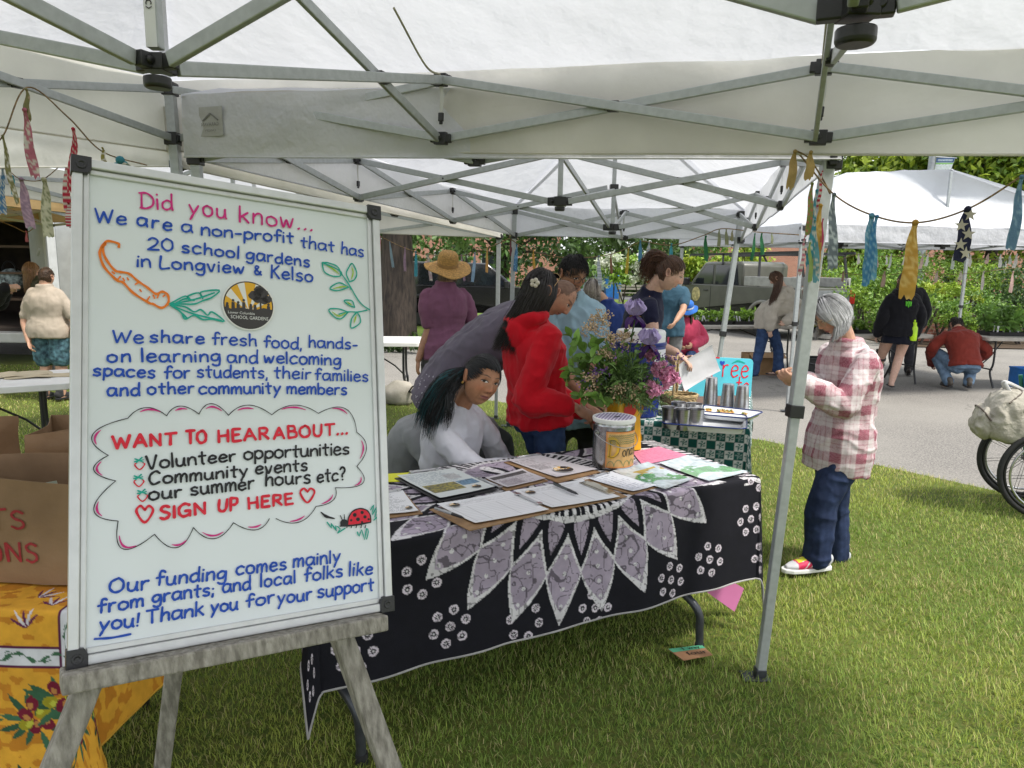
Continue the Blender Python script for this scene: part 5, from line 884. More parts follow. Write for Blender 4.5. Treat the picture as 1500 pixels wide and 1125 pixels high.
# ================================================================ yellow table with paper bags
YC0 = on(99, 893, .745)
YE, YF = nrm(A(.995, -.03)), nrm(A(-.03, -.995)); YL, YW = .80, .375; YC = YC0[:2] - YE * YL - YF * YW
ftable('folding table under the yellow olive print cloth', YC, YE, YL - .012, YW - .012, .738, group='folding tables')
def provence(s, t):
    n = len(s); b = A(.66, .335, .035); nz1 = fbm(np.c_[s * 26 + 3 * fbm(np.c_[s * 5, t * 5, s * 0], 1), t * 44, s * 0], 3, 2); c = b * (.86 + .28 * fbm(np.c_[s * 7, t * 7, s * 0], 6)[:, None]) * np.ones((n, 3)); k = nz1 > .585; c[k] = A(.50, .20, .02); X = s - YL; Yv = t - YW        # past the edges
    def band(u, ext):     # u distance across the band
        m = (u > 0) & (u < .058); c[m & ext] = A(.09, .012, .05); m = (u > .007) & (u < .051); c[m & ext] = A(.62, .62, .66); return m & ext
    u1 = Yv - .105; u2 = X + .018; e1 = (X < .04); e2 = (Yv < .163)
    m1 = band(u1, e1 & (u2 < .058)); m2 = band(u2, e2)
    def scroll(u, v, m): w_ = np.sin(v * 62) * .011 + .029; g = m & (np.abs(u - w_) < .0038 + .003 * np.sin(v * 190)) ; c[g] = A(.05, .13, .07); g2 = m & (np.hypot((v * 9.87 % 1 - .5) / 9.87, u - .029 + .006 * np.sign(np.sin(v * 31))) < .011) & (np.sin(v * 260 + u * 700) > 0); c[g2] = A(.05, .13, .07)
    scroll(u1, X, m1 & (u1 > .01)); scroll(u2, Yv, m2 & (u2 > .01) & (u1 < 0))
    def leafm(cx, cy, a, L_, W_, col, jag=False):
        dx, dy = s - cx, t - cy; p = (dx * math.cos(a) + dy * math.sin(a)) / L_; q = (-dx * math.sin(a) + dy * math.cos(a)); m = (p > 0) & (p < 1) & (np.abs(q - .12 * L_ * p * p) < W_ * np.sin(np.clip(p, 0, 1) * math.pi) ** .8); c[m] = col; return m
    def ell(cx, cy, rx, ry, a, col, hi):
        dx, dy = s - cx, t - cy; p = dx * math.cos(a) + dy * math.sin(a); q = -dx * math.sin(a) + dy * math.cos(a); m = (p / rx) ** 2 + (q / ry) ** 2 < 1; c[m] = col; h = m & (((p + rx * .3) / rx) ** 2 + ((q + ry * .35) / ry) ** 2 < .22); c[h] = hi
    r = np.random.default_rng(4)
    for cx, cy in ((YL - .09, YW + .30), (YL - .26, YW + .34), (YL - .01, YW + .25), (YL - .10, YW + .52), (YL + .16, YW + .26), (YL - .30, YW + .56), (YL + .12, YW + .46), (YL + .20, YW - .10), (YL + .3, YW + .1)):
        a0 = r.uniform(0, 6)
        for k in range(13): a = a0 + k * .55 + r.uniform(-.2, .2); o = r.uniform(0, .04); leafm(cx + o * math.cos(a), cy + o * math.sin(a), a, r.uniform(.05, .085), .0085, A(.03, .085, .045) * r.uniform(.7, 1.6))
        for k in range(6): a = a0 + k * 1.05; o = r.uniform(.015, .042); ell(cx + o * math.cos(a), cy + o * math.sin(a), .021, .016, a, A(.16, .012, .03) if k % 3 else A(.32, .28, .02), A(.45, .2, .06) if k % 3 else A(.5, .5, .06))
    for cx, cy, sg in ((YL - .10, YW + .055, 1), (YL - .22, YW + .075, -1), (YL - .055, YW - .02, 1), (YL - .05, YW - .13, -1), (YL - .34, YW + .05, 1), (YL - .12, YW - .06, -1)):
        for k in range(5): a = -1.57 + sg * (.5 - k * .42); leafm(cx, cy, a, .05 + .01 * (k % 2), .004, A(.62, .58, .62) if k % 2 else A(.12, .02, .07))
    return c
drape('tablecloth', 'yellow cloth with olive sprigs and a white scroll border under the paper bags', YC, YE, YF, YL, YW, .745, (.1, .42, .1, .62), .0035, provence, .028, .16, seed=12, hem=M('gold_hem', (.55, .30, .02), .8))
KRAFT = M('kraft_paper', (.27, .165, .088), .75, var=.12, vs=6, bump=.6, bs=14, col2=(.20, .12, .062))
def bag(label, c, w_, d_, h, rot, text=None, fill_=True, seed=0):
    c = np.asarray(c, float); T = thing('paper_bag', label, 'paper bag', c, 'brown paper bags on the yellow cloth'); X = A(math.cos(rot), math.sin(rot), 0); Y = A(-X[1], X[0], 0); n, m = 40, 24; t = np.linspace(0, 4, n, endpoint=False); G = []
    for j in range(m):
        z = j / (m - 1); R_ = []
        for u in t:
            k = int(u); f = u - k; cs = [(-1, -1), (1, -1), (1, 1), (-1, 1), (-1, -1)]; x = cs[k][0] * (1 - f) + cs[k + 1][0] * f; y = cs[k][1] * (1 - f) + cs[k + 1][1] * f
            if k in (1, 3): x *= 1 - .22 * z * (1 - abs(2 * f - 1))           # gusset
            y *= 1 + .12 * z * math.cos(x * 1.4) ; R_.append(c + X * x * w_ / 2 * (1 + .02 * z) + Y * y * d_ / 2 + A(0, 0, z * h * (1 + .05 * math.sin(u * 3.1 + seed))))
        G.append(R_)
    G = np.array(G); q = fbm(G.reshape(-1, 3) * 11, seed, 3) - .5; rg = ridge(G.reshape(-1, 3) * 8, seed + 2) ** 3; N = nrm((G - c - A(0, 0, h / 2)).reshape(-1, 3) * A(1, 1, .1)); G = (G.reshape(-1, 3) + N * (q * .022 + rg * .007)[:, None]).reshape(m, n, 3)
    inn = G[::-1] * 1.0; inn = inn + (A(*c[:2], 0) - inn * A(1, 1, 0)) * .012; al = np.concatenate([G, inn[:m - 4]], 0); mb = MB(); mb.grid(al, closed=True); mb.add(G[0], [tuple(range(n))[::-1]]); mb.build('body', KRAFT, T, 60)
    if text:
        tx = MB()
        for s, x0, x1, z, xh in text: write(tx, s, c + X * x0 + A(0, 0, z) - Y * (d_ / 2 + .02), c + X * x1 + A(0, 0, z + .008) - Y * (d_ / 2 + .02), xh, X, A(0, 0, 1), .0075, .15)
        # press the lettering onto the paper front
        V = np.vstack(tx.v); F_ = G[:, :11].reshape(-1, 3); 
        for i in range(len(V)): d2 = ((F_ - V[i]) @ X) ** 2 + (F_[:, 2] - V[i][2]) ** 2; k = np.argsort(d2)[:4]; w4 = 1 / (d2[k] + 1e-6); yy = ((F_[k] - c) @ Y * w4).sum() / w4.sum(); V[i] += Y * (yy - .0035 - (V[i] - c) @ Y)
        tx.v = [V]; tx.build('lettering', M('dark_red_marker', (.33, .02, .03), .6), T, 0)
    mb = MB(); r = np.random.default_rng(seed)
    for k in range(5): p = c + X * r.uniform(-.3, .3) * w_ + Y * r.uniform(-.25, .25) * d_ + A(0, 0, h * r.uniform(.5, .72)); a = r.uniform(-.5, .5); mb.box(p, (w_ * .5, .002, h * .4), nrm(X + A(0, 0, a * .5)), Y, col=A(.55, .55, .52) if k % 2 else A(.42, .46, .36))
    mb.build('papers', VCP, T, 0)
bag('large front paper bag with red handwriting on the yellow table', (-1.475, 1.977, .752), .59, .2, .305, -.06, [('GRANTS', -.205, .15, .155, .034), ('DONATIONS', -.27, .177, .060, .033)], seed=1)
bag('open paper bag behind the lettered bag nearest the whiteboard', (-1.50, 2.42, .752), .28, .17, .33, .12, seed=5)
bag('paper bag at the far left edge behind the lettered bag', (-1.93, 2.45, .752), .26, .17, .33, -.3, seed=9)
# ================================================================ other folding tables
we, ww = nrm(A(-.85, -.52)), nrm(A(-.52, .85)); wp = A(-3.27, 5.19); WC = wp + we * .91 + ww * .40
ftable('white folding table spattered with paint at far left', WC, we, .91, .40, .745, group='folding tables', th=.05)
for i, (u, v, s, l) in enumerate(((20, 549, .18, 'torn beige paper scrap on the paint table, left one'), (58, 549, .24, 'long torn beige paper scrap on the paint table, right one'))):
    c = on(u, v, .752); mb = MB(); a = np.linspace(0, 2 * math.pi, 30)[:-1]; rr = s * (1 + .25 * np.sin(a * 3 + i) + .15 * np.sin(a * 7 + 2 * i)); top = c + np.c_[rr * np.cos(a) * 1.1, rr * np.sin(a) * .7, .004 + .006 * np.sin(a * 4)]; mb.add(np.vstack([top, top - A(0, 0, .004)]), [tuple(range(29)), tuple(range(57, 28, -1))] + [(k, 29 + k, 29 + (k + 1) % 29, (k + 1) % 29) for k in range(29)])
    tag(mb.build('paper_scrap', M('beige_paper', (.50, .42, .28), .8, bump=.3, bs=30), None, 0, loc=c), l, 'paper', 'paper scraps on the paint table')
ftable('white folding table behind the man in the straw hat', (-2.03, 8.6), A(1, .09), .91, .38, .745, group='folding tables', th=.05)
tp = on(585, 592, 0); T = thing('tote_bag', 'crumpled beige tote bag on the grass under the white table', 'bag', tp); mb = MB(); mb.ball(tp + A(0, 0, .13), (.21, .13, .15), 28, 18); V = mb.v[0]; mb.v[0] = V + nrm(V - tp - A(0, 0, .13)) * ((fbm(V * 9, 3) - .5) * .09)[:, None]; mb.v[0][:, 2] = np.maximum(mb.v[0][:, 2], .005); mb.build('body', M('canvas_cloth', (.42, .39, .33), .9, bump=.4, bs=80), T, 180)
mb = MB(); [mb.tube(cat([tp + A(.12 + k * .02, -.08, .16), tp + A(.2, -.14, .24 - k * .06), tp + A(.26, -.12, .05)], 6), .01, 6) for k in range(2)]; mb.build('strap', PLAST_BLK, T, 60)
# ================================================================ people
SKIN = M('skin', vc=True, rough=.56, var=.10, vs=45, sss=.03, spec=.35)
def remesh(mb, vox, it=5):
    me = bpy.data.meshes.new('tmp'); me.from_pydata(np.vstack(mb.v).tolist(), [], mb.f); o = bpy.data.objects.new('tmp', me); COL.objects.link(o)
    m = o.modifiers.new('r', 'REMESH'); m.mode = 'VOXEL'; m.voxel_size = vox
    s = o.modifiers.new('s', 'SMOOTH'); s.factor = .5; s.iterations = it
    dg = bpy.context.evaluated_depsgraph_get(); e = o.evaluated_get(dg).to_mesh(); n = len(e.vertices); V = np.empty(n * 3, np.float32); e.vertices.foreach_get('co', V); N = np.empty(n * 3, np.float32); e.vertices.foreach_get('normal', N)
    L_ = np.empty(len(e.loops), np.int32); e.loops.foreach_get('vertex_index', L_); ct = np.empty(len(e.polygons), np.int32); e.polygons.foreach_get('loop_total', ct)
    F = L_.reshape(-1, 4) if (ct == 4).all() else [tuple(p.vertices) for p in e.polygons]
    bpy.data.objects.remove(o); bpy.data.meshes.remove(me); return V.reshape(-1, 3).astype(float), F, N.reshape(-1, 3).astype(float)
def limb(mb, pts, rad, seg=14, sub=5):
    P = cat(pts, sub); r = np.interp(np.linspace(0, len(pts) - 1, len(P)), np.arange(len(pts)), rad)
    d0, d1 = nrm(P[0] - P[1]), nrm(P[-1] - P[-2]); q = np.array([.35, .75]); P = np.vstack([[P[0] + d0 * r[0] * .92], [P[0] + d0 * r[0] * .6], P, [P[-1] + d1 * r[-1] * .6], [P[-1] + d1 * r[-1] * .92]]); r = np.r_[r[0] * .35, r[0] * .8, r, r[-1] * .8, r[-1] * .35]
    mb.tube(P, r, seg)
def loft(mb, secs, seg=24, sub=4, ex=2.4):
    """secs: centre, lateral axis, half width, half depth"""
    C = cat([s[0] for s in secs], sub); n = len(C); k = np.linspace(0, len(secs) - 1, n); I = np.arange(len(secs)); Lt = np.array([[np.interp(t, I, [s[1][j] for s in secs]) for j in range(3)] for t in k])
    rx = cat(np.array([[s[2], s[3], 0] for s in secs]), sub); T = nrm(np.gradient(C, axis=0)); a = np.arange(seg) * 2 * math.pi / seg; ca, sa = np.cos(a), np.sin(a); ca = np.sign(ca) * np.abs(ca) ** (2 / ex); sa = np.sign(sa) * np.abs(sa) ** (2 / ex); G = []
    for i in range(n):
        l = nrm(Lt[i] - T[i] * np.dot(Lt[i], T[i])); d = np.cross(T[i], l); G.append(C[i] + ca[:, None] * l * rx[i, 0] + sa[:, None] * d * rx[i, 1])
    mb.grid(np.array(G), closed=True); m = len(mb.f); b = mb.n - n * seg; mb.f += [tuple(b + i for i in range(seg))[::-1], tuple(b + (n - 1) * seg + i for i in range(seg))]; mb.mi += [0, 0]
def hand(mb, W, d, n, side, curl=.5, s=1.0, spread=1.0):
    """wrist W, direction d, palm normal n, thumb on 'side'"""
    d = nrm(d); n = nrm(np.asarray(n, float) - d * np.dot(n, d)); sd = nrm(np.cross(d, n)) * side
    mb.ball(W + d * .048 * s, (.038 * s, .052 * s, .0155 * s), 14, 9, sd, d); mb.ball(W + d * .035 * s + sd * .022 * s + n * .006 * s, (.017 * s, .028 * s, .015 * s), 10, 7, sd, d)
    for k, (L_, off) in enumerate(((.072, .028), (.080, .010), (.074, -.009), (.058, -.026))):
        p = W + d * (.090 - .004 * abs(k - 1)) * s + sd * off * s; D = nrm(d + sd * off * 2.2 * spread); pts = [p - D * .02 * s, p]; ang = 0
        for j, f in enumerate((.45, .32, .26)):
            ang += curl * (.75 + .25 * j + .08 * k); D2 = D * math.cos(ang) + n * math.sin(ang); pts.append(pts[-1] + D2 * L_ * f * s)
        limb(mb, pts, np.linspace(.0092, .0068, len(pts)) * s, 8, 2)
    b = W + d * .028 * s + sd * .03 * s; t = nrm(d * .75 + sd * .6 + n * .45); limb(mb, [b, b + t * .036 * s, b + nrm(t * .7 + d * .5 + n * curl * .5) * .062 * s], [.0125 * s, .0105 * s, .008 * s], 8, 3)
def head_geo(C, f, up, s=1., skin=(.4, .23, .15), hair=None, lid=0., gaze=0., res=(84, 66), lips=(.36, .13, .11), brow=(.02, .015, .012), hl=.075, fem=False):
    C = np.asarray(C, float); f = nrm(f); up = nrm(np.asarray(up, float) - f * np.dot(up, f)); rt = np.cross(f, up); nu, nv = res
    u = np.linspace(-math.pi, math.pi, nu, endpoint=False); az = u - .5 * np.sin(u); v = np.linspace(0.02, math.pi - .02, nv); el = v + .12 * np.sin(2 * v); AZ, EL = np.meshgrid(az, el)
    x = (np.sin(EL) * np.sin(AZ)).ravel(); y = (np.sin(EL) * np.cos(AZ)).ravel(); z = np.cos(EL).ravel(); t = np.clip(-z, 0, 1); fr = np.clip(y * 1.6, 0, 1); bk = np.clip(-y, 0, 1)
    jw = .34 if fem else .27
    px = .0745 * x * (1 - jw * t ** 1.6 * (.35 + .65 * fr)) * (1 - .05 * np.exp(-((z - .1) / .3) ** 2) * fr); py = .095 * y * (1 - .5 * t * bk) * (1 - .06 * t * fr); py = np.where(y > 0, py * (1 - .05 * (np.abs(x) < .5)), py); pz = .114 * z; pz = pz * np.where(z < 0, 1 - .10 * bk, 1)
    ax = np.abs(px); g = lambda cx, cz, sx, sz: np.exp(-((ax - cx) / sx) ** 2 - ((pz - cz) / sz) ** 2); ff = (y > .1) * fr
    nz_h = np.interp(pz, [-.040, -.033, -.024, .0, .022, .034], [0, .012, .0215, .013, .005, 0]); nw = np.interp(pz, [-.035, -.02, .02], [.0125, .0105, .0075])
    py = py + ff * (nz_h * np.exp(-(px / nw) ** 2) + .005 * g(.0125, -.028, .006, .007) - .0095 * g(.031, .012, .016, .011) + .0058 * g(.031, .011, .0125, .0085) + .0042 * g(.03, .031, .022, .007) * (.6 if fem else 1) + .004 * g(.042, -.02, .018, .018) + .0058 * g(0, -.0525, .019, .0055) + .0066 * g(0, -.0645, .017, .006) - .0035 * g(0, -.0585, .022, .0025) - .004 * g(0, -.077, .02, .007) + .008 * g(0, -.098, .021, .014))
    V = C + s * (px[:, None] * rt + py[:, None] * f + pz[:, None] * up); col = np.tile(A(*skin), (len(V), 1)) * (.94 + .12 * fbm(np.c_[px, py, pz] * 60, 3)[:, None])
    blush = ff[:, None] * (.10 * g(.04, -.022, .022, .018) + .10 * np.exp(-(px / .014) ** 2 - ((pz + .024) / .012) ** 2))[:, None]; col = col * (1 + blush * A(1.6, -.2, -.4))
    sg = np.sign(px); dx = px - sg * .031; q = 1 - (dx / .0155) ** 2; hi = (.0070 * (1 - lid)) * q; lo = -.0050 * q - .0015 * lid; dz = pz - .0115; eye = (ff > .2) & (q > 0) & (dz < hi) & (dz > lo)
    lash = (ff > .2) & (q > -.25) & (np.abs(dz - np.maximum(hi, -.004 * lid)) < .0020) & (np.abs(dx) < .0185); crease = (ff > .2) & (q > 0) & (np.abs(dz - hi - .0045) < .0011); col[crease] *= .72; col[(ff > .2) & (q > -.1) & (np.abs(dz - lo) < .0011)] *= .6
    col[eye] = A(.58, .54, .52); ir = eye & (np.hypot(dx - gaze, dz - .0012) < .0074); col[ir] = A(.030, .018, .010); col[ir & (np.hypot(dx - gaze, dz - .001) < .003)] = A(.006, .005, .005); col[ir & (np.hypot(dx - gaze + .002, dz - .0035) < .0014)] = A(.9, .9, .9); col[lash] = A(.015, .01, .01)
    bz = .0315 + .006 * (1 - ((ax - .032) / .024) ** 2) - (.0 if fem else .002); bw = (.0030 if fem else .0042) * np.clip(1.25 - np.abs(ax - .03) / .024, 0, 1); b_ = (ff > .1) & (np.abs(pz - bz) < bw) & (ax > .009) & (ax < .055); col[b_] = .3 * col[b_] + .7 * A(*brow)
    lw = 1 - (px / .0235) ** 2; lp = (ff > .1) & (lw > 0) & (pz < -.0585 + .0085 * lw ** .8 - .002 * np.exp(-(px / .004) ** 2)) & (pz > -.0585 - .0105 * lw); col[lp] = A(*lips); col[lp & (np.abs(pz + .0585) < .0013)] *= .35
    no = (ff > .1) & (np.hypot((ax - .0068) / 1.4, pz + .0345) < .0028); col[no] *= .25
    if hair is not None:
        hm = (pz > hl - .35 * np.clip(ax - .03, 0, 1)) & (y > 0) | ((y <= .12) & (pz > -.02)) | ((y < -.15) & (pz > -.062)) | ((y < .38) & (pz > .035)); hn = fbm(np.c_[px * 300, py * 60, pz * 60], 5)[:, None]; hm = hm & ~((y > .02) & (pz < .02)); col[hm] = (A(*hair) * (.6 + .8 * hn))[hm]
    nF = []; idx = np.arange(nu * nv).reshape(nv, nu)
    nF = [(idx[i, k], idx[i + 1, k], idx[i + 1, (k + 1) % nu], idx[i, (k + 1) % nu]) for i in range(nv - 1) for k in range(nu)] + [tuple(idx[0].tolist()), tuple(idx[-1][::-1].tolist())]
    mb = MB(); mb.add(V, nF, col)
    for e in (-1, 1):                                                 # ears: a shell with rim, bowl and lobe
        c = C + s * (rt * e * .0745 - f * .010 + up * .002); o_ = nrm(rt * e + f * -.35); t_ = nrm(np.cross(up, o_)); uu = nrm(up - f * .25)
        P = np.array([[c + s * (uu * (.031 * math.sin(a) * (1 if math.sin(a) > 0 else .95)) * k + t_ * .0175 * math.cos(a) * k * (1 + .15 * math.sin(a)) + o_ * h) for a in np.linspace(0, 2 * math.pi, 20, endpoint=False)] for k, h in ((.75, -.008), (1, .006), (.93, .012), (.72, .009), (.45, .002), (.05, .0))])
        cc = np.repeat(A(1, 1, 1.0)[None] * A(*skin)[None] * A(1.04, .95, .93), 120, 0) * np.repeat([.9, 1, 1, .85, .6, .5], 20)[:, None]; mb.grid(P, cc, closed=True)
    return mb, (rt, f, up)
def figure(label, pos, H=1.68, yaw=0., ov=None, skin=(.42, .25, .17), hair=(.02, .014, .012), g=1., vox=.0055, cvox=.008, top=None, bottom=None, shoes=None, head={}, hands={}, group=None, arms_on=True, hs=1., feet=False, belly=0, sw=None):
    """yaw 0 faces +y, 90 faces -x.  ov overrides joints by world points."""
    f = A(-math.sin(R(yaw)), math.cos(R(yaw)), 0); l = A(-f[1], f[0], 0); up = A(0, 0, 1); p = np.asarray(pos, float); p = np.append(p, 0) if len(p) == 2 else p; J = {}
    o = lambda x, y, z: p + H * (l * x + f * y + up * z)
    J = dict(pe=o(0, 0, .53), wa=o(0, .005, .62), ch=o(0, 0, .715), nk=o(0, -.012, .835), hd=o(0, .012, .925), hf=f, hu=up, lp=l, lc=l, eL=o(.15, -.02, .625), eR=o(-.15, -.02, .625), wL=o(.155, .05, .475), wR=o(-.155, .05, .475), kL=o(.058, .015, .285), kR=o(-.058, .015, .285), aL=o(.062, -.015, .05), aR=o(-.062, -.015, .05), tL=nrm(f + l * .2), tR=nrm(f - l * .2), dL=None, dR=None, nL=None, nR=None)
    if ov: J.update(ov)
    for k in J:
        if J[k] is not None: J[k] = np.asarray(J[k], float)
    l = nrm(A(J['lc'][0], J['lc'][1], 0)); f = A(l[1], -l[0], 0)
    sw = (sw or .112) * H; hw = .056 * H * g; lc, lp = nrm(J['lc']), nrm(J['lp']); sp = nrm(J['nk'] - J['ch']); shc = J['nk'] - sp * .027 * H; S = {1: shc + lc * sw - sp * .020 * H, -1: shc - lc * sw - sp * .020 * H}; HP = {1: J['pe'] + lp * hw - up * .01, -1: J['pe'] - lp * hw - up * .01}; q = H / 1.68; dn = nrm(J['pe'] - J['wa'])
    base = p if not ov or 'base' not in ov else ov['base']; T = thing('person', label, 'person', base, group)
    def torso(mb, e, hem=.0, pk=0, bel=belly): 
        loft(mb, [(J['pe'] + dn * (.05 + hem) * q, lp, (.150 * g + e + pk) * q, (.112 * g + e + pk) * q), (J['pe'], lp, (.158 * g + e + pk) * q, (.118 * g + e + bel * .5 + pk) * q), (J['wa'], (lp + lc) / 2, (.140 * g + e) * q, (.108 * g + e + bel) * q), (J['ch'], lc, (.162 * g + e) * q, (.116 * g + e) * q), (shc - sp * .055 * q, lc, sw * .95 + e * .6 * q, (.10 * g + e) * q), (shc - sp * .004 * q, lc, sw * .84 + e * .5 * q, (.078 + e) * q), (shc + sp * .034 * q, lc, sw * .50, (.066 + e * .8) * q), (J['nk'] + sp * .032 * q, lc, (.060 + e * .7) * q, (.060 + e * .7) * q)])
    # --- skin: one continuous body
    mb = MB(); torso(mb, -.016); hd = J['hd']; limb(mb, [J['nk'] - sp * .03, J['nk'] * .5 + hd * .5 - J['hf'] * .012, hd - J['hu'] * .03 - J['hf'] * .02], [.066 * q, .056 * q, .052 * q])
    ck = {1: 'L', -1: 'R'}
    for s_ in (1, -1):
        e, w_ = J['e' + ck[s_]], J['w' + ck[s_]]; limb(mb, [S[s_] - lc * s_ * .02, (S[s_] + e) / 2, e, (e * .6 + w_ * .4), w_], np.array([.042, .044, .040, .039, .027]) * q * (.5 + .5 * g)); d = J['d' + ck[s_]]; d = nrm(w_ - e) if d is None else nrm(d); n = J['n' + ck[s_]]; n = -s_ * l if n is None else n; hp = hands.get(ck[s_], {}); hand(mb, w_ + d * .005, d, n, hp.get('side', s_ * (1 if np.dot(np.cross(d, n), f) * s_ > 0 else -1)), hp.get('curl', .45), q * hs * .98, hp.get('spread', 1))
        k, a = J['k' + ck[s_]], J['a' + ck[s_]]; limb(mb, [HP[s_], HP[s_] * .5 + k * .5, k, k * .62 + a * .38, a], np.array([.088, .075, .056, .055, .037]) * q * (.4 + .6 * g)); td = nrm(J['t' + ck[s_]]); limb(mb, [a - td * .03 - up * .03 * q, a + td * .06 - up * .045 * q, a + td * .15 * q - up * .06 * q], np.array([.034, .034, .022]) * q)
    V, F, N = remesh(mb, vox, 4); hg, ax = head_geo(hd, J['hf'], J['hu'], .98 * q if 's' not in head else head['s'], skin, hair, **{k: v for k, v in head.items() if k != 's'})
    body = MB(); body.add(V, F.tolist() if isinstance(F, np.ndarray) else F, A(*skin) * (.92 + .16 * fbm(V * 14, 2)[:, None])); body.add(hg.v[0], hg.f[:0]) if 0 else None
    n0 = body.n; body.add(np.vstack(hg.v), hg.f, np.vstack(hg.c)); body.build('body', SKIN, T, 180)
    def cloth(mb, nm, mat, wr=.008, vx=None, paint=None, seed=1, sc=1.0, it=5):
        V, F, N = remesh(mb, vx or cvox, it); w_ = (ridge(V * A(5, 5, 13) * sc + 3 * fbm(V * 4, seed)[:, None], seed) - .55) * 1.0 + (ridge(V * A(15, 15, 7) * sc + 2 * fbm(V * 5, seed + 1)[:, None], seed + 2) - .55) * .8 + (ridge(V * A(26, 26, 17) * sc + 2 * fbm(V * 7, seed + 6)[:, None], seed + 7) - .55) * .3 + (fbm(V * 5, seed + 4) - .5) * .4
        V = V + N * (w_ * wr * 1.35)[:, None]; c = np.ones((len(V), 3)) * .5 if paint is None else paint(V, N); return mkobj(nm, V, F, mat, T, 180, col=c)
    fig = dict(T=T, J=J, S=S, ax=ax, q=q, cloth=cloth, torso=torso, l=l, f=f, hs=(.98 * q if 's' not in head else head['s']), shc=shc, sp=sp, HP=HP)
    if top:
        mb = MB(); e = top.get('e', .014); torso(mb, e, top.get('hem', .05), top.get('pk', .016)); sl = top.get('sleeve', 'long')
        for s_ in (1, -1):
            c = ck[s_]; el, w_ = J['e' + c], J['w' + c]; r0 = .046 + e * .8; s0 = S[s_] - lc * s_ * .035 - sp * .006; m_ = (S[s_] + el) / 2
            if sl == 'short': k_ = top.get('sl', .62); x = S[s_] * (1 - k_) + el * k_; limb(mb, [s0, S[s_] * .5 + x * .5, x], np.array([r0, r0 - e * .2, r0 - e * .2]) * q)
            else:
                k_ = top.get('sl', .97); x = el * (1 - k_) + w_ * k_; limb(mb, [s0, m_, el, (el + x) / 2, x], np.array([r0 + .002, r0 + .001, .046 + e, .044 + e, .034 + e * .8]) * q); 
                if top.get('cuff', True): d = nrm(x - el); limb(mb, [x - d * .03, x], np.array([.036 + e * .7, .036 + e * .7]) * q)
        if top.get('hood'):
            b = J['nk'] - J['hf'] * A(1, 1, 0) * .055 * q - up * .01; t = np.linspace(-2.0, 2.0, 9); fw = nrm(f * A(1, 1, 0) if abs(f[2]) < .9 else f); limb(mb, [J['nk'] + sp * (.025 - .03 * math.cos(a_)) * q - fw * .088 * math.cos(a_) * q + lc * .095 * math.sin(a_) * q for a_ in t], np.array([.026, .034, .044, .05, .052, .05, .044, .034, .026]) * q); mb.ball(J['nk'] - fw * .105 * q - up * .06 * q, np.array([.10, .05, .085]) * q, 16, 10, lc, fw)
        elif top.get('collar'): t = np.linspace(-2.6, 2.6, 11); limb(mb, [J['nk'] + sp * .028 * q - f * .07 * math.cos(a_) * q + lc * .072 * math.sin(a_) * q for a_ in t], np.full(11, .016) * q)
        ob = cloth(mb, top.get('name', 'shirt'), top['mat'], top.get('wr', .008), paint=top.get('paint'), seed=top.get('seed', 1)); fig['top'] = ob
    if bottom:
        mb = MB(); e = bottom.get('e', .012); kd = bottom.get('kind', 'full'); loft(mb, [(J['pe'] + dn * .06 * q, lp, (.150 * g + e) * q, (.112 * g + e) * q), (J['pe'], lp, (.158 * g + e) * q, (.118 * g + e) * q), (J['pe'] * .35 + J['wa'] * .65, lp, (.146 * g + e) * q, (.108 * g + e) * q)])
        for s_ in (1, -1):
            c = ck[s_]; k, a = J['k' + c], J['a' + c]; h_ = HP[s_]
            if kd == 'full': r_ = bottom.get('r', (.088, .082, .066, .060, .056)); limb(mb, [h_, (h_ + k) / 2, k, k * .5 + a * .5, a + up * .012], (np.array(r_) + (e - .012)) * q * (.4 + .6 * g))
            elif kd == 'short': x = h_ * .12 + k * .88; limb(mb, [h_, (h_ + x) / 2, x], (np.array([.098, .094, .094]) + e - .012) * q * (.4 + .6 * g))
        if kd == 'skirt': loft(mb, [(J['pe'] + up * .06, lp, .165 * q, .125 * q), (J['pe'] - up * .06, lp, .19 * q, .15 * q), (J['pe'] - up * .20, lp, .225 * q, .185 * q)], ex=2.0)
        fig['bottom'] = cloth(mb, bottom.get('name', 'trousers'), bottom['mat'], bottom.get('wr', .007), paint=bottom.get('paint'), seed=5, sc=.9)
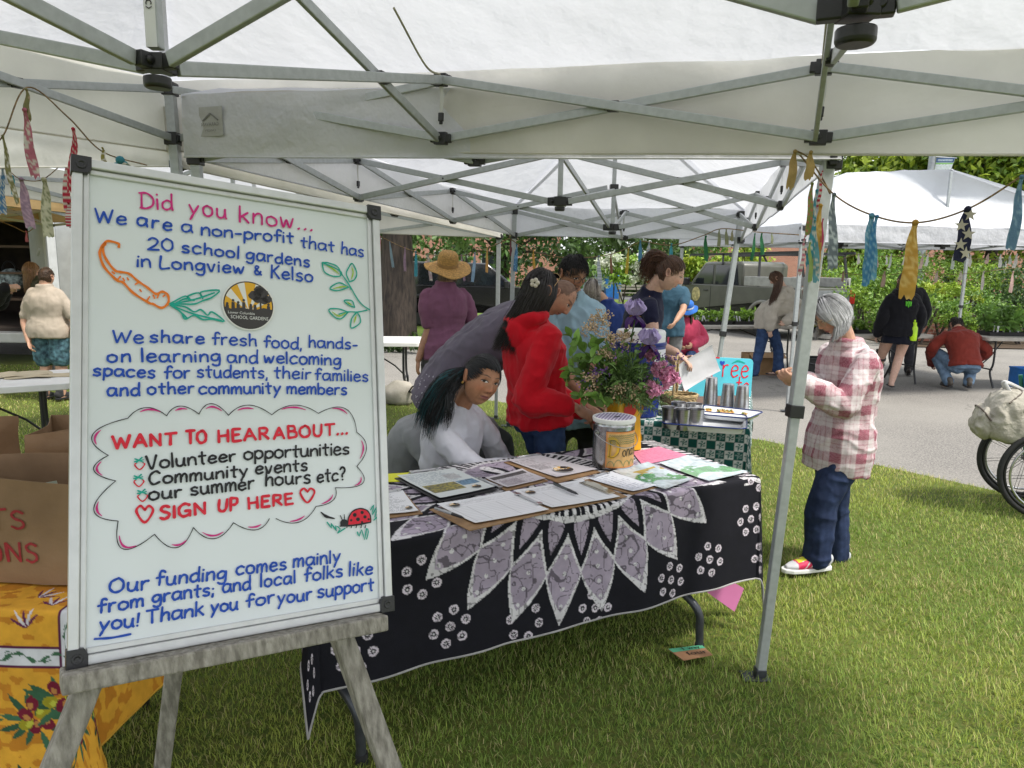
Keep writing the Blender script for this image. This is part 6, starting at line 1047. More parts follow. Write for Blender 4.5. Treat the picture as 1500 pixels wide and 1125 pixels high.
    if shoes:
        for s_ in (1, -1):
            c = ck[s_]; a = J['a' + c]; td = J['t' + c] * A(1, 1, 1); td = nrm(td); sd = nrm(np.cross(up, td)); z0 = a[2] - .062 * q; fl = lambda x, y, z: a + td * x * q + sd * y * q + up * (z - .062) * q
            if shoes.get('flop'):
                so_ = MB(); so_.prism([(-.07, -.032), (.02, -.036), (.12, -.046), (.175, -.03), (.19, 0), (.175, .03), (.12, .046), (.02, .036), (-.07, .032), (-.085, 0)], fl(0, 0, .002), td, sd, .016 * q); x = so_.build('sandal', shoes['mat'], T, 0, .003); MB().tube(cat([fl(.03, -.038, .02), fl(.07, -.02, .05), fl(.115, 0, .03), fl(.07, .02, .05), fl(.03, .038, .02)], 5), .006, 6).build('strap', shoes['mat'], x, 60); continue
            mb = MB(); mb.prism([(-.08, -.030), (0, -.038), (.10, -.046), (.16, -.042), (.20, -.022), (.21, 0), (.20, .022), (.16, .042), (.10, .046), (0, .038), (-.08, .030), (-.095, 0)], fl(0, 0, 0), td, sd, .026 * q); so_ = mb.build('shoe', shoes.get('sole', WHITEP), T, 0, .006)
            mb = MB(); loft(mb, [(fl(-.095, 0, .05), sd, .02, .02), (fl(-.07, 0, .06), sd, .034, .042), (fl(.0, 0, .062), sd, .038, .044), (fl(.08, 0, .048), sd, .043, .03), (fl(.15, 0, .037), sd, .038, .019), (fl(.20, 0, .032), sd, .014, .010)], 16, 4); limb(mb, [fl(-.03, 0, .06), fl(-.03, 0, .105)], [.042, .044]); V, F, N = remesh(mb, .005, 4); pc = shoes.get('paint'); mkobj('upper', V, F, shoes['mat'], so_, 180, col=pc(V, a, td, sd) if pc else np.ones((len(V), 3)))
            if shoes.get('lace'):
                mb = MB()
                for j in range(5): x = .02 + j * .022; mb.tube(cat([fl(x, -.022, .094 - x * .35), fl(x + .012, 0, .103 - x * .36), fl(x + .004, .022, .094 - x * .35)], 4), .0035, 6)
                mb.build('laces', shoes['lace'], so_, 60)
    return fig
# ---- hair
HAIRM = M('hair', vc=True, rough=.38, var=.15, vs=40, spec=.5)
def strands(fig, nm, paths, r, cols, parent=None, seg=3, tip=.25):
    P = np.asarray(paths, float); n, k, _ = P.shape; rf_ = np.random.default_rng(n); r = r * .78; fl = (rf_.random((n, 1, 1)) < .07) * (np.linspace(0, 1, k) ** 1.5)[None, :, None]; P = P + fl * rf_.normal(0, .012, (n, 1, 3)) + rf_.normal(0, .0012, (n, 1, 3)); T = nrm(np.gradient(P, axis=1)); ref = nrm(np.broadcast_to(A(.31, .52, .79), P.shape) + 0); X = nrm(np.cross(T, ref)); Y = np.cross(T, X); a = np.arange(seg) * 2 * math.pi / seg; w_ = r * np.interp(np.linspace(0, 1, k), [0, .15, .75, 1], [.7, 1, .9, tip])
    rv = np.broadcast_to(np.asarray(w_)[None, :, None, None], (n, k, 1, 1)); V = P[:, :, None, :] + rv * (np.cos(a)[None, None, :, None] * X[:, :, None, :] + np.sin(a)[None, None, :, None] * Y[:, :, None, :]); V = V.reshape(-1, 3)
    i, j, s = np.meshgrid(np.arange(n), np.arange(k - 1), np.arange(seg), indexing='ij'); b = (i * k + j) * seg; F = np.stack([b + s, b + (s + 1) % seg, b + seg + (s + 1) % seg, b + seg + s], -1).reshape(-1, 4)
    return mkobj(nm, V, F, HAIRM, parent or fig['T'], 180, col=np.repeat(np.asarray(cols, float), k * seg, 0))
def hcols(n, c, seed=0, var=.45, tintc=None, tf=.2):
    r = np.random.default_rng(seed); o = A(*c) * r.uniform(1 - var, 1 + var * 1.3, (n, 1))
    if tintc is not None: m = r.random(n) < tf; o[m] = A(*tintc) * r.uniform(.6, 1.2, (m.sum(), 1))
    return o
def scalp(fig, d, k=1.05):
    """unit dirs in head space (right, front, up) -> world"""
    rt, f, up = fig['ax']; d = np.asarray(d, float); s = fig['hs'] * k; x = d[..., 0:1] * .0755; y = d[..., 1:2] * .096 * np.where(d[..., 2:3] < 0, 1 - .3 * np.clip(-d[..., 2:3], 0, 1) * (d[..., 1:2] < 0), 1); return fig['J']['hd'] + s * (x * rt + y * f + d[..., 2:3] * .1155 * up)
def slerp(a, b, t): return nrm(a * (1 - t) + b * t)
def roots(n, seed, test):
    r = np.random.default_rng(seed); d = nrm(r.normal(0, 1, (n * 14, 3))); return d[test(d)][:n]
def hair_pull(fig, tie, c, n=420, seed=1, r=.0022, k=1.055, hl=.52, tintc=None, tf=.1):
    """hair combed from the hairline back to a tie direction"""
    tie = nrm(A(*tie)); d = roots(n, seed, lambda d: (d[:, 2] > hl - .75 * np.clip(np.abs(d[:, 0]) - .45, 0, 1) * 1.6) & (d[:, 1] > .0) | ((d[:, 1] <= .05) & (d[:, 2] > -.42) & (np.abs(d[:, 0]) < 2) & ~((d[:, 1] > -.3) & (d[:, 2] < .15)))); rr = np.random.default_rng(seed + 1); t = np.linspace(0, 1, 9); lift_ = rr.uniform(-.012, .018, len(d))
    P = np.stack([scalp(fig, slerp(d, tie[None], x), 1) for x in t], 1); ctr = fig['J']['hd']; P = ctr + (P - ctr) * (k - .03 + .03 * np.sin(t * math.pi)[None, :, None] + lift_[:, None, None]); return strands(fig, 'hair', P, r * fig['q'], hcols(len(d), c, seed, .4, tintc, tf))
def hair_fall(fig, part, c, L_=.3, n=600, seed=1, r=.0023, k=1.07, hl=.55, flare=.02, cutz=None, wave=.0, face=.25, drop=None, vol=0, tintc=None, tf=.1, end=(0, 0, 0), nm='hair'):
    """hair falling from a parting over the skull and then straight down"""
    part = nrm(A(*part)); rr = np.random.default_rng(seed); d = roots(n, seed, lambda d: (d[:, 2] > hl - .9 * np.clip(np.abs(d[:, 0]) - .35, 0, 1)) & (d[:, 1] > 0) | (d[:, 1] <= .1) & (d[:, 2] > -.3)); m = len(d); rt, f, up = fig['ax']; ctr = fig['J']['hd']
    az = np.arctan2(d[:, 0], d[:, 1]); az = np.sign(az) * np.maximum(np.abs(az), face * math.pi); low = nrm(np.c_[np.sin(az), np.cos(az), np.full(m, -.25)]); t = np.linspace(0, 1, 8); kk = k + rr.uniform(-.03, .05 + vol, m)
    P = [ctr + (scalp(fig, slerp(d, low, x), 1) - ctr) * (1 + (kk[:, None] - 1) * (.7 + .3 * x) + vol * math.sin(x * 2.2)) for x in t]; e = P[-1]; G0 = A(0, 0, -1) if drop is None else nrm(A(*drop)); dv = nrm(nrm(P[-1] - P[-3]) * np.clip(np.linalg.norm(P[-1] - P[-3], axis=1, keepdims=True) / .02, 0, 1) * .6 + G0 * .5); Ln = L_ * rr.uniform(.75, 1.05, m)[:, None]; G = A(0, 0, -1) if drop is None else nrm(A(*drop)); cur = e; dd = dv; out = list(P); ns = 9
    for i in range(ns): dd = nrm(dd * .62 + G * .38 + rr.normal(0, .03, (m, 3))); cur = cur + dd * Ln / ns + A(*end) * Ln / ns; w_ = wave * np.sin(i * 1.4 + rr.uniform(0, 6, (m, 1))); out.append(cur + w_ * rr.normal(0, 1, (m, 3)))
    return strands(fig, nm, np.stack(out, 1), r * fig['q'], hcols(m, c, seed, .45, tintc, tf))
def hair_short(fig, c, L_=.035, n=700, seed=1, r=.0017, crown=(0, -.35, .93), hl=.56, k=1.02, side=.0, low=-.35, fwd=.4, top=1.0):
    d = roots(n, seed, lambda d: (d[:, 2] > hl - .85 * np.clip(np.abs(d[:, 0]) - .35, 0, 1)) & (d[:, 1] > 0) | (d[:, 1] <= .12) & (d[:, 2] > low) & ~((d[:, 1] > -.25) & (d[:, 2] < .12))); m = len(d); rr = np.random.default_rng(seed); cr = nrm(A(*crown)); flow = nrm(d - cr + A(0, fwd, 0) * np.clip(d[:, 2:3], 0, 1)); t = np.linspace(0, 1, 6); ctr = fig['J']['hd']; rt, f, up = fig['ax']; lz = L_ * (.45 + .55 * np.clip(d[:, 2] * 1.3, 0, 1) * top) * rr.uniform(.7, 1.15, m); P = []
    for x in t: dd = nrm(d + flow * (x * lz / .1)[:, None]); P.append(ctr + (scalp(fig, dd, 1) - ctr) * (k + (.30 * lz / .1 * math.sin(x * 1.9))[:, None] + rr.uniform(-.006, .006, (m, 1))))
    return strands(fig, 'hair', np.stack(P, 1), r * fig['q'], hcols(m, c, seed, .4))
def tail(fig, start, path, c, n=160, seed=2, r=.0022, spread=.03, wave=0, tintc=None, tf=.25, tight=.012, ends=.25):
    rr = np.random.default_rng(seed); C = cat([start] + list(path), 7); k = len(C); t = np.linspace(0, 1, k); off = rr.normal(0, 1, (n, 3)); off = off / (1 + .3 * np.linalg.norm(off, axis=1, keepdims=True)); sp_ = (tight + spread * np.sin(np.clip(t * 1.15, 0, 1) * math.pi * .62) ** .8)
    P = C[None] + off[:, None, :] * sp_[None, :, None] + wave * np.sin(t[None, :, None] * 26 + rr.uniform(0, 6, (n, 1, 3))) * t[None, :, None]; ln = rr.uniform(1 - ends, 1, n); Q = np.stack([np.stack([np.interp(np.linspace(0, l_, k), t, P[i, :, j]) for j in range(3)], 1) for i, l_ in enumerate(ln)]); return strands(fig, 'hair', Q, r * fig['q'], hcols(n, c, seed, .45, tintc, tf))
def glasses(fig, up_on_head=False, mat=None, tint=None):
    rt, f, up = fig['ax']; s = fig['hs']; c = fig['J']['hd'] + s * ((f * .098 + up * .010) if not up_on_head else (f * .058 + up * .108)); F_ = f if not up_on_head else nrm(f * .45 + up * .9); U = nrm(np.cross(rt, F_)) ; g_ = thing('eyeglasses', None, None) if 0 else None; mb = MB()
    for e in (-1, 1):
        o = c + rt * e * .032 * s; t = np.linspace(0, 2 * math.pi, 21); pts = [o + s * (rt * .0255 * np.sign(math.cos(a)) * abs(math.cos(a)) ** .7 + U * .019 * np.sign(math.sin(a)) * abs(math.sin(a)) ** .7) for a in t]; mb.tube(pts, .0019 * s, 6); mb.tube(cat([o + rt * e * .025 * s + U * .006 * s, o + rt * e * .046 * s + U * .006 * s - F_ * .02 * s, o + rt * e * .049 * s + U * .002 * s - F_ * .10 * s], 4), .0017 * s, 6)
    mb.tube([c - rt * .007 * s + U * .004 * s, c + U * .006 * s, c + rt * .007 * s + U * .004 * s], .0018 * s, 6); fr = mb.build('eyeglasses', mat or PLAST_BLK, fig['T'], 60)
    if tint: 
        mb = MB()
        for e in (-1, 1): o = c + rt * e * .032 * s; mb.add([o + s * (rt * .0245 * np.sign(math.cos(a)) * abs(math.cos(a)) ** .7 + U * .018 * np.sign(math.sin(a)) * abs(math.sin(a)) ** .7) for a in np.linspace(0, 2 * math.pi, 21)[:-1]], [tuple(range(20))])
        mb.build('lens', tint, fr, 0)
def DEN(n, c, c2=None): return M(n, c, .8, var=.16, vs=16, bump=.25, bs=500, col2=c2, spec=.2)
def FAB(n, c, **k): return M(n, c, .85, var=k.get('var', .07), vs=k.get('vs', 12), bump=.2, bs=350, spec=.15, sheen=.1)
JEAN = DEN('blue_denim', (.040, .075, .17), (.022, .042, .10)); JEAND = DEN('dark_denim', (.022, .036, .085), (.012, .02, .05)); JEANL = DEN('faded_denim', (.16, .24, .34), (.10, .15, .22)); GREYT = FAB('charcoal_trousers', (.035, .035, .038)); TRB = (.42, .24, .155)
# ---- girl in the white hoodie, seated behind the sign-up table, looking at the camera
d = 3.36; hd = at(705, 557, d); hf = nrm(A(.52, -.85, -.13)); hu = nrm(A(.30, .06, .95)); gf = nrm(A(.80, -.60, 0)); gl = A(-gf[1], gf[0], 0)
G1 = figure('girl in white hoodie with a dark ponytail looking over at the camera behind the table', (-.30, 3.62), 1.46, 0, dict(base=A(-.3, 3.62, 0), hd=hd, hf=hf, hu=hu, nk=at(669, 596, 3.47), ch=at(660, 655, 3.50), wa=at(652, 715, 3.56), pe=at(645, 762, 3.62), lp=gl, lc=nrm(gl + A(0, 0, .12)), eR=at(698, 690, 3.30), wR=at(770, 690, 3.42), eL=at(735, 680, 3.75), wL=at(770, 690, 3.62), kL=A(.10, 3.60, .46), kR=A(.02, 3.42, .46), aL=A(.08, 3.62, .08), aR=A(.0, 3.46, .08), tL=gf, tR=gf), skin=(.36, .175, .098), hair=(.008, .008, .010), vox=.005, cvox=.0065,
    head=dict(res=(220, 190), gaze=.0034, lid=.24, hl=.068, lips=(.31, .115, .10), fem=True, s=1.06), top=dict(mat=FAB('white_sweatshirt', (.60, .60, .66)), hood=True, e=.026, wr=.008, name='hoodie', seed=3), bottom=dict(mat=JEAND), shoes=dict(mat=FAB('white_shoe', (.6, .6, .6))))
hair_pull(G1, (.62, -.62, .28), (.010, .010, .012), 1700, 4, .0021, 1.05, .50)
tie = scalp(G1, nrm(A(.66, -.62, .22)), 1.08); tie = at(681, 545, 3.40)
tail(G1, tie, [at(668, 553, 3.36), at(650, 575, 3.34), at(637, 605, 3.33), at(628, 640, 3.33)], (.010, .011, .013), 520, 5, .0023, .021, .002, (.015, .085, .10), .16, .013)
tail(G1, tie, [at(662, 550, 3.36), at(645, 562, 3.33), at(626, 590, 3.33), at(613, 628, 3.34)], (.010, .011, .013), 320, 6, .0023, .012, .003, (.015, .10, .12), .45, .013)
tail(G1, tie, [at(672, 560, 3.34), at(661, 580, 3.30), at(658, 605, 3.29), at(655, 632, 3.30)], (.010, .011, .013), 70, 7, .0021, .007, .002)
MB().tube([tie + A(.016 * math.cos(a), .0, .016 * math.sin(a)) for a in np.linspace(0, 2 * math.pi, 15)], .005, 8).build('hair_tie', M('purple_elastic', (.18, .06, .28), .7), G1['T'], 60)
rt, f_, u_ = G1['ax']; e = G1['J']['hd'] + 1.06 * (rt * .083 - f_ * .012 - u_ * .032); MB().tube([e + .006 * (f_ * math.cos(a) + u_ * math.sin(a)) for a in np.linspace(0, 2 * math.pi, 13)], .0022, 6).build('earring', M('gold', (.8, .5, .15), .25, metal=1), G1['T'], 60)
def seat(label, c, rz, col, back=True, nm='folding_chair', ct='chair'):
    T = thing(nm, label, ct, c, None, rz); o = A(*c, 0) if len(c) == 2 else np.asarray(c, float); X = A(math.cos(rz), math.sin(rz), 0); Y = A(-X[1], X[0], 0); up = A(0, 0, 1); m = M('chair_' + col, dict(grey=(.3, .3, .31), white=(.66, .66, .64))[col], .5)
    MB().box(o + up * .44, (.40, .40, .025), X, Y).build('seat', m, T, 0, .008); back and MB().box(o - Y * .2 + up * .68, (.38, .02, .22), X, nrm(Y + up * -.1)).build('backrest', m, T, 0, .008)
    for a in (-1, 1):
        MB().tube([o + X * .19 * a - Y * (.24 if back else .02) + up * (.8 if back else .43), o + X * .19 * a + Y * .0 + up * .42, o + X * .2 * a + Y * .20], .012, 8).build('leg', DARKSTEEL, T, 60); MB().tube([o + X * .17 * a + Y * .12 + up * .43, o + X * .19 * a - Y * .24], .012, 8).build('leg', DARKSTEEL, T, 60)
seat('white stool under the girl in the white hoodie', (-.31, 3.68, 0), R(-125), 'white', False, 'folding_stool', 'stool')
# ---- person in grey sweatshirt bent forward beside the girl
gf = nrm(A(.9, -.35, 0)); gl = A(-gf[1], gf[0], 0)
G2 = figure('person in grey sweatshirt hunched forward beyond the girl in white', (-.62, 3.95), 1.55, 0, dict(base=A(-.62, 3.95, 0), hd=at(676, 592, 3.80), hf=nrm(A(.8, -.3, -.5)), hu=nrm(A(.55, -.2, .8)), nk=at(640, 622, 3.84), ch=at(604, 645, 3.88), wa=at(586, 700, 3.93), pe=at(583, 755, 3.97), lp=gl, lc=gl, eR=at(650, 700, 3.70), wR=at(700, 700, 3.66), eL=at(712, 625, 4.02), wL=at(728, 690, 3.98), kL=at(728, 640, 4.1), kR=at(718, 665, 3.90), aL=A(.02, 4.12, .08), aR=A(-.05, 3.92, .08), tL=gf, tR=gf), skin=TRB, hair=(.015, .012, .01),
    top=dict(mat=FAB('grey_sweatshirt', (.26, .27, .275)), e=.02, wr=.006, name='sweatshirt', seed=8), bottom=dict(mat=FAB('olive_grey_trousers', (.075, .085, .08)), e=.02), shoes=dict(mat=GREYT), vox=.008)
hair_short(G2, (.015, .012, .01), .04, 300, 3)
seat('grey stool under the hunched person in the grey sweatshirt', (-.64, 4.0, 0), R(-110), 'grey', False, 'folding_stool', 'stool')
# ---- woman in the red hoodie
rf = nrm(A(.86, .50, 0)); rl = A(-rf[1], rf[0], 0)
G3 = figure('woman in red hoodie with long dark hair and glasses pushed up on her head', (.16, 3.86), 1.66, 0, dict(base=A(.16, 3.86, 0), hd=at(790, 425, 3.80), hf=nrm(A(.66, .66, -.34)), hu=nrm(A(.30, .20, .93)), nk=at(777, 470, 3.82), ch=at(783, 528, 3.84), wa=at(786, 572, 3.85), pe=at(790, 612, 3.86), lp=rl, lc=rl, eR=at(772, 584, 3.62), wR=at(842, 597, 3.60), dR=A(.8, .1, -.45), nR=A(0, .6, -.6), eL=at(800, 575, 4.05), wL=at(858, 606, 3.80), dL=A(.7, -.3, -.4), nL=A(0, -.5, -.6), kL=A(.24, 3.95, .46), kR=A(.22, 3.77, .46), aL=A(.18, 3.96, .075), aR=A(.16, 3.76, .075), tL=rf, tR=rf), skin=(.36, .19, .12), hair=(.010, .007, .006), g=1.02,
    top=dict(mat=FAB('red_sweatshirt', (.52, .006, .016)), hood=True, e=.030, sl=.80, hem=-.035, wr=.012, name='hoodie', seed=11), bottom=dict(mat=JEAN), shoes=dict(mat=GREYT), hands=dict(R=dict(curl=.7), L=dict(curl=.7)), vox=.005, cvox=.0065)
hair_fall(G3, (0, .2, 1), (.011, .008, .007), .31, 2200, 9, .0022, 1.07, .5, face=.27, drop=(-.12, .02, -1), vol=.02, end=(-.36, .02, 0))
glasses(G3, True, M('tortoise_gold', (.45, .28, .12), .3, metal=.3), M('dark_lens', (.02, .02, .02), .1))
c = scalp(G3, nrm(A(.55, -.75, .12)), 1.13); mb = MB()
for k in range(5): a = k * 1.257; mb.ball(c + .015 * (A(0, 0, 1) * math.sin(a) + A(1, -.2, 0) * math.cos(a)) + A(-.01, -.012, 0), (.012, .008, .012), 10, 7)
mb.build('hair_clip', M('pearl_clip', (.6, .55, .45), .3), G3['T'], 60)
# ---- bald man bending over in a purple-grey shirt
mf = nrm(A(.97, .2, 0)); ml = A(-mf[1], mf[0], 0)
G4 = figure('balding man in purple grey t-shirt bent far forward behind the red hoodie', (-.42, 4.5), 1.78, 0, dict(base=A(-.42, 4.5, 0), hd=at(818, 436, 4.28), hf=nrm(A(.62, -.25, -.72)), hu=nrm(A(.72, .1, .65)), nk=at(786, 462, 4.38), ch=at(735, 490, 4.42), wa=at(684, 530, 4.46), pe=at(652, 575, 4.5), lp=ml, lc=ml, eR=at(792, 552, 4.2), wR=at(850, 592, 4.05), eL=at(810, 540, 4.6), wL=at(855, 585, 4.3), kL=A(-.36, 4.62, .5), kR=A(-.36, 4.4, .5), aL=A(-.42, 4.62, .08), aR=A(-.44, 4.38, .08), tL=mf, tR=mf), skin=(.40, .215, .14), hair=(.16, .09, .06), g=1.14, belly=.02,
    top=dict(mat=FAB('purple_grey_tee', (.135, .118, .155)), sleeve='short', e=.022, hem=.06, wr=.012, name='shirt', seed=15), bottom=dict(mat=JEANL), shoes=dict(mat=GREYT), head=dict(lid=.6, hl=.10), hands=dict(R=dict(curl=.8)))
hair_short(G4, (.05, .03, .02), .012, 300, 5, .0012, k=1.005)
mb = MB(); r_ = np.random.default_rng(8); tp_ = G4['top'].data
pts = np.array([v.co[:] for v in tp_.vertices]) + A(-.42, 4.5, 0); pn = np.array([v.normal[:] for v in tp_.vertices]); cand = np.where((pn[:, 1] < -.45) & (pts[:, 0] < -.33) & (pts[:, 2] < .98) & (pts[:, 2] > .78))[0]
for i in r_.choice(cand, min(40, len(cand)), False): mb.ball(pts[i], (r_.uniform(.002, .009), .002, r_.uniform(.002, .008)), 6, 4)
if mb.n: mb.build('paint_splatter', M('white_paint_spots', (.55, .52, .58), .7), G4['top'], 60)
# ---- boy with glasses in light blue
bf = nrm(A(.35, -.94, 0)); bl = A(-bf[1], bf[0], 0)
G5 = figure('teenage boy in light blue t-shirt and black glasses looking down at his hands', (.42, 4.72), 1.76, 0, dict(base=A(.42, 4.72, 0), hd=at(839, 402, 4.58), hf=nrm(A(.48, -.74, -.42)), hu=nrm(A(.18, -.30, .93)), nk=at(837, 436, 4.68), ch=at(843, 490, 4.70), wa=at(845, 540, 4.70), pe=at(846, 585, 4.72), lp=bl, lc=bl, eR=at(820, 540, 4.45), wR=at(862, 588, 4.18), dR=A(.8, -.3, -.2), nR=A(0, .3, -.9), eL=at(868, 535, 4.55), wL=at(880, 585, 4.25), dL=A(-.4, -.6, -.2), nL=A(-.5, 0, -.7)), skin=(.34, .175, .105), hair=(.010, .008, .008), g=1.16, belly=.025,
    top=dict(mat=FAB('light_blue_tee', (.27, .40, .47)), sleeve='short', e=.026, hem=.09, sl=.75, wr=.013, name='shirt', seed=19), bottom=dict(mat=GREYT), shoes=dict(mat=GREYT), head=dict(lid=.55, hl=.072, res=(130, 110), lips=(.30, .12, .10)), hands=dict(R=dict(curl=.95), L=dict(curl=.8)), vox=.005)
hair_short(G5, (.010, .008, .008), .036, 1600, 6, .0018, k=1.04, top=1.5, fwd=.15); glasses(G5, False, PLAST_BLK)
# ---- man in the straw hat
sf = nrm(A(-.42, .90, 0)); sl_ = A(-sf[1], sf[0], 0); HT = 1.76
G6 = figure('man in wide straw hat and mauve t-shirt standing with his back turned', (-.62, 6.45), HT, 25, dict(hd=at(655, 396, 6.45), hf=nrm(A(-.62, .78, -.05)), eL=at(628, 483, 6.35), wL=at(613, 527, 6.32), dL=A(-.1, 0, -1)), skin=(.38, .20, .125), hair=(.16, .11, .07), g=1.06,
    top=dict(mat=FAB('mauve_tee', (.205, .085, .145)), sleeve='short', e=.024, hem=.07, sl=.8, wr=.010, seed=23), bottom=dict(mat=FAB('grey_shorts', (.085, .085, .08)), kind='short', e=.02, name='shorts'), shoes=dict(mat=GREYT), vox=.007)
hair_fall(G6, (0, 0, 1), (.17, .12, .075), .07, 350, 12, .0025, 1.05, .5, face=.45)
def brimhat(fig, mat, r0=.098, rb=.19, h=.115, nm='straw_hat', tilt=(0, 0, 0), band=None, lift=.035, vc=None, droop=.02):
    rt, f, up = fig['ax']; s = fig['hs']; up = nrm(up + A(*tilt)); c = fig['J']['hd'] + up * lift * s; mb = MB(); P = []
    for k in range(13): x = k / 12; P.append((r0 + (rb - r0) * (1 - x), -droop * (1 - x) ** 2))
    P += [(r0 * .99, .02), (r0 * .97, h * .5), (r0 * .9, h * .82), (r0 * .72, h * .99), (r0 * .4, h * 1.08), (.001, h * 1.06)]
    P = [(P[0][0], P[0][1] - .004)] + P; seg = 72; x, y, z = frame(up); a = np.arange(seg) * 2 * math.pi / seg; G = []
    for i, (r_, hh) in enumerate(P):
        b = hh * s + (.016 * s * np.sin(2 * a + 1) + .006 * s * np.sin(5 * a)) * max(0, (r_ - r0) / (rb - r0 + 1e-6)); rr = r_ * s * (1 + .012 * (i % 2) * np.cos(a * 36)); G.append(c + up * b[:, None] + (rr * np.cos(a))[:, None] * x + (rr * np.sin(a))[:, None] * y)
    o = MB().grid(np.array(G), closed=True).build(nm, mat, fig['T'], 180)
    if band: MB().lathe([(r0 * s * 1.01, .004), (r0 * s * 1.0, .03 * s), (r0 * s * .97, .032 * s)], c, 40, up, cap=False).build('hat_band', band, o, 180)
    return o
STRAW = M('straw_weave', (.60, .34, .10), .75, var=.28, vs=60, bump=.6, bs=120, stretch=(1, 1, 3))
brimhat(G6, STRAW, .093, .205, .12, tilt=(.16, -.42, 0), band=M('straw_band', (.34, .19, .06), .8, bump=.5, bs=80), lift=.045)
# ---- further people under and behind the tents
G7 = figure('grey-haired person in a royal blue top seen from behind past the boy', (.92, 7.1), 1.58, -8, dict(hd=at(868, 425, 7.05)), skin=TRB, hair=(.30, .27, .25), g=1.25, top=dict(mat=FAB('royal_blue_top', (.022, .045, .18)), e=.025, sleeve='short', sl=.8, seed=27), bottom=dict(mat=FAB('beige_trousers', (.34, .32, .28))), shoes=dict(mat=GREYT), vox=.008)
hair_fall(G7, (0, 0, 1), (.30, .26, .23), .08, 500, 13, .003, 1.1, .5, wave=.008, vol=.06)
nf = nrm(A(.96, -.1, 0)); nl = A(-nf[1], nf[0], 0)
G8 = figure('young woman in navy t-shirt with curly ponytail handing over a sheet of paper', (.98, 5.15), 1.70, 0, dict(base=A(.98, 5.15, 0), hd=at(981, 401, 4.85), hf=nrm(A(.88, -.20, -.42)), hu=nrm(A(.40, -.08, .9)), nk=at(953, 429, 4.93), ch=at(940, 474, 4.98), wa=at(928, 527, 5.05), pe=at(920, 568, 5.12), lp=nl, lc=nl, eR=at(958, 505, 4.70), wR=at(990, 516, 4.60), dR=A(.75, -.15, -.55), nR=A(-.3, .3, -.9), eL=at(965, 510, 5.15), wL=at(990, 531, 4.85), dL=A(.8, -.2, .2), kL=A(.95, 5.25, .48), kR=A(.93, 5.05, .48), aL=A(.9, 5.25, .08), aR=A(.9, 5.02, .08), tL=nf, tR=nf), skin=(.55, .345, .255), hair=(.075, .035, .02),
    top=dict(mat=FAB('navy_tee', (.012, .013, .035)), sleeve='short', e=.016, sl=.34, hem=.06, wr=.008, seed=31), bottom=dict(mat=GREYT), shoes=dict(mat=GREYT), head=dict(lid=.65, hl=.07, fem=True, res=(130, 110), lips=(.45, .2, .17), brow=(.12, .07, .05)), hands=dict(R=dict(curl=.35), L=dict(curl=.5)), vox=.005)
hair_pull(G8, (0, -.8, .6), (.085, .042, .024), 1100, 14, .0022, 1.05, .55)
tl = scalp(G8, nrm(A(0, -.8, .62)), 1.10); tail(G8, tl, [at(958, 377, 4.9), at(950, 392, 4.92), at(948, 413, 4.92)], (.085, .04, .022), 560, 15, .0022, .026, .007, None, 0, .02)
flat('paper_sheet', 'blank white sheet held out by the woman in the navy t-shirt', 'paper', [at(991, 534, 4.56), at(1041, 504, 4.62), at(1053, 542, 4.66), at(1001, 572, 4.6)], PAPER, None, (14, 14), .0006, curl=.02)
figure('man in teal t-shirt with his back turned behind the navy woman', (2.02, 9.2), 1.74, -10, dict(eR=at(1000, 455, 8.95), wR=at(990, 470, 8.8)), skin=TRB, hair=(.04, .03, .02), top=dict(mat=FAB('teal_tee', (.035, .085, .125)), sleeve='short', e=.024, hem=.08), bottom=dict(mat=FAB('grey_jeans', (.2, .2, .2))), shoes=dict(mat=GREYT), vox=.009, cvox=.011)
kf = nrm(A(-.25, -.97, 0)); kp = A(2.33, 9.55, 0)
G9 = figure('seated person in a pink jacket and blue sun hat reading beside the seedling table', kp[:2], 1.6, 194, dict(pe=kp + A(0, 0, .50), wa=kp + kf * .03 + A(0, 0, .66), ch=kp + kf * .05 + A(0, 0, .80), nk=kp + kf * .06 + A(0, 0, .99), hd=kp + kf * .12 + A(0, 0, 1.12), hf=nrm(kf + A(0, 0, -.45)), hu=nrm(A(0, 0, 1) + kf * .4), kL=kp + kf * .42 + A(.1, 0, .52), kR=kp + kf * .42 + A(-.12, 0, .52), aL=kp + kf * .40 + A(.1, 0, .08), aR=kp + kf * .40 + A(-.12, 0, .08), eL=kp + A(.24, 0, .72), eR=kp + A(-.24, 0, .72), wL=kp + kf * .28 + A(.1, 0, .66), wR=kp + kf * .28 + A(-.1, 0, .66)), skin=TRB, hair=(.05, .03, .02), top=dict(mat=FAB('pink_jacket', (.52, .06, .12)), e=.03, name='jacket'), bottom=dict(mat=JEAN), shoes=dict(mat=GREYT), vox=.009, cvox=.011)
hair_fall(G9, (0, 0, 1), (.06, .035, .02), .16, 300, 16, .004, 1.06, .5, face=.3); brimhat(G9, FAB('blue_hat', (.035, .15, .5)), .095, .15, .1, 'sun_hat', band=M('hat_ribbon', (.5, .55, .62), .7, var=.3, vs=30), lift=.03)
seat('folding chair under the person in the blue sun hat', kp, R(194), 'grey')
hw = A(3.93, 10.98, -.012)
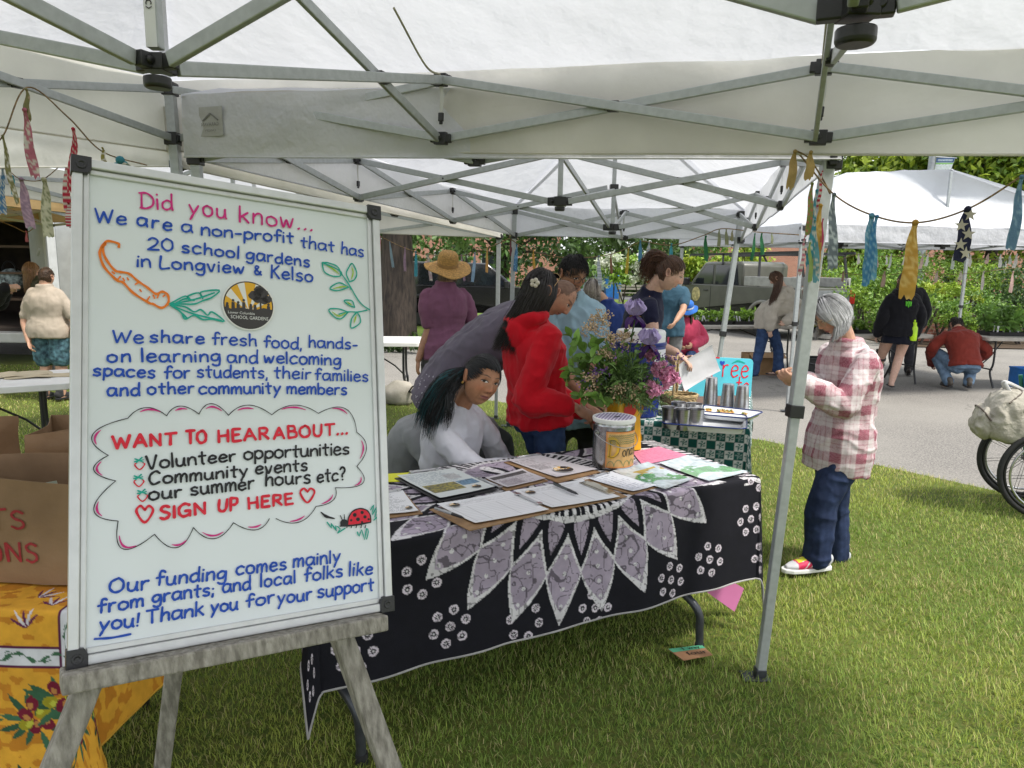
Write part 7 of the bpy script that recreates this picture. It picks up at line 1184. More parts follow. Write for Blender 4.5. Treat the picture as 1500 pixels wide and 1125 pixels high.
G10 = figure('woman in cream hoodie and jeans with long brown hair browsing seedlings', hw, 1.66, 50, dict(hd=at(1137, 408, 10.85), hf=nrm(A(-.75, .3, -.55)), hu=nrm(A(-.4, .1, .9)), nk=at(1148, 424, 10.95), ch=at(1152, 446, 10.98), eR=at(1175, 455, 10.95), wR=at(1150, 472, 10.75), eL=at(1128, 458, 10.8), wL=at(1128, 480, 10.75), kL=at(1112, 515, 10.9), kR=at(1140, 513, 11.0), aL=at(1104, 545, 10.85), aR=at(1140, 543, 11.0), tL=A(-.9, .1, 0), tR=A(-.9, .1, 0)), skin=(.5, .32, .24), hair=(.06, .03, .018), top=dict(mat=FAB('cream_sweatshirt', (.45, .41, .35)), hood=True, e=.05, name='hoodie', hem=.05), bottom=dict(mat=JEAN, e=.02, r=(.094, .082, .066, .068, .08)), shoes=dict(mat=PLAST_BLK, flop=True), vox=.009, cvox=.011)
hair_fall(G10, (0, .2, 1), (.075, .036, .02), .36, 450, 17, .004, 1.08, .5, face=.3, drop=(-.25, -.1, -.9))
# ---- woman in the plaid shirt (near right)
pf = nrm(A(-.96, -.26, 0)); pl_ = A(-pf[1], pf[0], 0)
def plaid(V, N):
    u = (V - A(1.66, 3.78, 0)) @ nrm(A(-.95, .3, 0)); side = np.abs(N @ nrm(A(-.3, -.95, 0))) < .55; v2 = (V - A(1.66, 3.78, 0)) @ nrm(A(.3, .95, 0)); u = np.where(side, v2 + .05, u) + .25 * (V[:, 2] - .9) * .1; z = V[:, 2] + .04 * u
    def st(x): f = (x / .128) % 1; w_ = np.where(f < .42, 1., np.where((f > .62) & (f < .66) | (f > .78) & (f < .82), .55, 0.)); return w_, ((x * 260) % 1 < .5)
    a, ta = st(u); b, tb_ = st(z); m = np.clip(a * .5 + b * .5, 0, 1)[:, None]; return A(.60, .54, .54) * (1 - m) + A(.27, .085, .115) * m + (A(.1, .1, .1) * ((a + b) > .4)[:, None] * (ta ^ tb_)[:, None] * .6)
def runner(V, a, td, sd):
    r = V - a; x = r @ td; y = r @ sd; z = r[:, 2]; c = np.tile(A(.55, .012, .075), (len(V), 1)); c[(x > .13)] = A(.5, .5, .52); c[(x < -.05)] = A(.45, .45, .48); c[(np.abs(((x + z * .8) * 30) % 1) < .22) & (x < .1)] = A(.50, .55, .52); c[(np.abs(y) < .022) & (z > -.01) & (x > .0) & (x < .12)] = A(.62, .62, .02); c[(z > .035)] = A(.62, .60, .03); return c
G11 = figure('grey-haired woman in pink plaid shirt and jeans looking down at a snack', (1.69, 3.80), 1.57, 0, dict(base=A(1.69, 3.8, 0), hd=at(1219, 462, 3.76), hf=nrm(A(-.84, -.22, -.55)), hu=nrm(A(-.52, -.10, .85)), nk=at(1240, 505, 3.80), ch=at(1243, 555, 3.82), wa=at(1238, 600, 3.82), pe=at(1231, 640, 3.82), lp=pl_, lc=pl_, eL=at(1234, 592, 3.60), wL=at(1174, 561, 3.62), dL=A(-.85, .1, .3), nL=A(-.1, .7, .5), eR=at(1250, 588, 4.02), wR=at(1174, 555, 3.78), dR=A(-.85, -.2, .2), nR=A(0, -.6, .6), kL=at(1205, 735, 3.72), kR=at(1222, 730, 3.90), aL=at(1196, 820, 3.70), aR=at(1222, 815, 3.92), tL=nrm(A(-.95, -.2, 0)), tR=nrm(A(-.95, -.1, 0))), skin=(.44, .25, .17), hair=(.26, .26, .26), g=.98,
    top=dict(mat=VC, paint=plaid, e=.030, hem=.15, wr=.010, collar=True, seed=37), bottom=dict(mat=JEAND, e=.018, r=(.098, .09, .078, .074, .072), wr=.009), shoes=dict(mat=M('running_shoe', vc=True, rough=.5, var=.1, bump=.3, bs=300), paint=runner, lace=M('yellow_lace', (.6, .62, .03), .7)), head=dict(lid=.6, hl=.07, fem=True, res=(130, 110), brow=(.25, .22, .2)), hands=dict(L=dict(curl=.75), R=dict(curl=.7)), vox=.0048, cvox=.0055)
hair_fall(G11, (.15, .1, 1), (.30, .30, .31), .075, 2400, 18, .0021, 1.10, .5, face=.33, vol=.05, wave=.001, end=(-.2, 0, -.1))
glasses(G11, False, M('thin_gold', (.5, .4, .25), .3, metal=.6))
e = at(1144, 546, 3.68); tag(MB().ball(e, (.03, .022, .014), 14, 9).build('snack', M('baked_crust', (.42, .23, .09), .7, var=.3, vs=60), None, 60, loc=e), 'small baked snack in the hands of the plaid shirt woman', 'food')
# ---- people by the plant tables
bp_ = A(5.44, 10.0, -.012)
G12 = figure('person in black hoodie and black frilled skirt with a black knee brace', bp_, 1.66, -6, dict(aL=at(1284, 549, 10.5), kL=at(1291, 522, 10.3), aR=at(1306, 560, 10.0), kR=at(1318, 520, 10.05)), skin=(.55, .35, .27), hair=(.06, .04, .03), g=1.15, top=dict(mat=FAB('black_sweatshirt', (.008, .008, .011)), hood=True, e=.035, hem=.05, name='hoodie'), bottom=dict(mat=FAB('black_skirt', (.006, .007, .014)), kind='skirt', name='skirt', wr=.016), shoes=dict(mat=PLAST_BLK, flop=True), vox=.009, cvox=.011)
hair_fall(G12, (0, 0, 1), (.09, .06, .04), .10, 300, 20, .004, 1.06, .5, face=.35)
mb = MB(); kk, aa = G12['J']['kL'], G12['J']['aL']
for t in (-.18, .12, .45): p = kk + (aa - kk) * (t if t > 0 else 0) + A(0, 0, .07 if t < 0 else 0); mb.lathe([(.066, -.035), (.072, 0), (.066, .035)], p, 16)
mb.bar(kk + A(-.07, 0, .1), aa * .5 + kk * .5 + A(-.06, 0, 0), .025, .03); mb.build('knee_brace', PLAST_BLK, G12['T'], 50)
c = G12['J']['ch'] + A(0, -.166, .045); mb = MB(); X, U = A(1, .1, 0), A(0, 0, 1)
for k, (o, top_, bot) in enumerate(((-.030, .04, -.03), (0, .043, -.048), (.030, .04, -.03))): mb.prism([(o - .010, top_), (o + .011, top_ - .008), (o + .007, bot * .3), (o + .009, bot * .6), (o, bot), (o - .008, bot * .55), (o - .005, bot * .1), (o - .009, top_ * .4)][::-1], c + A(0, -.012, 0), X, U, -.02)
mb.build('emblem', M('lime_print', (.10, .55, .02), .6), G12['top'], 0)
bt = thing('water_bottle', 'neon yellow green bottle held by the person in the black hoodie', 'bottle', at(1337, 492, 9.85)); b0 = at(1337, 499, 9.85); nm_ = M('neon_plastic', (.50, .80, .01), .4); MB().lathe([(0, 0), (.045, 0), (.048, .02), (.048, .18), (.03, .21)], b0, 18).build('body', nm_, bt, 40); MB().lathe([(.03, .21), (.03, .25), (.012, .26), (.012, .29), (0, .29)], b0, 16).build('cap', nm_, bt, 40)
figure('person in dark jacket and grey trousers half hidden by the black hoodie person', (6.35, 11.5, -.012), 1.72, -12, dict(), skin=TRB, hair=(.08, .07, .06), top=dict(mat=FAB('dark_jacket', (.018, .018, .022)), e=.04, name='jacket'), bottom=dict(mat=FAB('slate_trousers', (.065, .065, .075)), e=.02), shoes=dict(mat=M('brown_shoe', (.05, .04, .035), .6), sole=PLAST_BLK), vox=.01, cvox=.012)
cp_ = A(6.52, 10.15, -.012); cf = nrm(A(.12, .99, 0))
G13 = figure('man in rust red shirt crouching at the plant tables with his back turned', cp_, 1.74, -7, dict(pe=cp_ + A(0, 0, .34), wa=cp_ + cf * .06 + A(.0, 0, .50), ch=cp_ + cf * .16 + A(0, 0, .66), nk=cp_ + cf * .30 + A(0, 0, .82), hd=cp_ + cf * .42 + A(.02, 0, .90), hf=nrm(cf + A(0, 0, -.7)), hu=nrm(cf * .7 + A(0, 0, 1)), kL=cp_ + cf * .38 + A(-.26, 0, .48), kR=cp_ + cf * .36 + A(.30, 0, .46), aL=cp_ + cf * .02 + A(-.20, 0, .10), aR=cp_ + cf * -.02 + A(.04, -.05, .11), tL=cf, tR=nrm(cf + A(.25, 0, 0)), eL=cp_ + cf * .30 + A(-.36, 0, .55), eR=cp_ + cf * .24 + A(.42, 0, .52), wL=cp_ + cf * .55 + A(-.22, 0, .30), wR=cp_ + cf * .5 + A(.26, 0, .32)), skin=(.52, .31, .22), hair=(.03, .025, .02), g=1.1, sw=.125, top=dict(mat=FAB('rust_shirt', (.21, .032, .022)), e=.03, hem=-.05, wr=.010), bottom=dict(mat=JEANL, e=.018), shoes=dict(mat=M('hiking_shoe', (.09, .075, .06), .7), sole=PLAST_BLK), vox=.009, cvox=.010)
hair_short(G13, (.03, .025, .02), .06, 400, 21, .003, k=1.04)
# ---- people at far left
lb_ = A(*on(60, 592, 0)[:2], 0); lb_ = A(-5.40, 8.25, 0)
G14 = figure('boy in beige t-shirt and blue patterned shorts standing with his back turned', lb_, 1.60, -2, dict(hd=at(68, 406, 8.25), eL=at(36, 470, 8.2), wL=at(42, 500, 8.1), wR=at(108, 500, 8.2), eR=at(108, 470, 8.25)), skin=(.50, .29, .20), hair=(.06, .035, .02), g=1.32, top=dict(mat=FAB('beige_tee', (.42, .36, .29)), sleeve='short', e=.03, hem=.06, sl=.8, wr=.006), bottom=dict(mat=M('patterned_shorts', (.10, .22, .27), .8, var=.4, vs=22, col2=(.02, .05, .07)), kind='short', name='shorts', e=.02), shoes=dict(mat=GREYT, sole=PLAST_BLK), vox=.008, cvox=.010)
hair_short(G14, (.07, .04, .024), .03, 700, 22, .002, k=1.01)
G15 = figure('blond woman in olive top talking beside the open van', (-6.15, 9.35, 0), 1.68, -62, dict(hd=at(46, 397, 9.3)), skin=(.5, .31, .22), hair=(.22, .13, .06), top=dict(mat=FAB('olive_top', (.05, .055, .03)), e=.025), bottom=dict(mat=GREYT), shoes=dict(mat=GREYT), vox=.009, cvox=.011)
hair_fall(G15, (0, .1, 1), (.24, .14, .065), .25, 450, 24, .003, 1.07, .5, face=.34)
G16 = figure('person in black jacket gesturing with both hands at the far left edge', (-6.62, 8.75, 0), 1.66, -80, dict(eR=at(-8, 440, 8.6), wR=at(8, 421, 8.5), dR=A(1, .1, .1), eL=at(-2, 445, 8.9), wL=at(10, 425, 8.8), dL=A(1, 0, .1)), skin=(.5, .31, .22), hair=(.08, .05, .03), top=dict(mat=FAB('black_jacket', (.012, .012, .014)), e=.04, name='jacket'), bottom=dict(mat=FAB('teal_trousers', (.02, .14, .13))), shoes=dict(mat=GREYT), vox=.009, cvox=.011)
hair_fall(G16, (0, .1, 1), (.12, .08, .05), .25, 300, 25, .004, 1.07, .5, face=.34)
# ================================================================ trees, shrubs and buildings beyond
BARK = M('tree_bark', (.085, .065, .05), .9, var=.35, vs=5, bump=1, bs=14, stretch=(4, 4, .7), col2=(.03, .024, .02))
def foliage(nm, clumps, n, size, cols, parent, seed=0, droop=.2, flat_=0.):
    """leaf blades gathered in uneven clumps; clumps = [(centre, radii)]"""
    r = np.random.default_rng(seed); vol = np.array([np.prod(c[1]) ** .75 for c in clumps]); vol /= vol.sum(); P, C_ = [], []
    for (c, rad), f in zip(clumps, vol):
        k = max(6, int(n * f / 55)); d = nrm(r.normal(0, 1, (k, 3))); sc = A(*c) + d * (r.uniform(.25, 1, (k, 1)) ** .45) * A(*rad); m = int(n * f / k) + 1; s0 = r.uniform(.10, .26, (k, 1, 1)) * min(rad)
        Q = sc[:, None] + r.normal(0, 1, (k, m, 3)) * s0 * A(1.25, 1.25, .75); P.append(Q.reshape(-1, 3)); tone = r.random((k, 1, 1)); c_ = A(*cols[0]) * (1 - tone) + A(*cols[1]) * tone; C_.append((c_ * r.uniform(.7, 1.3, (k, m, 1))).reshape(-1, 3))
    P = np.vstack(P); C_ = np.vstack(C_); k = P[:, 2] > .02; P, C_ = P[k], C_[k]; D = r.normal(0, 1, P.shape) * A(1, 1, 1 - flat_) - A(0, 0, droop); V, F, c = leafs(None, P, D, size * r.uniform(.7, 1.3, len(P)), size * .62 * r.uniform(.7, 1.2, len(P)), C_, n=3, rng=r, raw=True)
    return mkobj(nm, V, F, VCL, parent, 0, col=c)
def tree(label, base, r0, h, clumps, n, size, cols, group=None, seed=0, name='tree', lean=0., flare=1.7):
    b = A(*base); T = thing(name, label, 'tree', b, group); r = np.random.default_rng(seed); top = b + A(lean, 0, h); mb = MB(); seg = 18; P = cat([b - A(0, 0, .05), b + A(0, 0, .18), b + A(lean * .1, 0, h * .25), b + A(lean * .5, .05, h * .6), top], 6); mb.tube(P, np.interp(np.linspace(0, 1, len(P)), [0, .12, .3, 1], [r0 * flare, r0 * 1.18, r0, r0 * .72]), seg)
    V = mb.v[0]; V += nrm((V - b) * A(1, 1, 0)) * ((ridge(np.c_[np.arctan2(V[:, 1] - b[1], V[:, 0] - b[0]) * 3, V[:, 2] * .8, V[:, 2] * 0], seed) - .5) * r0 * .22)[:, None]
    for c, rad in clumps[:7]:
        c = A(*c); a = b + (top - b) * r.uniform(.72, 1); mb.tube(cat([a, (a + c) / 2 + A(0, 0, .25 * np.linalg.norm(c - a) * .3), c], 5), np.linspace(r0 * .42, r0 * .1, 11), 7)
    mb.build('trunk', BARK, T, 60); foliage('crown', clumps, n, size, cols, T, seed); return T
DK, DK2, MD, BR, BR2 = (.032, .066, .018), (.085, .16, .032), (.11, .22, .035), (.24, .38, .04), (.42, .50, .06)
tb_ = on(584, 508, -.012)
tree('huge dark trunk tree with broad leaves spreading behind the straw hat man', tb_, .37, 3.6, [((-3.2, 15.6, 3.0), (2.2, 2.2, 1.0)), ((-.9, 15.2, 2.75), (1.9, 2, .8)), ((1.2, 15.6, 2.65), (1.8, 2.0, .75)), ((3.0, 16, 2.75), (1.5, 2.0, .7)), ((-.5, 16, 4.6), (4.2, 3.4, 1.6)), ((-5.6, 15.8, 3.6), (2.0, 2.2, 1.2)), ((4.3, 16.4, 3.0), (1.1, 1.6, .6))], 12000, .17, (DK, (.10, .19, .035)), None, 3)
foliage('ivy', [((tb_[0] + .3, tb_[1] - .5, .1), (1.3, .7, .22))], 900, .09, (DK, DK2), None, 8); tag(bpy.data.objects['ivy'], 'dark ivy ground cover around the big tree trunk', 'ivy', kind='stuff')
for i, (x, y, rr, h, c, l) in enumerate(((-16, 34, 4.5, 7, (DK, DK2), 'tall dark green tree at the far left beyond the lawn'), (-7, 36, 4.2, 6.5, (DK, DK2), 'dark round tree left of the black car'), (-.5, 40, 4.6, 7.5, (DK, MD), 'dark green tree behind the black car'), (6.5, 44, 4.2, 7, (DK, DK2), 'dark tree behind the notice kiosk'), (12, 50, 4.0, 6.0, (DK2, MD), 'green tree in front of the brick building'))):
    tree(l, (x, y, 0), .3, 2.2, [((x + dx * rr, y + dy, h * .5 + dz), (rr * .75, rr * .7, h * .34)) for dx, dy, dz in ((-.4, 0, 0), (.45, .5, -.2), (0, -.6, .9), (.1, .2, 1.8), (-.1, -.8, -1.2), (.5, -.6, -1.4), (-.6, -.5, -1.4))], 3600, .34, c, 'dark trees beyond the lawn', 20 + i)
def shrub(label, clumps, n, size, cols, seed, group='shrubs and hedges', flowers=None):
    c = A(*clumps[0][0]); T = thing('shrub', label, 'shrub', (c[0], c[1], 0), group); mb = MB(); r = np.random.default_rng(seed)
    for cc, rad in clumps: [mb.tube([A(cc[0] + r.normal(0, .1), cc[1], 0), A(cc[0] + r.normal(0, rad[0] * .5), cc[1], cc[2])], .03, 5) for _ in range(2)]
    mb.build('stems', BARK, T, 60); foliage('foliage', clumps, n, size, cols, T, seed)
    if flowers: foliage('blossoms', [(q + A(0, -.15, .12), A(*rad) * 1.03) for q, rad in ((A(*a), b) for a, b in clumps)], flowers[0], flowers[1], (flowers[2], flowers[3]), T, seed + 1, 0, .4)
def P3(u, v, d): return tuple(at(u, v, d))
c = P3(915, 396, 30); shrub('dogwood covered in white blossom beside the blue bin', [(c, (1.15, .8, .62)), (A(*c) + A(-.5, 0, .2), (.6, .6, .45)), (A(*c) + A(.6, 0, .05), (.6, .6, .5))], 1500, .16, (MD, BR), 31, flowers=(1100, .19, (.62, .66, .52), (.75, .76, .66)))
shrub('long bright yellow green hedge in front of the brick building', [(P3(1030, 398, 41), (1.6, 1.2, .95)), (P3(1062, 394, 41), (1.5, 1.2, 1.1)), (P3(1005, 402, 41), (1.2, 1, .8)), (P3(1095, 392, 41), (1.5, 1.2, 1.1))], 4200, .26, (BR, BR2), 32); shrub('tall feathery yellow green tree-like shrub beside the pickup truck', [(P3(1088, 372, 36), (.9, .8, 1.0)), (P3(1075, 385, 36), (.9, .8, .8)), (P3(1098, 352, 36), (.7, .7, .8))], 1700, .2, (BR, BR2), 33); shrub('low bed of red and orange flowers below the bright hedge', [(P3(1000, 419, 39.5), (2.0, .6, .25)), (P3(1035, 420, 39.5), (1.6, .6, .25)), (P3(1065, 421, 39.5), (1.4, .6, .25))], 1200, .16, (MD, BR), 34, flowers=(1100, .15, (.55, .10, .02), (.6, .30, .03)))
for i, (u, v, d, rad, n, s, cs, l) in enumerate(((1262, 415, 19, (1.3, 1.0, .85), 2200, .13, (MD, BR), 'bright round bush behind the plaid shirt woman'), (1300, 398, 23, (1.9, 1.2, 1.0), 2400, .15, (MD, BR), 'leafy green bush above the black hoodie person'), (1375, 410, 19.5, (1.5, 1.0, .75), 2400, .10, (DK2, BR), 'pale fine-leaved bush left of the right tree trunk'), (1352, 452, 16.5, (1.0, .6, .35), 1500, .09, (MD, BR), 'low spreading bush behind the crouching man'), (1385, 428, 18.2, (.8, .5, .28), 900, .12, (BR, BR2), 'yellow green grassy clump above the low brick wall'), (1408, 455, 17.2, (1.0, .7, .5), 1600, .09, (MD, (.13, .25, .04)), 'green bush at the foot of the right tree'), (1478, 425, 20, (1.8, 1.2, .95), 2600, .12, (DK, DK2), 'dark glossy bush right of the tree trunk'), (1240, 445, 17.5, (.9, .7, .45), 1100, .11, (MD, BR), 'low yellowish bush behind the seedling trays'), (1455, 465, 17, (1.0, .6, .4), 1200, .10, (MD, BR), 'small leafy bush beneath the dark glossy bush'), (1520, 440, 18, (1.3, .9, .9), 1500, .12, (DK, MD), 'dark bush at the right edge by the tent leg'))):
    p = A(*P3(u, v, d)); shrub(l, [(p, rad), (p + A(rad[0] * .5, -.2, -rad[2] * .35), A(*rad) * .65), (p + A(-rad[0] * .55, -.2, -rad[2] * .4), A(*rad) * .6)], int(n * 1.6), s * .74, cs, 40 + i)
rb = on(1432, 474, 0)
tree('tree with a slim dark trunk standing in the shrub bed at right', (rb[0], rb[1], 0), .20, 3.6, [((rb[0] - 1.5, rb[1], 3.5), (2.0, 1.6, .9)), ((rb[0] + 1.2, rb[1], 3.6), (1.9, 1.6, 1.0)), ((rb[0], rb[1] + .5, 5), (2.6, 2, 1.3)), ((rb[0] - 3, rb[1] + 1, 3.3), (1.3, 1.2, .7))], 5200, .17, ((.075, .15, .025), (.20, .32, .045)), 'bright maples behind the white tent', 61, lean=.35)
for i, (x, y, h, rr, l) in enumerate(((15.2, 25, 8.6, 2.9, 'bright yellow green maple behind the lamp post banner'), (19.8, 26, 9.6, 3.9, 'tallest bright yellow green maple behind the white tent roof'), (13.2, 27.5, 6.3, 1.5, 'smaller loose yellow green tree beside the patch of sky'))):
    tree(l, (x, y, 0), .22, 2.2, [((x + dx * rr, y + dy * rr, h * .55 + dz * h), (rr * .62, rr * .6, h * .26)) for dx, dy, dz in ((-.5, 0, -.05), (.5, .1, 0), (0, -.4, .08), (.1, .2, .26), (-.3, -.2, .2), (.4, -.3, .16), (0, -.5, -.2))], 11000, .26, ((.14, .24, .025), (.38, .47, .05)), 'bright maples behind the white tent', 70 + i)
BRICK = M('red_brick', (.40, .17, .12), .85, var=.15, vs=20, bump=.3, bs=30); t = BRICK.node_tree; bt_ = t.nodes.new('ShaderNodeTexBrick'); bt_.inputs['Scale'].default_value = 3.2; bt_.inputs['Color1'].default_value = (.42, .17, .12, 1); bt_.inputs['Color2'].default_value = (.34, .13, .09, 1); bt_.inputs['Mortar'].default_value = (.45, .36, .31, 1); mpn = t.nodes.new('ShaderNodeMapping'); mpn.inputs['Rotation'].default_value = (R(90), 0, 0); tcn = [x for x in t.nodes if x.type == 'TEX_COORD'][0]; t.links.new(tcn.outputs['Object'], mpn.inputs['Vector']); t.links.new(mpn.outputs['Vector'], bt_.inputs['Vector']); t.links.new(bt_.outputs['Color'], t.nodes['Principled BSDF'].inputs['Base Color'])
DGLASS = M('dark_glass', (.02, .025, .03), .06, spec=.8)
def building(label, x0, x1, y, h, wins):
    T = thing('brick_building', label, 'building', ((x0 + x1) / 2, y, 0), 'brick buildings'); MB().box(((x0 + x1) / 2, y + 4, h / 2), (x1 - x0, 8, h)).build('wall', BRICK, T, 0); MB().box(((x0 + x1) / 2, y + 4, h + .15), (x1 - x0 + .5, 8.5, .3)).build('roof', M('grey_coping', (.3, .29, .28), .8), T, 0)
    for x in wins: w_ = MB().box((x, y - .02, 2.1), (1.7, .1, 1.5)).build('window', M('window_frame', (.5, .5, .48), .6), T, 0); MB().box((x, y - .06, 2.1), (1.5, .06, 1.3)).build('pane', DGLASS, w_, 0)
building('long red brick building beyond the hedges at right', 12.5, 44, 54, 6.5, (24, 30, 36, 41)); building('red brick building glimpsed through the big tree leaves', -10, 4, 62, 6, (-6, -2))
T = thing('brick_planter_wall', 'low red brick wall in front of the flower bed', 'wall', (11.5, 38.6, 0)); MB().box((11.5, 38.6, .28), (7.0, .4, .5)).build('wall', BRICK, T, 0); MB().box((11.5, 38.6, .56), (7.1, .5, .08)).build('coping', M('stone_cap', (.32, .24, .2), .8), T, 0)
p = at(1370, 452, 17.3); T = thing('brick_planter_wall', 'short low brick wall between the bushes behind the black hoodie person', 'wall', (p[0], p[1], 0)); MB().box((p[0], p[1], .32), (1.6, .35, .6)).build('wall', BRICK, T, 0); MB().box((p[0], p[1], .66), (1.7, .42, .08)).build('coping', MATS['stone_cap'], T, 0)
sheet('planting_bed', [(8.7, 15.9), (30, 15.2), (30, 34), (13.8, 34), (8.9, 20)], .01, SOIL)
p = at(872, 425, 42); T = thing('notice_kiosk', 'dark roofed notice kiosk with pale panels near the road', 'kiosk', (p[0], p[1], 0)); MB().box((p[0], p[1], 1.0), (2.6, .5, 2.0)).build('body', M('dark_timber', (.05, .045, .04), .8), T, 0); MB().box((p[0], p[1], 2.1), (3.2, 1.4, .2)).build('roof', PLAST_BLK, T, 0)
for k in (-.7, .3): MB().box((p[0] + k, p[1] - .27, .95), (.8, .05, 1.2)).build('panel', M('pale_panel', (.35, .45, .45), .4), T, 0)
p = at(897, 424, 39); T = thing('recycling_bin', 'bright blue bin standing beside the kiosk', 'bin', (p[0], p[1], 0)); bl_ = M('blue_bin_plastic', (.02, .16, .50), .45); MB().grid(np.array([[A(p[0] + sx * k, p[1] + sy * k, z) for sx, sy in ((-1, -1), (1, -1), (1, 1), (-1, 1))] for k, z in ((.36, 0), (.46, 1.15))]), closed=True).build('body', bl_, T, 0); MB().box((p[0], p[1], 1.2), (1.0, 1.0, .12)).build('lid', bl_, T, 0, .03)
p = at(933, 428, 35); T = thing('park_bench', 'weathered wooden bench under the white blossom', 'bench', (p[0], p[1], 0)); [MB().box((p[0], p[1] + .1 * k, .45), (1.9, .08, .04)).build('seat', WOOD, T, 0) for k in (-1, 0, 1)]; [MB().box((p[0], p[1] + .25, .65 + .14 * k), (1.9, .04, .1)).build('backrest', WOOD, T, 0) for k in (0, 1)]; [MB().box((p[0] + k * .8, p[1] + .05, .23), (.08, .5, .46)).build('leg', WOOD, T, 0) for k in (-1, 1)]
# lamp post with banner
p = on(1339, 476, 0); T = thing('lamp_post', 'grey steel lamp post with a small blue and green banner', 'lamp post', (p[0], p[1], 0)); MB().lathe([(.22, 0), (.22, .08), (.12, .12), (.105, 3), (.09, 6.2), (.085, 8)], (p[0], p[1], 0), 20).build('pole', M('galvanised_steel', (.36, .38, .40), .5, metal=.4), T, 40); zb = lambda v: at(1370, v, p[1])[2]
MB().bar(A(p[0], p[1], zb(229)), A(p[0] + .75, p[1], zb(231)), .03, .03).build('banner_arm', STEEL, T, 0); z1_, z2_ = zb(231), zb(250); mb = MB(); g = np.linspace(0, 1, 12); bn = lines((.55, .6, .62), (.1, .2, .1), 5, y0=.5, seed=3, blocks=((0, 0, 1, .36, (.01, .05, .16), (.015, .07, .2)), (.1, .12, .9, .26, (.5, .55, .6), (.1, .2, .3)), (0, .4, 1, .5, (.15, .4, .08), (.2, .45, .1)))); flat('banner', None, None, [A(p[0] + .13, p[1], z1_), A(p[0] + .68, p[1] - .05, z1_), A(p[0] + .58, p[1] - .05, z2_), A(p[0] + .12, p[1], z2_)], VCP, bn, (60, 40), .004, T)
# ================================================================ vehicles
def wheel(T, c, ax, r, w_=.2):
    ax = nrm(ax); t_ = MB().lathe([(r * .62, -w_ / 2), (r * .92, -w_ / 2), (r, -w_ * .3), (r, w_ * .3), (r * .92, w_ / 2), (r * .62, w_ / 2)], c, 28, ax).build('wheel', RUBBER, T, 40)
    mb = MB(); mb.lathe([(0, w_ * .3), (r * .2, w_ * .34), (r * .25, w_ * .2), (r * .55, w_ * .3), (r * .63, w_ * .45), (r * .63, -w_ * .4)], c, 24, ax); mb.build('rim', M('wheel_rim', (.35, .35, .34), .4, metal=.6), t_, 30)
def vehicle(label, cat_, O, F, prof, green, roofz, paint, wid, wheels_x, wr, wins, extras=None, name='parked_car', group='parked vehicles'):
    """prof: side outline (x fwd, z); green: glasshouse outline; wins: side window outlines"""
    F = nrm(A(F[0], F[1], 0)); Lf = A(-F[1], F[0], 0); U = A(0, 0, 1); O = A(*O); T = thing(name, label, cat_, O, group); pt = lambda x, y, z: O + F * x + Lf * y + U * z
    out = []                                                     # cut wheel arches into the lower edge
    lo = min(p[1] for p in prof); bottom = sorted(wheels_x); seq = [(prof[0][0], lo)]
    for wx in bottom: seq += [(wx + (wr + .09) * math.cos(R(a)), max(lo, wr + (wr + .09) * math.sin(R(a)))) for a in range(200, -21, -20)]
    out = seq + [p for p in prof[1:]]
    MB().prism(out, pt(0, wid / 2, 0), F, U, wid).build('body', paint, T, 30, .05); MB().prism(green, pt(0, wid * .43, 0), F, U, wid * .86).build('cab', paint, T, 30, .06)
    for s_ in (1, -1):
        for q in wins: MB().prism(q, pt(0, wid * .43 * s_ + (.012 if s_ > 0 else -.002), 0), F, U, .014 if s_ > 0 else .014).build('window', DGLASS, T, 0)
        for wx in wheels_x: wheel(T, pt(wx, s_ * (wid / 2 - .11), wr), Lf * s_, wr)
        for wx in wheels_x: mb = MB(); mb.tube([pt(wx + (wr + .11) * math.cos(a), s_ * (wid / 2 + .005), wr + (wr + .11) * math.sin(a)) for a in np.linspace(-.3, math.pi + .3, 16)], .045, 8); mb.build('wheel_arch', extras['trim'] if extras else paint, T, 60)
        mx_ = MB(); c = pt(extras['mirror'][0], s_ * (wid / 2 + .14), extras['mirror'][1]); mx_.box(c, (.12, .22, .2), F, Lf).bar(c, pt(extras['mirror'][0], s_ * wid * .45, extras['mirror'][1] - .06), .04, .04); mx_.build('mirror', PLAST_BLK, T, 0, .03)
        for wx in extras['door']: MB().box(pt(wx, s_ * (wid / 2 + .001), .85), (.012, .006, .75), F, Lf).build('door_seam', BLACKC, T, 0); 
        MB().box(pt(extras['door'][0] + .18, s_ * (wid / 2 + .02), extras['belt'] - .12), (.16, .03, .03), F, Lf).build('door_handle', PLAST_BLK, T, 0, .008)
        MB().box(pt(prof[0][0] + .0, s_ * (wid / 2 - .14), extras['belt'] - .18), (.06, .2, .34), F, Lf).build('tail_light', M('tail_lens', (.35, .01, .01), .2), T, 0, .01); MB().box(pt(max(p[0] for p in prof) - .02, s_ * (wid / 2 - .22), .82), (.08, .34, .18), F, Lf).build('headlight', M('head_lens', (.6, .6, .6), .1), T, 0, .02)
    MB().box(pt(prof[0][0] - .02, 0, .48), (.16, wid * .95, .2), F, Lf).build('bumper', M('chrome_bumper', (.35, .35, .35), .3, metal=.7), T, 0, .03); return T, pt, F, Lf
PEW = M('pewter_paint', (.105, .105, .085), .4, var=.1, vs=4, coat=.25); rw = on(1104, 495, -.012); Ft = nrm(A(-.46, .89, 0)); Lt_ = A(-Ft[1], Ft[0], 0)
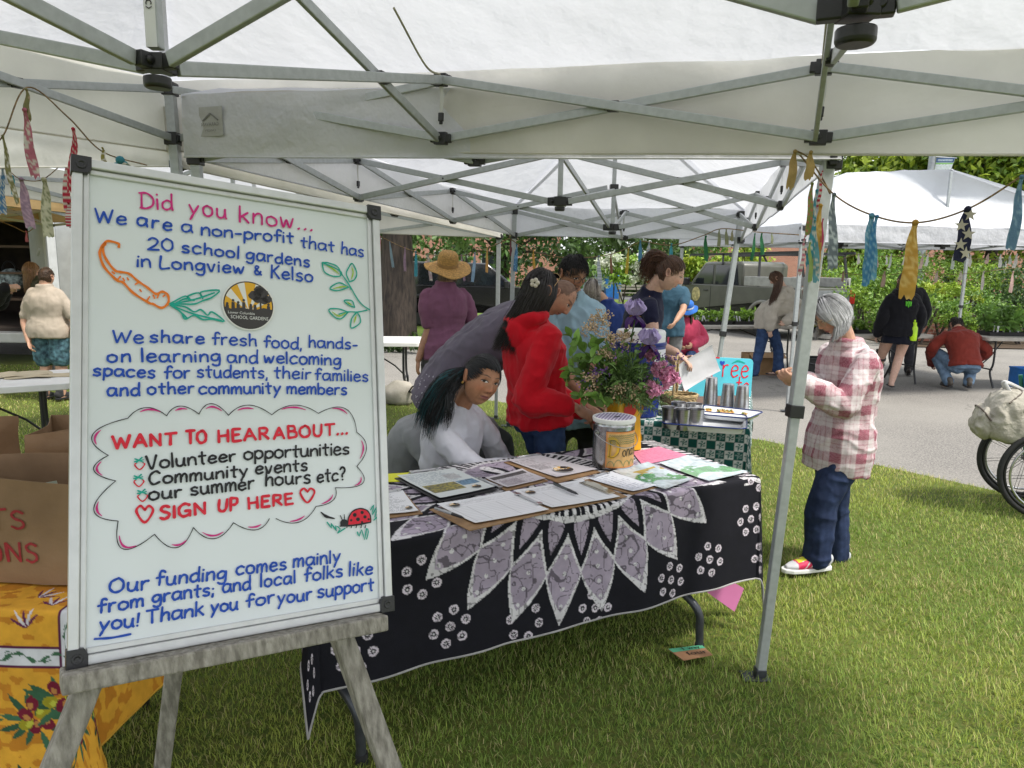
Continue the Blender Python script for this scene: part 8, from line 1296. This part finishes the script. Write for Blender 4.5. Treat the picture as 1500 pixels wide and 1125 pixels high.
T, pt, F, Lf = vehicle('pewter pickup truck with black ladder rack and white side toolbox', 'truck', rw - Lt_ * .84 + A(.35, .3, 0), Ft, [(-1.15, .42), (4.35, .42), (4.5, .62), (4.48, .98), (4.3, 1.12), (3.0, 1.22), (2.7, 1.25), (.8, 1.25), (-1.15, 1.25)], [(.85, 1.2), (2.95, 1.2), (2.3, 1.86), (1.0, 1.88), (.85, 1.8)], 1.85, PEW, 1.9, (0, 3.5), .39, [[(1.95, 1.27), (2.72, 1.27), (2.22, 1.78), (1.95, 1.78)], [(1.0, 1.27), (1.85, 1.27), (1.85, 1.78), (1.08, 1.78)]], dict(trim=M('grey_trim', (.25, .245, .22), .5), mirror=(2.75, 1.32), door=(1.88, 2.9), belt=1.22), name='pickup_truck')
for s_ in (1, -1):
    MB().box(pt(-.15, s_ * .86, 1.38), (1.7, .16, .24), F, Lf).build('toolbox', M('white_toolbox', (.36, .36, .34), .4), T, 0, .015)
mb = MB()
for x in (-1.0, .3, 1.6): 
    for s_ in (1, -1): mb.bar(pt(x, s_ * .84, 1.25 if x < .9 else 1.8), pt(x + .1, s_ * .74, 2.06), .05, .05)
    mb.bar(pt(x + .1, -.8, 2.06), pt(x + .1, .8, 2.06), .05, .05)
for s_ in (1, -1): mb.bar(pt(-1.2, s_ * .74, 2.1), pt(3.0, s_ * .74, 2.06), .05, .06)
mb.build('ladder_rack', PLAST_BLK, T, 0); MB().box(pt(-1.16, 0, .95), (.03, 1.55, .5), F, Lf).build('tailgate', M('tailgate_grey', (.17, .18, .19), .4), T, 0, .01)
dm = MB(); dm.ball(pt(2.45, .955, .98), (.17, .012, .20), 12, 8, F, Lf, col=A(.5, .42, .2)); dm.build('door_emblem', M('emblem_print', vc=True, rough=.5, var=.5, vs=12), T, 60)
sv = on(705, 452, -.012); vehicle('black sport utility car parked beyond the big tree', 'car', (sv[0] - 1.3, 20.4, 0), (1, .06), [(-.95, .38), (3.55, .38), (3.62, .7), (3.5, .95), (2.6, 1.08), (-.95, 1.12)], [(-.9, 1.05), (2.6, 1.05), (1.8, 1.72), (-.75, 1.74)], 1.7, M('black_car_paint', (.008, .008, .01), .18, coat=.6), 1.86, (0, 2.75), .36, [[(.95, 1.12), (2.35, 1.12), (1.72, 1.64), (.95, 1.64)], [(-.7, 1.12), (.87, 1.12), (.87, 1.64), (-.62, 1.64)]], dict(trim=PLAST_BLK, mirror=(2.3, 1.15), door=(.9, 2.4), belt=1.05))
# open van at far left
VW = M('white_van_paint', (.62, .64, .64), .4, var=.06, coat=.3); T = thing('cargo_van', 'white van with its rear doors open showing a dark shelved inside', 'van', (-9.3, 12, 0), 'parked vehicles'); x0, x1, y0, y1 = -11.0, -7.55, 11.3, 15.2
MB().box((x0, (y0 + y1) / 2, 1.45), (.08, y1 - y0, 2.0)).box((x1, (y0 + y1) / 2, 1.45), (.08, y1 - y0, 2.0)).box(((x0 + x1) / 2, (y0 + y1) / 2, 2.42), (x1 - x0 + .16, y1 - y0, .10)).box(((x0 + x1) / 2, y1, 1.45), (x1 - x0, .08, 2.0)).build('body', VW, T, 0, .03)
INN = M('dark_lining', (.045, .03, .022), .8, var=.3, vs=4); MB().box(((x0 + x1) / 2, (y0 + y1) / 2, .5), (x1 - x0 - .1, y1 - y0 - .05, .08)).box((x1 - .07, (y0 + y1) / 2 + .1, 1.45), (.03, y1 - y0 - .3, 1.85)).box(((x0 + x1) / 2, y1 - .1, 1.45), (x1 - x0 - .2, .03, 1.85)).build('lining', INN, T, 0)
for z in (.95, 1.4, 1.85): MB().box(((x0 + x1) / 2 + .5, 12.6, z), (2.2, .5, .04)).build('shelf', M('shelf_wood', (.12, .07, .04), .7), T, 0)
MB().box(((x0 + x1) / 2, y0 - .1, .42), (x1 - x0, .25, .16)).build('bumper', VW, T, 0, .02); dq = A(x1 + .02, y0 - .05, 0); dx = nrm(A(.62, -.6, 0)); dw = .86; dn_ = np.cross(dx, A(0, 0, 1)); dr = MB().box(dq + dx * dw / 2 + A(0, 0, 1.42), (dw, .05, 1.85), dx, np.cross(A(0, 0, 1), dx)).build('rear_door', M('grey_door_panel', (.40, .43, .43), .35, var=.06), T, 0, .02)
mb = MB(); 
for k in range(3): mb.ball(dq + dx * (.52 + .05 * k) + A(0, 0, 1.75 - .28 * k) + dn_ * .025, (.13, .012, .045), 12, 7, nrm(dx + A(0, 0, .35)), dn_)
mb.build('pressing', M('grey_door_panel'), dr, 60); MB().box(dq + dx * .75 + A(0, 0, 1.1) + dn_ * .03, (.1, .02, .14), dx, dn_).build('latch', PLAST_BLK, dr, 0); MB().box(A(x1 + .9, 11.2, 1.4), (.9, .06, 1.9)).build('side_door', VW, T, 0, .02)
p = at(18, 410, 12.5); T2_ = thing('patterned_bag', 'pale patterned bag on the van shelf', 'bag', p); MB().ball(p, (.24, .14, .2), 16, 10).build('body', M('patterned_cloth', (.4, .48, .5), .8, var=.45, vs=18), T2_, 180); MB().tube([p + A(.12 * math.cos(a), -.05, .16 + .16 * math.sin(a)) for a in np.linspace(0, math.pi, 10)], .014, 6).build('handle', PLAST_BLK, T2_, 60)
# wheelchair at the right edge
c1, c2 = at(1503, 668, 5.08), at(1540, 694, 4.62); c1[2] = c2[2] = .315; ax = nrm(c2 - c1); T = thing('wheelchair', 'wheelchair with green frame and spoked wheels parked at the lawn edge', 'wheelchair', (*((c1 + c2) / 2)[:2], 0)); GRN = M('green_frame_paint', (.02, .16, .09), .35); fw = nrm(np.cross(ax, A(0, 0, 1))); fw = fw if fw[0] > 0 else -fw
for c in (c1, c2):
    U_ = A(0, 0, 1); tw = MB().tube([c + .295 * (fw * math.cos(a) + U_ * math.sin(a)) for a in np.linspace(0, 2 * math.pi, 49)], .019, 10).build('wheel', RUBBER, T, 60); MB().tube([c + .268 * (fw * math.cos(a) + U_ * math.sin(a)) for a in np.linspace(0, 2 * math.pi, 49)], .010, 8).build('rim', PLAST_BLK, tw, 60); mb = MB()
    for k in range(20): a = k * math.pi / 10; mb.tube([c + ax * .02 * (-1) ** k, c + .265 * (fw * math.cos(a + .2 * (-1) ** k) + U_ * math.sin(a + .2 * (-1) ** k))], .0018, 4)
    mb.tube([c - ax * .035, c + ax * .035], .022, 12); mb.build('spokes', PLAST_BLK, tw, 60); sg = 1 if c is c2 else -1; MB().tube([c + ax * sg * .035 + .245 * (fw * math.cos(a) + U_ * math.sin(a)) for a in np.linspace(0, 2 * math.pi, 41)], .008, 8).build('hand_rim', STEEL, tw, 60)
mid = (c1 + c2) / 2; mb = MB(); hv = (c2 - c1) * .38
for s_ in (1, -1): o = mid + hv * s_; mb.tube(cat([o + A(0, 0, .62) - fw * .12, o + A(0, 0, .2) - fw * .04, o + fw * .02, o + fw * .42 + A(0, 0, .14), o + fw * .55 - A(0, 0, .2)], 5), .014, 8); mb.tube([o - fw * .04 + A(0, 0, .2), o + fw * .42 + A(0, 0, .18)], .014, 8)
mb.tube([c1, c2], .016, 8); mb.build('frame', GRN, T, 60); MB().box(mid + fw * .2 + A(0, 0, .2), (.44, .40, .05), fw, ax).build('seat', PLAST_BLK, T, 0, .02); MB().box(mid - fw * .06 + A(0, 0, .44), (.05, .42, .42), fw, ax).build('backrest', M('purple_cover', (.12, .01, .10), .8), T, 0, .02)
bc = at(1474, 608, 4.86); T = thing('backpack', 'cream canvas backpack hanging on the back of the wheelchair', 'bag', bc); 
def pack(nm, secs, sd, par):
    mb = MB(); loft(mb, secs, 44, 9, 3.0); V, F, N = remesh(mb, .007, 3); V = V + N * ((ridge(V * A(9, 9, 6) + 3 * fbm(V * 5, sd)[:, None], sd) ** 2 - .4) * .024 + (ridge(V * 22 + 2 * fbm(V * 8, sd)[:, None], sd + 1) - .5) * .007)[:, None]; return mkobj(nm, V, F, M('cream_canvas', (.44, .41, .34), .85, bump=.6, bs=60, var=.16), par, 180)
UZ = A(0, 0, 1); pack('body', [(bc - UZ * .17, ax, .12, .08), (bc - UZ * .13, ax, .18, .125), (bc - UZ * .02, ax, .19, .14), (bc + UZ * .08 + fw * .02, ax, .165, .12), (bc + UZ * .155 + fw * .045, ax, .11, .075), (bc + UZ * .175 + fw * .05, ax, .06, .04)], 4, T)
pk_ = pack('pocket', [(bc - fw * .10 - UZ * .15, ax, .10, .05), (bc - fw * .125 - UZ * .11, ax, .15, .065), (bc - fw * .125 - UZ * .02, ax, .15, .06), (bc - fw * .10 + UZ * .035, ax, .12, .04)], 9, T)
mb = MB(); mb.tube(cat([bc - fw * .13 + ax * .16 - UZ * .02, bc - fw * .165 + ax * .10 + UZ * .035, bc - fw * .165 - ax * .10 + UZ * .04, bc - fw * .13 - ax * .16 - UZ * .02], 8), .006, 6); mb.build('zipper', M('brown_zip', (.07, .05, .035), .6), pk_, 60); mb = MB(); mb.tube(cat([bc - fw * .03 - ax * .20 + UZ * .02, bc - fw * .04 - ax * .17 + UZ * .12, bc + fw * .03 - ax * .09 + UZ * .175, bc + fw * .05 + ax * .08 + UZ * .18, bc - fw * .04 + ax * .17 + UZ * .11], 8), .006, 6); mb.build('zipper', M('brown_zip'), T, 60)
mb = MB(); [mb.tube(cat([bc + A(0, 0, .15) + ax * .05 * k, bc + A(0, 0, .23) + ax * .03 * k - fw * .03, bc + A(0, 0, .17) + fw * .11], 6), .012, 6) for k in (-1, 1)]; mb.build('strap', M('pale_strap', (.6, .6, .58), .8), T, 60)
# ================================================================ seedling tables and trays
BEIGE = M('beige_tabletop', (.46, .43, .38), .6)
for (a, b, l) in ((on(978, 478, .74), on(1178, 478, .74), 'long folding table of seedlings behind the cream hoodie woman'), (on(1232, 497, .74) + A(0, .45, 0), on(1388, 494, .74) + A(0, .3, 0), 'folding table of plants in front of the black hoodie person'), (on(1448, 495, .74), on(1585, 497, .74), 'folding table of leafy plants at the right edge')):
    d_ = nrm(b - a); n_ = A(-d_[1], d_[0], 0); L_ = np.linalg.norm(b - a) / 2; ftable(l, (a + b) / 2 + n_ * .38, d_, L_, .38, .745, BEIGE, 'folding tables', th=.05)
def seedtray(label, c, d_, L_=.54, W_=.27, tall=.11, n=36, tags=9, cols=(MD, BR), seed=1, leaf=.05):
    c = A(*c); d_ = nrm(d_); n_ = A(-d_[1], d_[0], 0); T = thing('seedling_tray', label, 'plant tray', c, 'trays of seedlings for sale'); rg = lambda k, z: [c + d_ * L_ / 2 * sx * k + n_ * W_ / 2 * sy * k + A(0, 0, z) for sx, sy in ((-1, -1), (1, -1), (1, 1), (-1, 1))]
    MB().grid(np.array([rg(.94, 0), rg(1, .06), rg(1.02, .06), rg(1.0, .055), rg(.95, .04), rg(.01, .04)]), closed=True).build('tray', PLAST_BLK, T, 0); r = np.random.default_rng(seed); P, D, C_ = [], [], []; mb = MB()
    for i in range(n):
        b = c + d_ * r.uniform(-.46, .46) * L_ + n_ * r.uniform(-.45, .45) * W_ + A(0, 0, .045); h = tall * r.uniform(.5, 1.15); tp = b + A(r.normal(0, .015), r.normal(0, .015), h); mb.tube([b, tp], .003, 4, col=A(.1, .2, .04))
        for j in range(7): P.append(b + (tp - b) * r.uniform(.35, 1)); D.append(nrm(r.normal(0, 1, 3) + A(0, 0, .25))); C_.append((A(*cols[0]) * .5 + A(*cols[1]) * .5 * r.uniform(.4, 1.8)))
    leafs(mb, P, D, leaf * r.uniform(.7, 1.3, len(P)), leaf * .6, C_, n=3); mb.build('seedlings', VCL, T, 0)
    for i in range(tags): b = c + d_ * r.uniform(-.46, .46) * L_ - n_ * r.uniform(.0, .45) * W_ + A(0, 0, .05); MB().box(b + A(0, 0, .05), (.022, .004, .10), nrm(A(1, r.normal(0, .3), r.normal(0, .2)))).build('plant_label', PAPER, T, 0)
    return T
a, b = on(975, 476, .745), on(1180, 476, .745); d_ = nrm(b - a); n_ = A(-d_[1], d_[0], 0); k = 0
WORD = ('leftmost', 'second', 'third', 'fourth'); 
T0 = None
for row, y_ in (('front', .16), ('back', .52)):
    for j in range(4): c = a + d_ * (.36 + j * .57) + n_ * y_; seedtray(f'{WORD[j]} tray of white-labelled seedlings in the {row} row on the long seedling table', c, d_, seed=k, n=30, tags=7 if row == 'front' else 2, tall=.15, leaf=.075); k += 1
a, b = on(1232, 495, .745) + A(0, .45, 0), on(1388, 492, .745) + A(0, .3, 0); d_ = nrm(b - a); n_ = A(-d_[1], d_[0], 0)
for j, (x, l, h) in enumerate(((.25, 'tray of yellow green plants left of the black hoodie person', .16), (.85, 'tray of sprouts hidden partly by the black hoodie person', .12), (1.32, 'black tray of small herbs nearest the crouching man', .10))): seedtray(l, a + d_ * x + n_ * .25, d_, seed=20 + j, tall=h, n=26, tags=5, cols=(MD, BR2 if j == 0 else BR), leaf=.075)
a = on(1450, 493, .745); b = on(1585, 495, .745); d_ = nrm(b - a); n_ = A(-d_[1], d_[0], 0)
for j, l in enumerate(('grey tray of tall leafy starts at the right edge table', 'tray of tall leafy starts cut off by the right picture edge')): seedtray(l, a + d_ * (.32 + .58 * j) + n_ * .22, d_, seed=30 + j, tall=.34, n=24, tags=5, cols=(MD, (.15, .28, .06)), leaf=.13)
for nm, l, c, s, m in (('cardboard_box', 'open brown cardboard box on the asphalt behind the cream hoodie woman', at(1115, 536, 11.5), (.55, .4, .32), M('cardboard', (.38, .23, .11), .85)), ('plastic_crate', 'bright blue plastic crate under the right edge table', at(1514, 527, 10.3), (.42, .35, .3), M('blue_crate', (.01, .17, .55), .5)), ('plastic_crate', 'black plastic crate under the table by the tent leg', at(1196, 530, 11.2), (.4, .35, .3), PLAST_BLK)):
    T = thing(nm, l, 'box' if nm[0] == 'c' else 'crate', (c[0], c[1], -.012)); w_, d2, h = s; o = A(c[0], c[1], -.01); mb = MB(); mb.box(o + A(0, 0, .01), (w_, d2, .02))
    for sx in (-1, 1): mb.box(o + A(sx * (w_ / 2 - .008), 0, h / 2 + .01), (.016, d2, h - .02)).box(o + A(0, sx * (d2 / 2 - .008), h / 2 + .01), (w_ - .036, .016, h - .02))
    mb.build('walls', m, T, 0); MB().box(o + A(0, -d2 / 2 - .07, h), (w_, .14, .008), (1, 0, 0), nrm(A(0, 1, .5))).build('flap', m, T, 0) if nm[0] == 'c' else MB().tube([o + A(-w_ / 2, -d2 / 2, h), o + A(w_ / 2, -d2 / 2, h), o + A(w_ / 2, d2 / 2, h), o + A(-w_ / 2, d2 / 2, h), o + A(-w_ / 2, -d2 / 2, h)], .014, 6).build('rim', m, T, 60)
# ================================================================ fabric strip bunting
STRIP = translucent('rag_strip_fabric', (.5, .5, .5), .2, vc=True, var=.12, vs=40, rough=.85, bump=.2, bs=200); TW = M('jute_twine', (.30, .20, .10), .9, var=.3, vs=60)
def bunting(label, path, strips, r=.003, seed=0):
    W = cat([at(*p) for p in path], 10); us = np.array([750 + 1 for _ in W], float); D = cat(np.array([[p[0], p[1], p[2]] for p in path], float), 10); T = thing('bunting', label, 'bunting', W[0], 'rag strip bunting lines'); MB().tube(W, r, 6).build('cord', TW, T, 60); rr = np.random.default_rng(seed)
    for u, v0, v1, wp, c, *pat in strips:
        i = int(np.argmin(np.abs(D[:, 0] - u) + .15 * np.abs(D[:, 1] - v0))); d = D[i, 2] - .012; p0 = at(u, v0, d); L_ = (v1 - v0) / FPX * d; wd = wp / FPX * d; n, m = 26, 7; t = np.linspace(0, 1, n); tw = rr.uniform(-.4, .4) + .3 * np.sin(t * rr.uniform(2, 4) + rr.uniform(0, 6)) * t; pr = np.interp(t, [0, .07, .3, .8, 1], [.45, .32, .75, 1, .92]); lat = np.stack([np.cos(tw), np.sin(tw), 0 * t], 1); s = np.linspace(-1, 1, m)
        ax_ = p0 + np.c_[rr.uniform(-.12, .12) * L_ * t ** 1.3 + .008 * L_ * np.sin(t * 4 + u), .004 * np.sin(t * 7), -L_ * t]; G = ax_[:, None] + lat[:, None] * (s[None, :, None] * (wd * pr / 2)[:, None, None]) + np.c_[0 * t, .003 * np.sin(t * 9), 0 * t][:, None] * (s ** 2)[None, :, None]; G[-1, :, 2] -= rr.uniform(-.01, .01, m); x = np.broadcast_to(s[None] * wd / 2, (n, m)).ravel(); y = np.repeat(t * L_, m); col = np.tile(A(*c), (n * m, 1)); pk = pat[0] if pat else None
        c2_ = A(*pat[1]) if len(pat) > 1 else A(.6, .57, .52)
        if pk == 'stripe': col[(y * 55 % 1) < .45] = c2_
        elif pk == 'dot': col[(np.sin(x * 260) * np.sin(y * 220) > .35)] = c2_
        elif pk == 'floral': col[vnoise(np.c_[x * 120, y * 120, x * 0], seed + int(u)) > .62] = c2_
        col = col * (.85 + .3 * fbm(np.c_[x * 30, y * 30, x * 0], int(u))[:, None]); mb = MB(); mb.grid(G, col); mb.ball(p0 + A(0, 0, -.002), (wd * .22, wd * .2, wd * .2), 8, 6, col=A(*c)); o = mb.build('fabric_strip', STRIP, T, 180)
        if pk == 'star':
            st = MB(); 
            for j in range(5): yy = .14 + j * .18; q = int(yy * (n - 1)); xx = (-1) ** j * .22 * wd; cc = ax_[q] + lat[q] * xx; nn = nrm(np.cross(lat[q], A(0, 0, 1))); nn = nn if nn[1] < 0 else -nn; st.add([cc + nn * .004 + (lat[q] * math.cos(a) + A(0, 0, 1) * math.sin(a)) * (.022 if k % 2 == 0 else .009) for k, a in enumerate(np.linspace(math.pi / 2, math.pi * 2.5, 11)[:-1])], [tuple(range(10))])
            st.build('star_print', M('cream_print', (.55, .5, .42), .8), o, 0)
PK, TE_, OL, CR, MV, RD, BU, GD, MU, SG, GR = (.46, .14, .20), (.05, .26, .34), (.20, .19, .08), (.52, .50, .36), (.30, .20, .28), (.42, .02, .05), (.06, .16, .32), (.48, .27, .05), (.42, .32, .04), (.25, .27, .16), (.02, .13, .05)
bunting('rag bunting tied to the near left tent truss', [(-25, 225, 2.75), (5, 198, 2.8), (40, 128, 2.88), (100, 172, 3.0), (150, 222, 3.2), (215, 242, 3.4)], [(4, 198, 292, 9, OL, 'floral'), (38, 130, 172, 10, OL, 'floral', (.4, .3, .2)), (36, 160, 252, 15, PK, 'floral'), (107, 188, 276, 12, RD, 'dot'), (150, 216, 240, 7, (.25, .22, .05), 'floral'), (176, 234, 244, 30, TE_, 'floral')], seed=1)
bunting('lower rag bunting with red striped and cream floral strips at left', [(-20, 235, 4.6), (12, 250, 4.6), (30, 262, 4.6), (62, 263, 4.6), (100, 232, 4.5)], [(3, 244, 310, 12, BU, 'dot'), (18, 258, 282, 10, TE_), (31, 262, 330, 15, MV, 'floral', (.45, .3, .38)), (64, 262, 342, 16, CR, 'floral', (.2, .22, .12)), (97, 235, 306, 12, RD, 'stripe'), (100, 296, 332, 10, RD, 'stripe')], seed=2)
bunting('short pink rag garland in front of the van', [(-5, 322, 9.6), (20, 332, 9.6), (38, 340, 9.6), (50, 334, 9.6)], [(38, 339, 354, 6, PK)], r=.006, seed=3)
bunting('twine of muted rag strips across the far tent opening', [(540, 335, 7.6), (557, 346, 7.55), (590, 362, 7.5), (622, 372, 7.4), (666, 375, 7.35), (690, 372, 7.3), (725, 359, 7.25), (746, 349, 7.2)], [(557, 346, 366, 5, (.3, .08, .12)), (571, 354, 390, 4, (.2, .28, .34)), (593, 362, 396, 4, MV), (609, 368, 404, 5, TE_), (627, 373, 410, 5, (.36, .27, .3), 'floral'), (676, 373, 410, 4, MV), (683, 372, 412, 4, (.06, .05, .06)), (696, 370, 412, 5, (.22, .33, .48)), (714, 363, 398, 4, (.55, .3, .1)), (748, 350, 374, 4, (.15, .05, .06))], r=.005, seed=4)
bunting('twine of blue and gold rag strips above the boy in light blue', [(746, 349, 7.2), (775, 366, 7.1), (815, 376, 7.0), (860, 377, 6.95), (900, 371, 6.9), (940, 353, 6.85)], [(757, 359, 397, 6, BU, 'floral', (.2, .4, .6)), (781, 366, 395, 4, GD), (877, 375, 416, 7, (.24, .29, .36), 'stripe', (.5, .52, .55)), (895, 372, 400, 4, (.2, .1, .06)), (921, 364, 400, 5, MU), (938, 353, 382, 7, (.07, .2, .32)), (951, 356, 380, 7, (.3, .36, .42), 'floral')], r=.005, seed=5)
bunting('twine of green and sage rag strips below the far right valance', [(940, 353, 6.85), (985, 359, 6.8), (1030, 345, 6.75), (1058, 335, 6.72), (1110, 340, 6.6), (1170, 344, 6.0)], [(984, 357, 384, 6, TE_), (1034, 346, 382, 8, GR), (1054, 336, 360, 5, SG), (1064, 336, 358, 6, SG), (1073, 338, 352, 5, (.3, .28, .16)), (1106, 342, 380, 5, GR), (1116, 342, 372, 6, GR), (1131, 341, 356, 4, SG)], r=.005, seed=6)
bunting('bundle of colourful rag strips bunched on the tent leg', [(1165, 220, 2.62), (1185, 232, 2.60), (1205, 262, 2.62), (1216, 284, 2.6)], [(1165, 221, 272, 15, (.38, .26, .10)), (1188, 222, 258, 13, (.42, .29, .11)), (1190, 268, 340, 11, (.20, .22, .06), 'dot', (.45, .12, .1)), (1197, 278, 385, 10, TE_, 'floral'), (1202, 300, 395, 14, GD, 'floral', (.55, .38, .12)), (1194, 322, 410, 9, (.12, .3, .36), 'floral'), (1205, 250, 300, 5, RD, 'stripe'), (1180, 345, 400, 7, PK, 'stripe'), (1187, 355, 412, 7, (.3, .4, .12)), (1206, 320, 372, 5, (.5, .06, .14))], seed=7)
bunting('rag bunting with navy star strip and gold strip in front of the white tent', [(1170, 225, 2.62), (1222, 285, 2.6), (1280, 316, 2.52), (1345, 326, 2.44), (1420, 305, 2.36), (1500, 256, 2.28), (1540, 230, 2.25)], [(1222, 284, 390, 14, (.16, .19, .22), 'floral', (.5, .55, .58)), (1277, 315, 405, 20, (.10, .28, .42), 'dot', (.28, .45, .55)), (1285, 316, 416, 12, (.05, .20, .40), 'dot', (.2, .4, .55)), (1341, 325, 432, 22, GD, 'floral', (.62, .42, .14)), (1418, 305, 380, 22, (.014, .016, .045), 'star'), (1497, 258, 362, 16, (.10, .19, .30), 'floral', (.2, .32, .42))], seed=8)
bunting('line of small white rag tassels under the white tent edge', [(1215, 385, 9.0), (1260, 372, 9.1), (1300, 376, 9.2), (1355, 372, 9.3), (1400, 376, 9.4), (1450, 380, 9.5), (1505, 378, 9.7)], [(u, 372 + (i % 3), 386 + (i * 5) % 9, 5, [(.6, .58, .55), (.55, .4, .36), (.62, .62, .6), (.45, .5, .45)][i % 4]) for i, u in enumerate((1258, 1284, 1299, 1306, 1326, 1352, 1360, 1397, 1422, 1448, 1466, 1480, 1490))], r=.004, seed=9)
bunting('second line of pinkish rag tassels behind the white tent', [(1230, 400, 11.6), (1290, 404, 11.6), (1340, 398, 11.7), (1400, 402, 11.8), (1490, 392, 12)], [(u, 398, 398 + h, 6, c) for u, h, c in ((1236, 14, (.3, .2, .15)), (1268, 18, (.4, .28, .2)), (1296, 22, (.42, .3, .24)), (1373, 14, (.5, .4, .34)), (1408, 12, (.55, .5, .44)), (1441, 26, (.5, .45, .42)), (1484, 30, (.5, .34, .3)))], r=.005, seed=10)
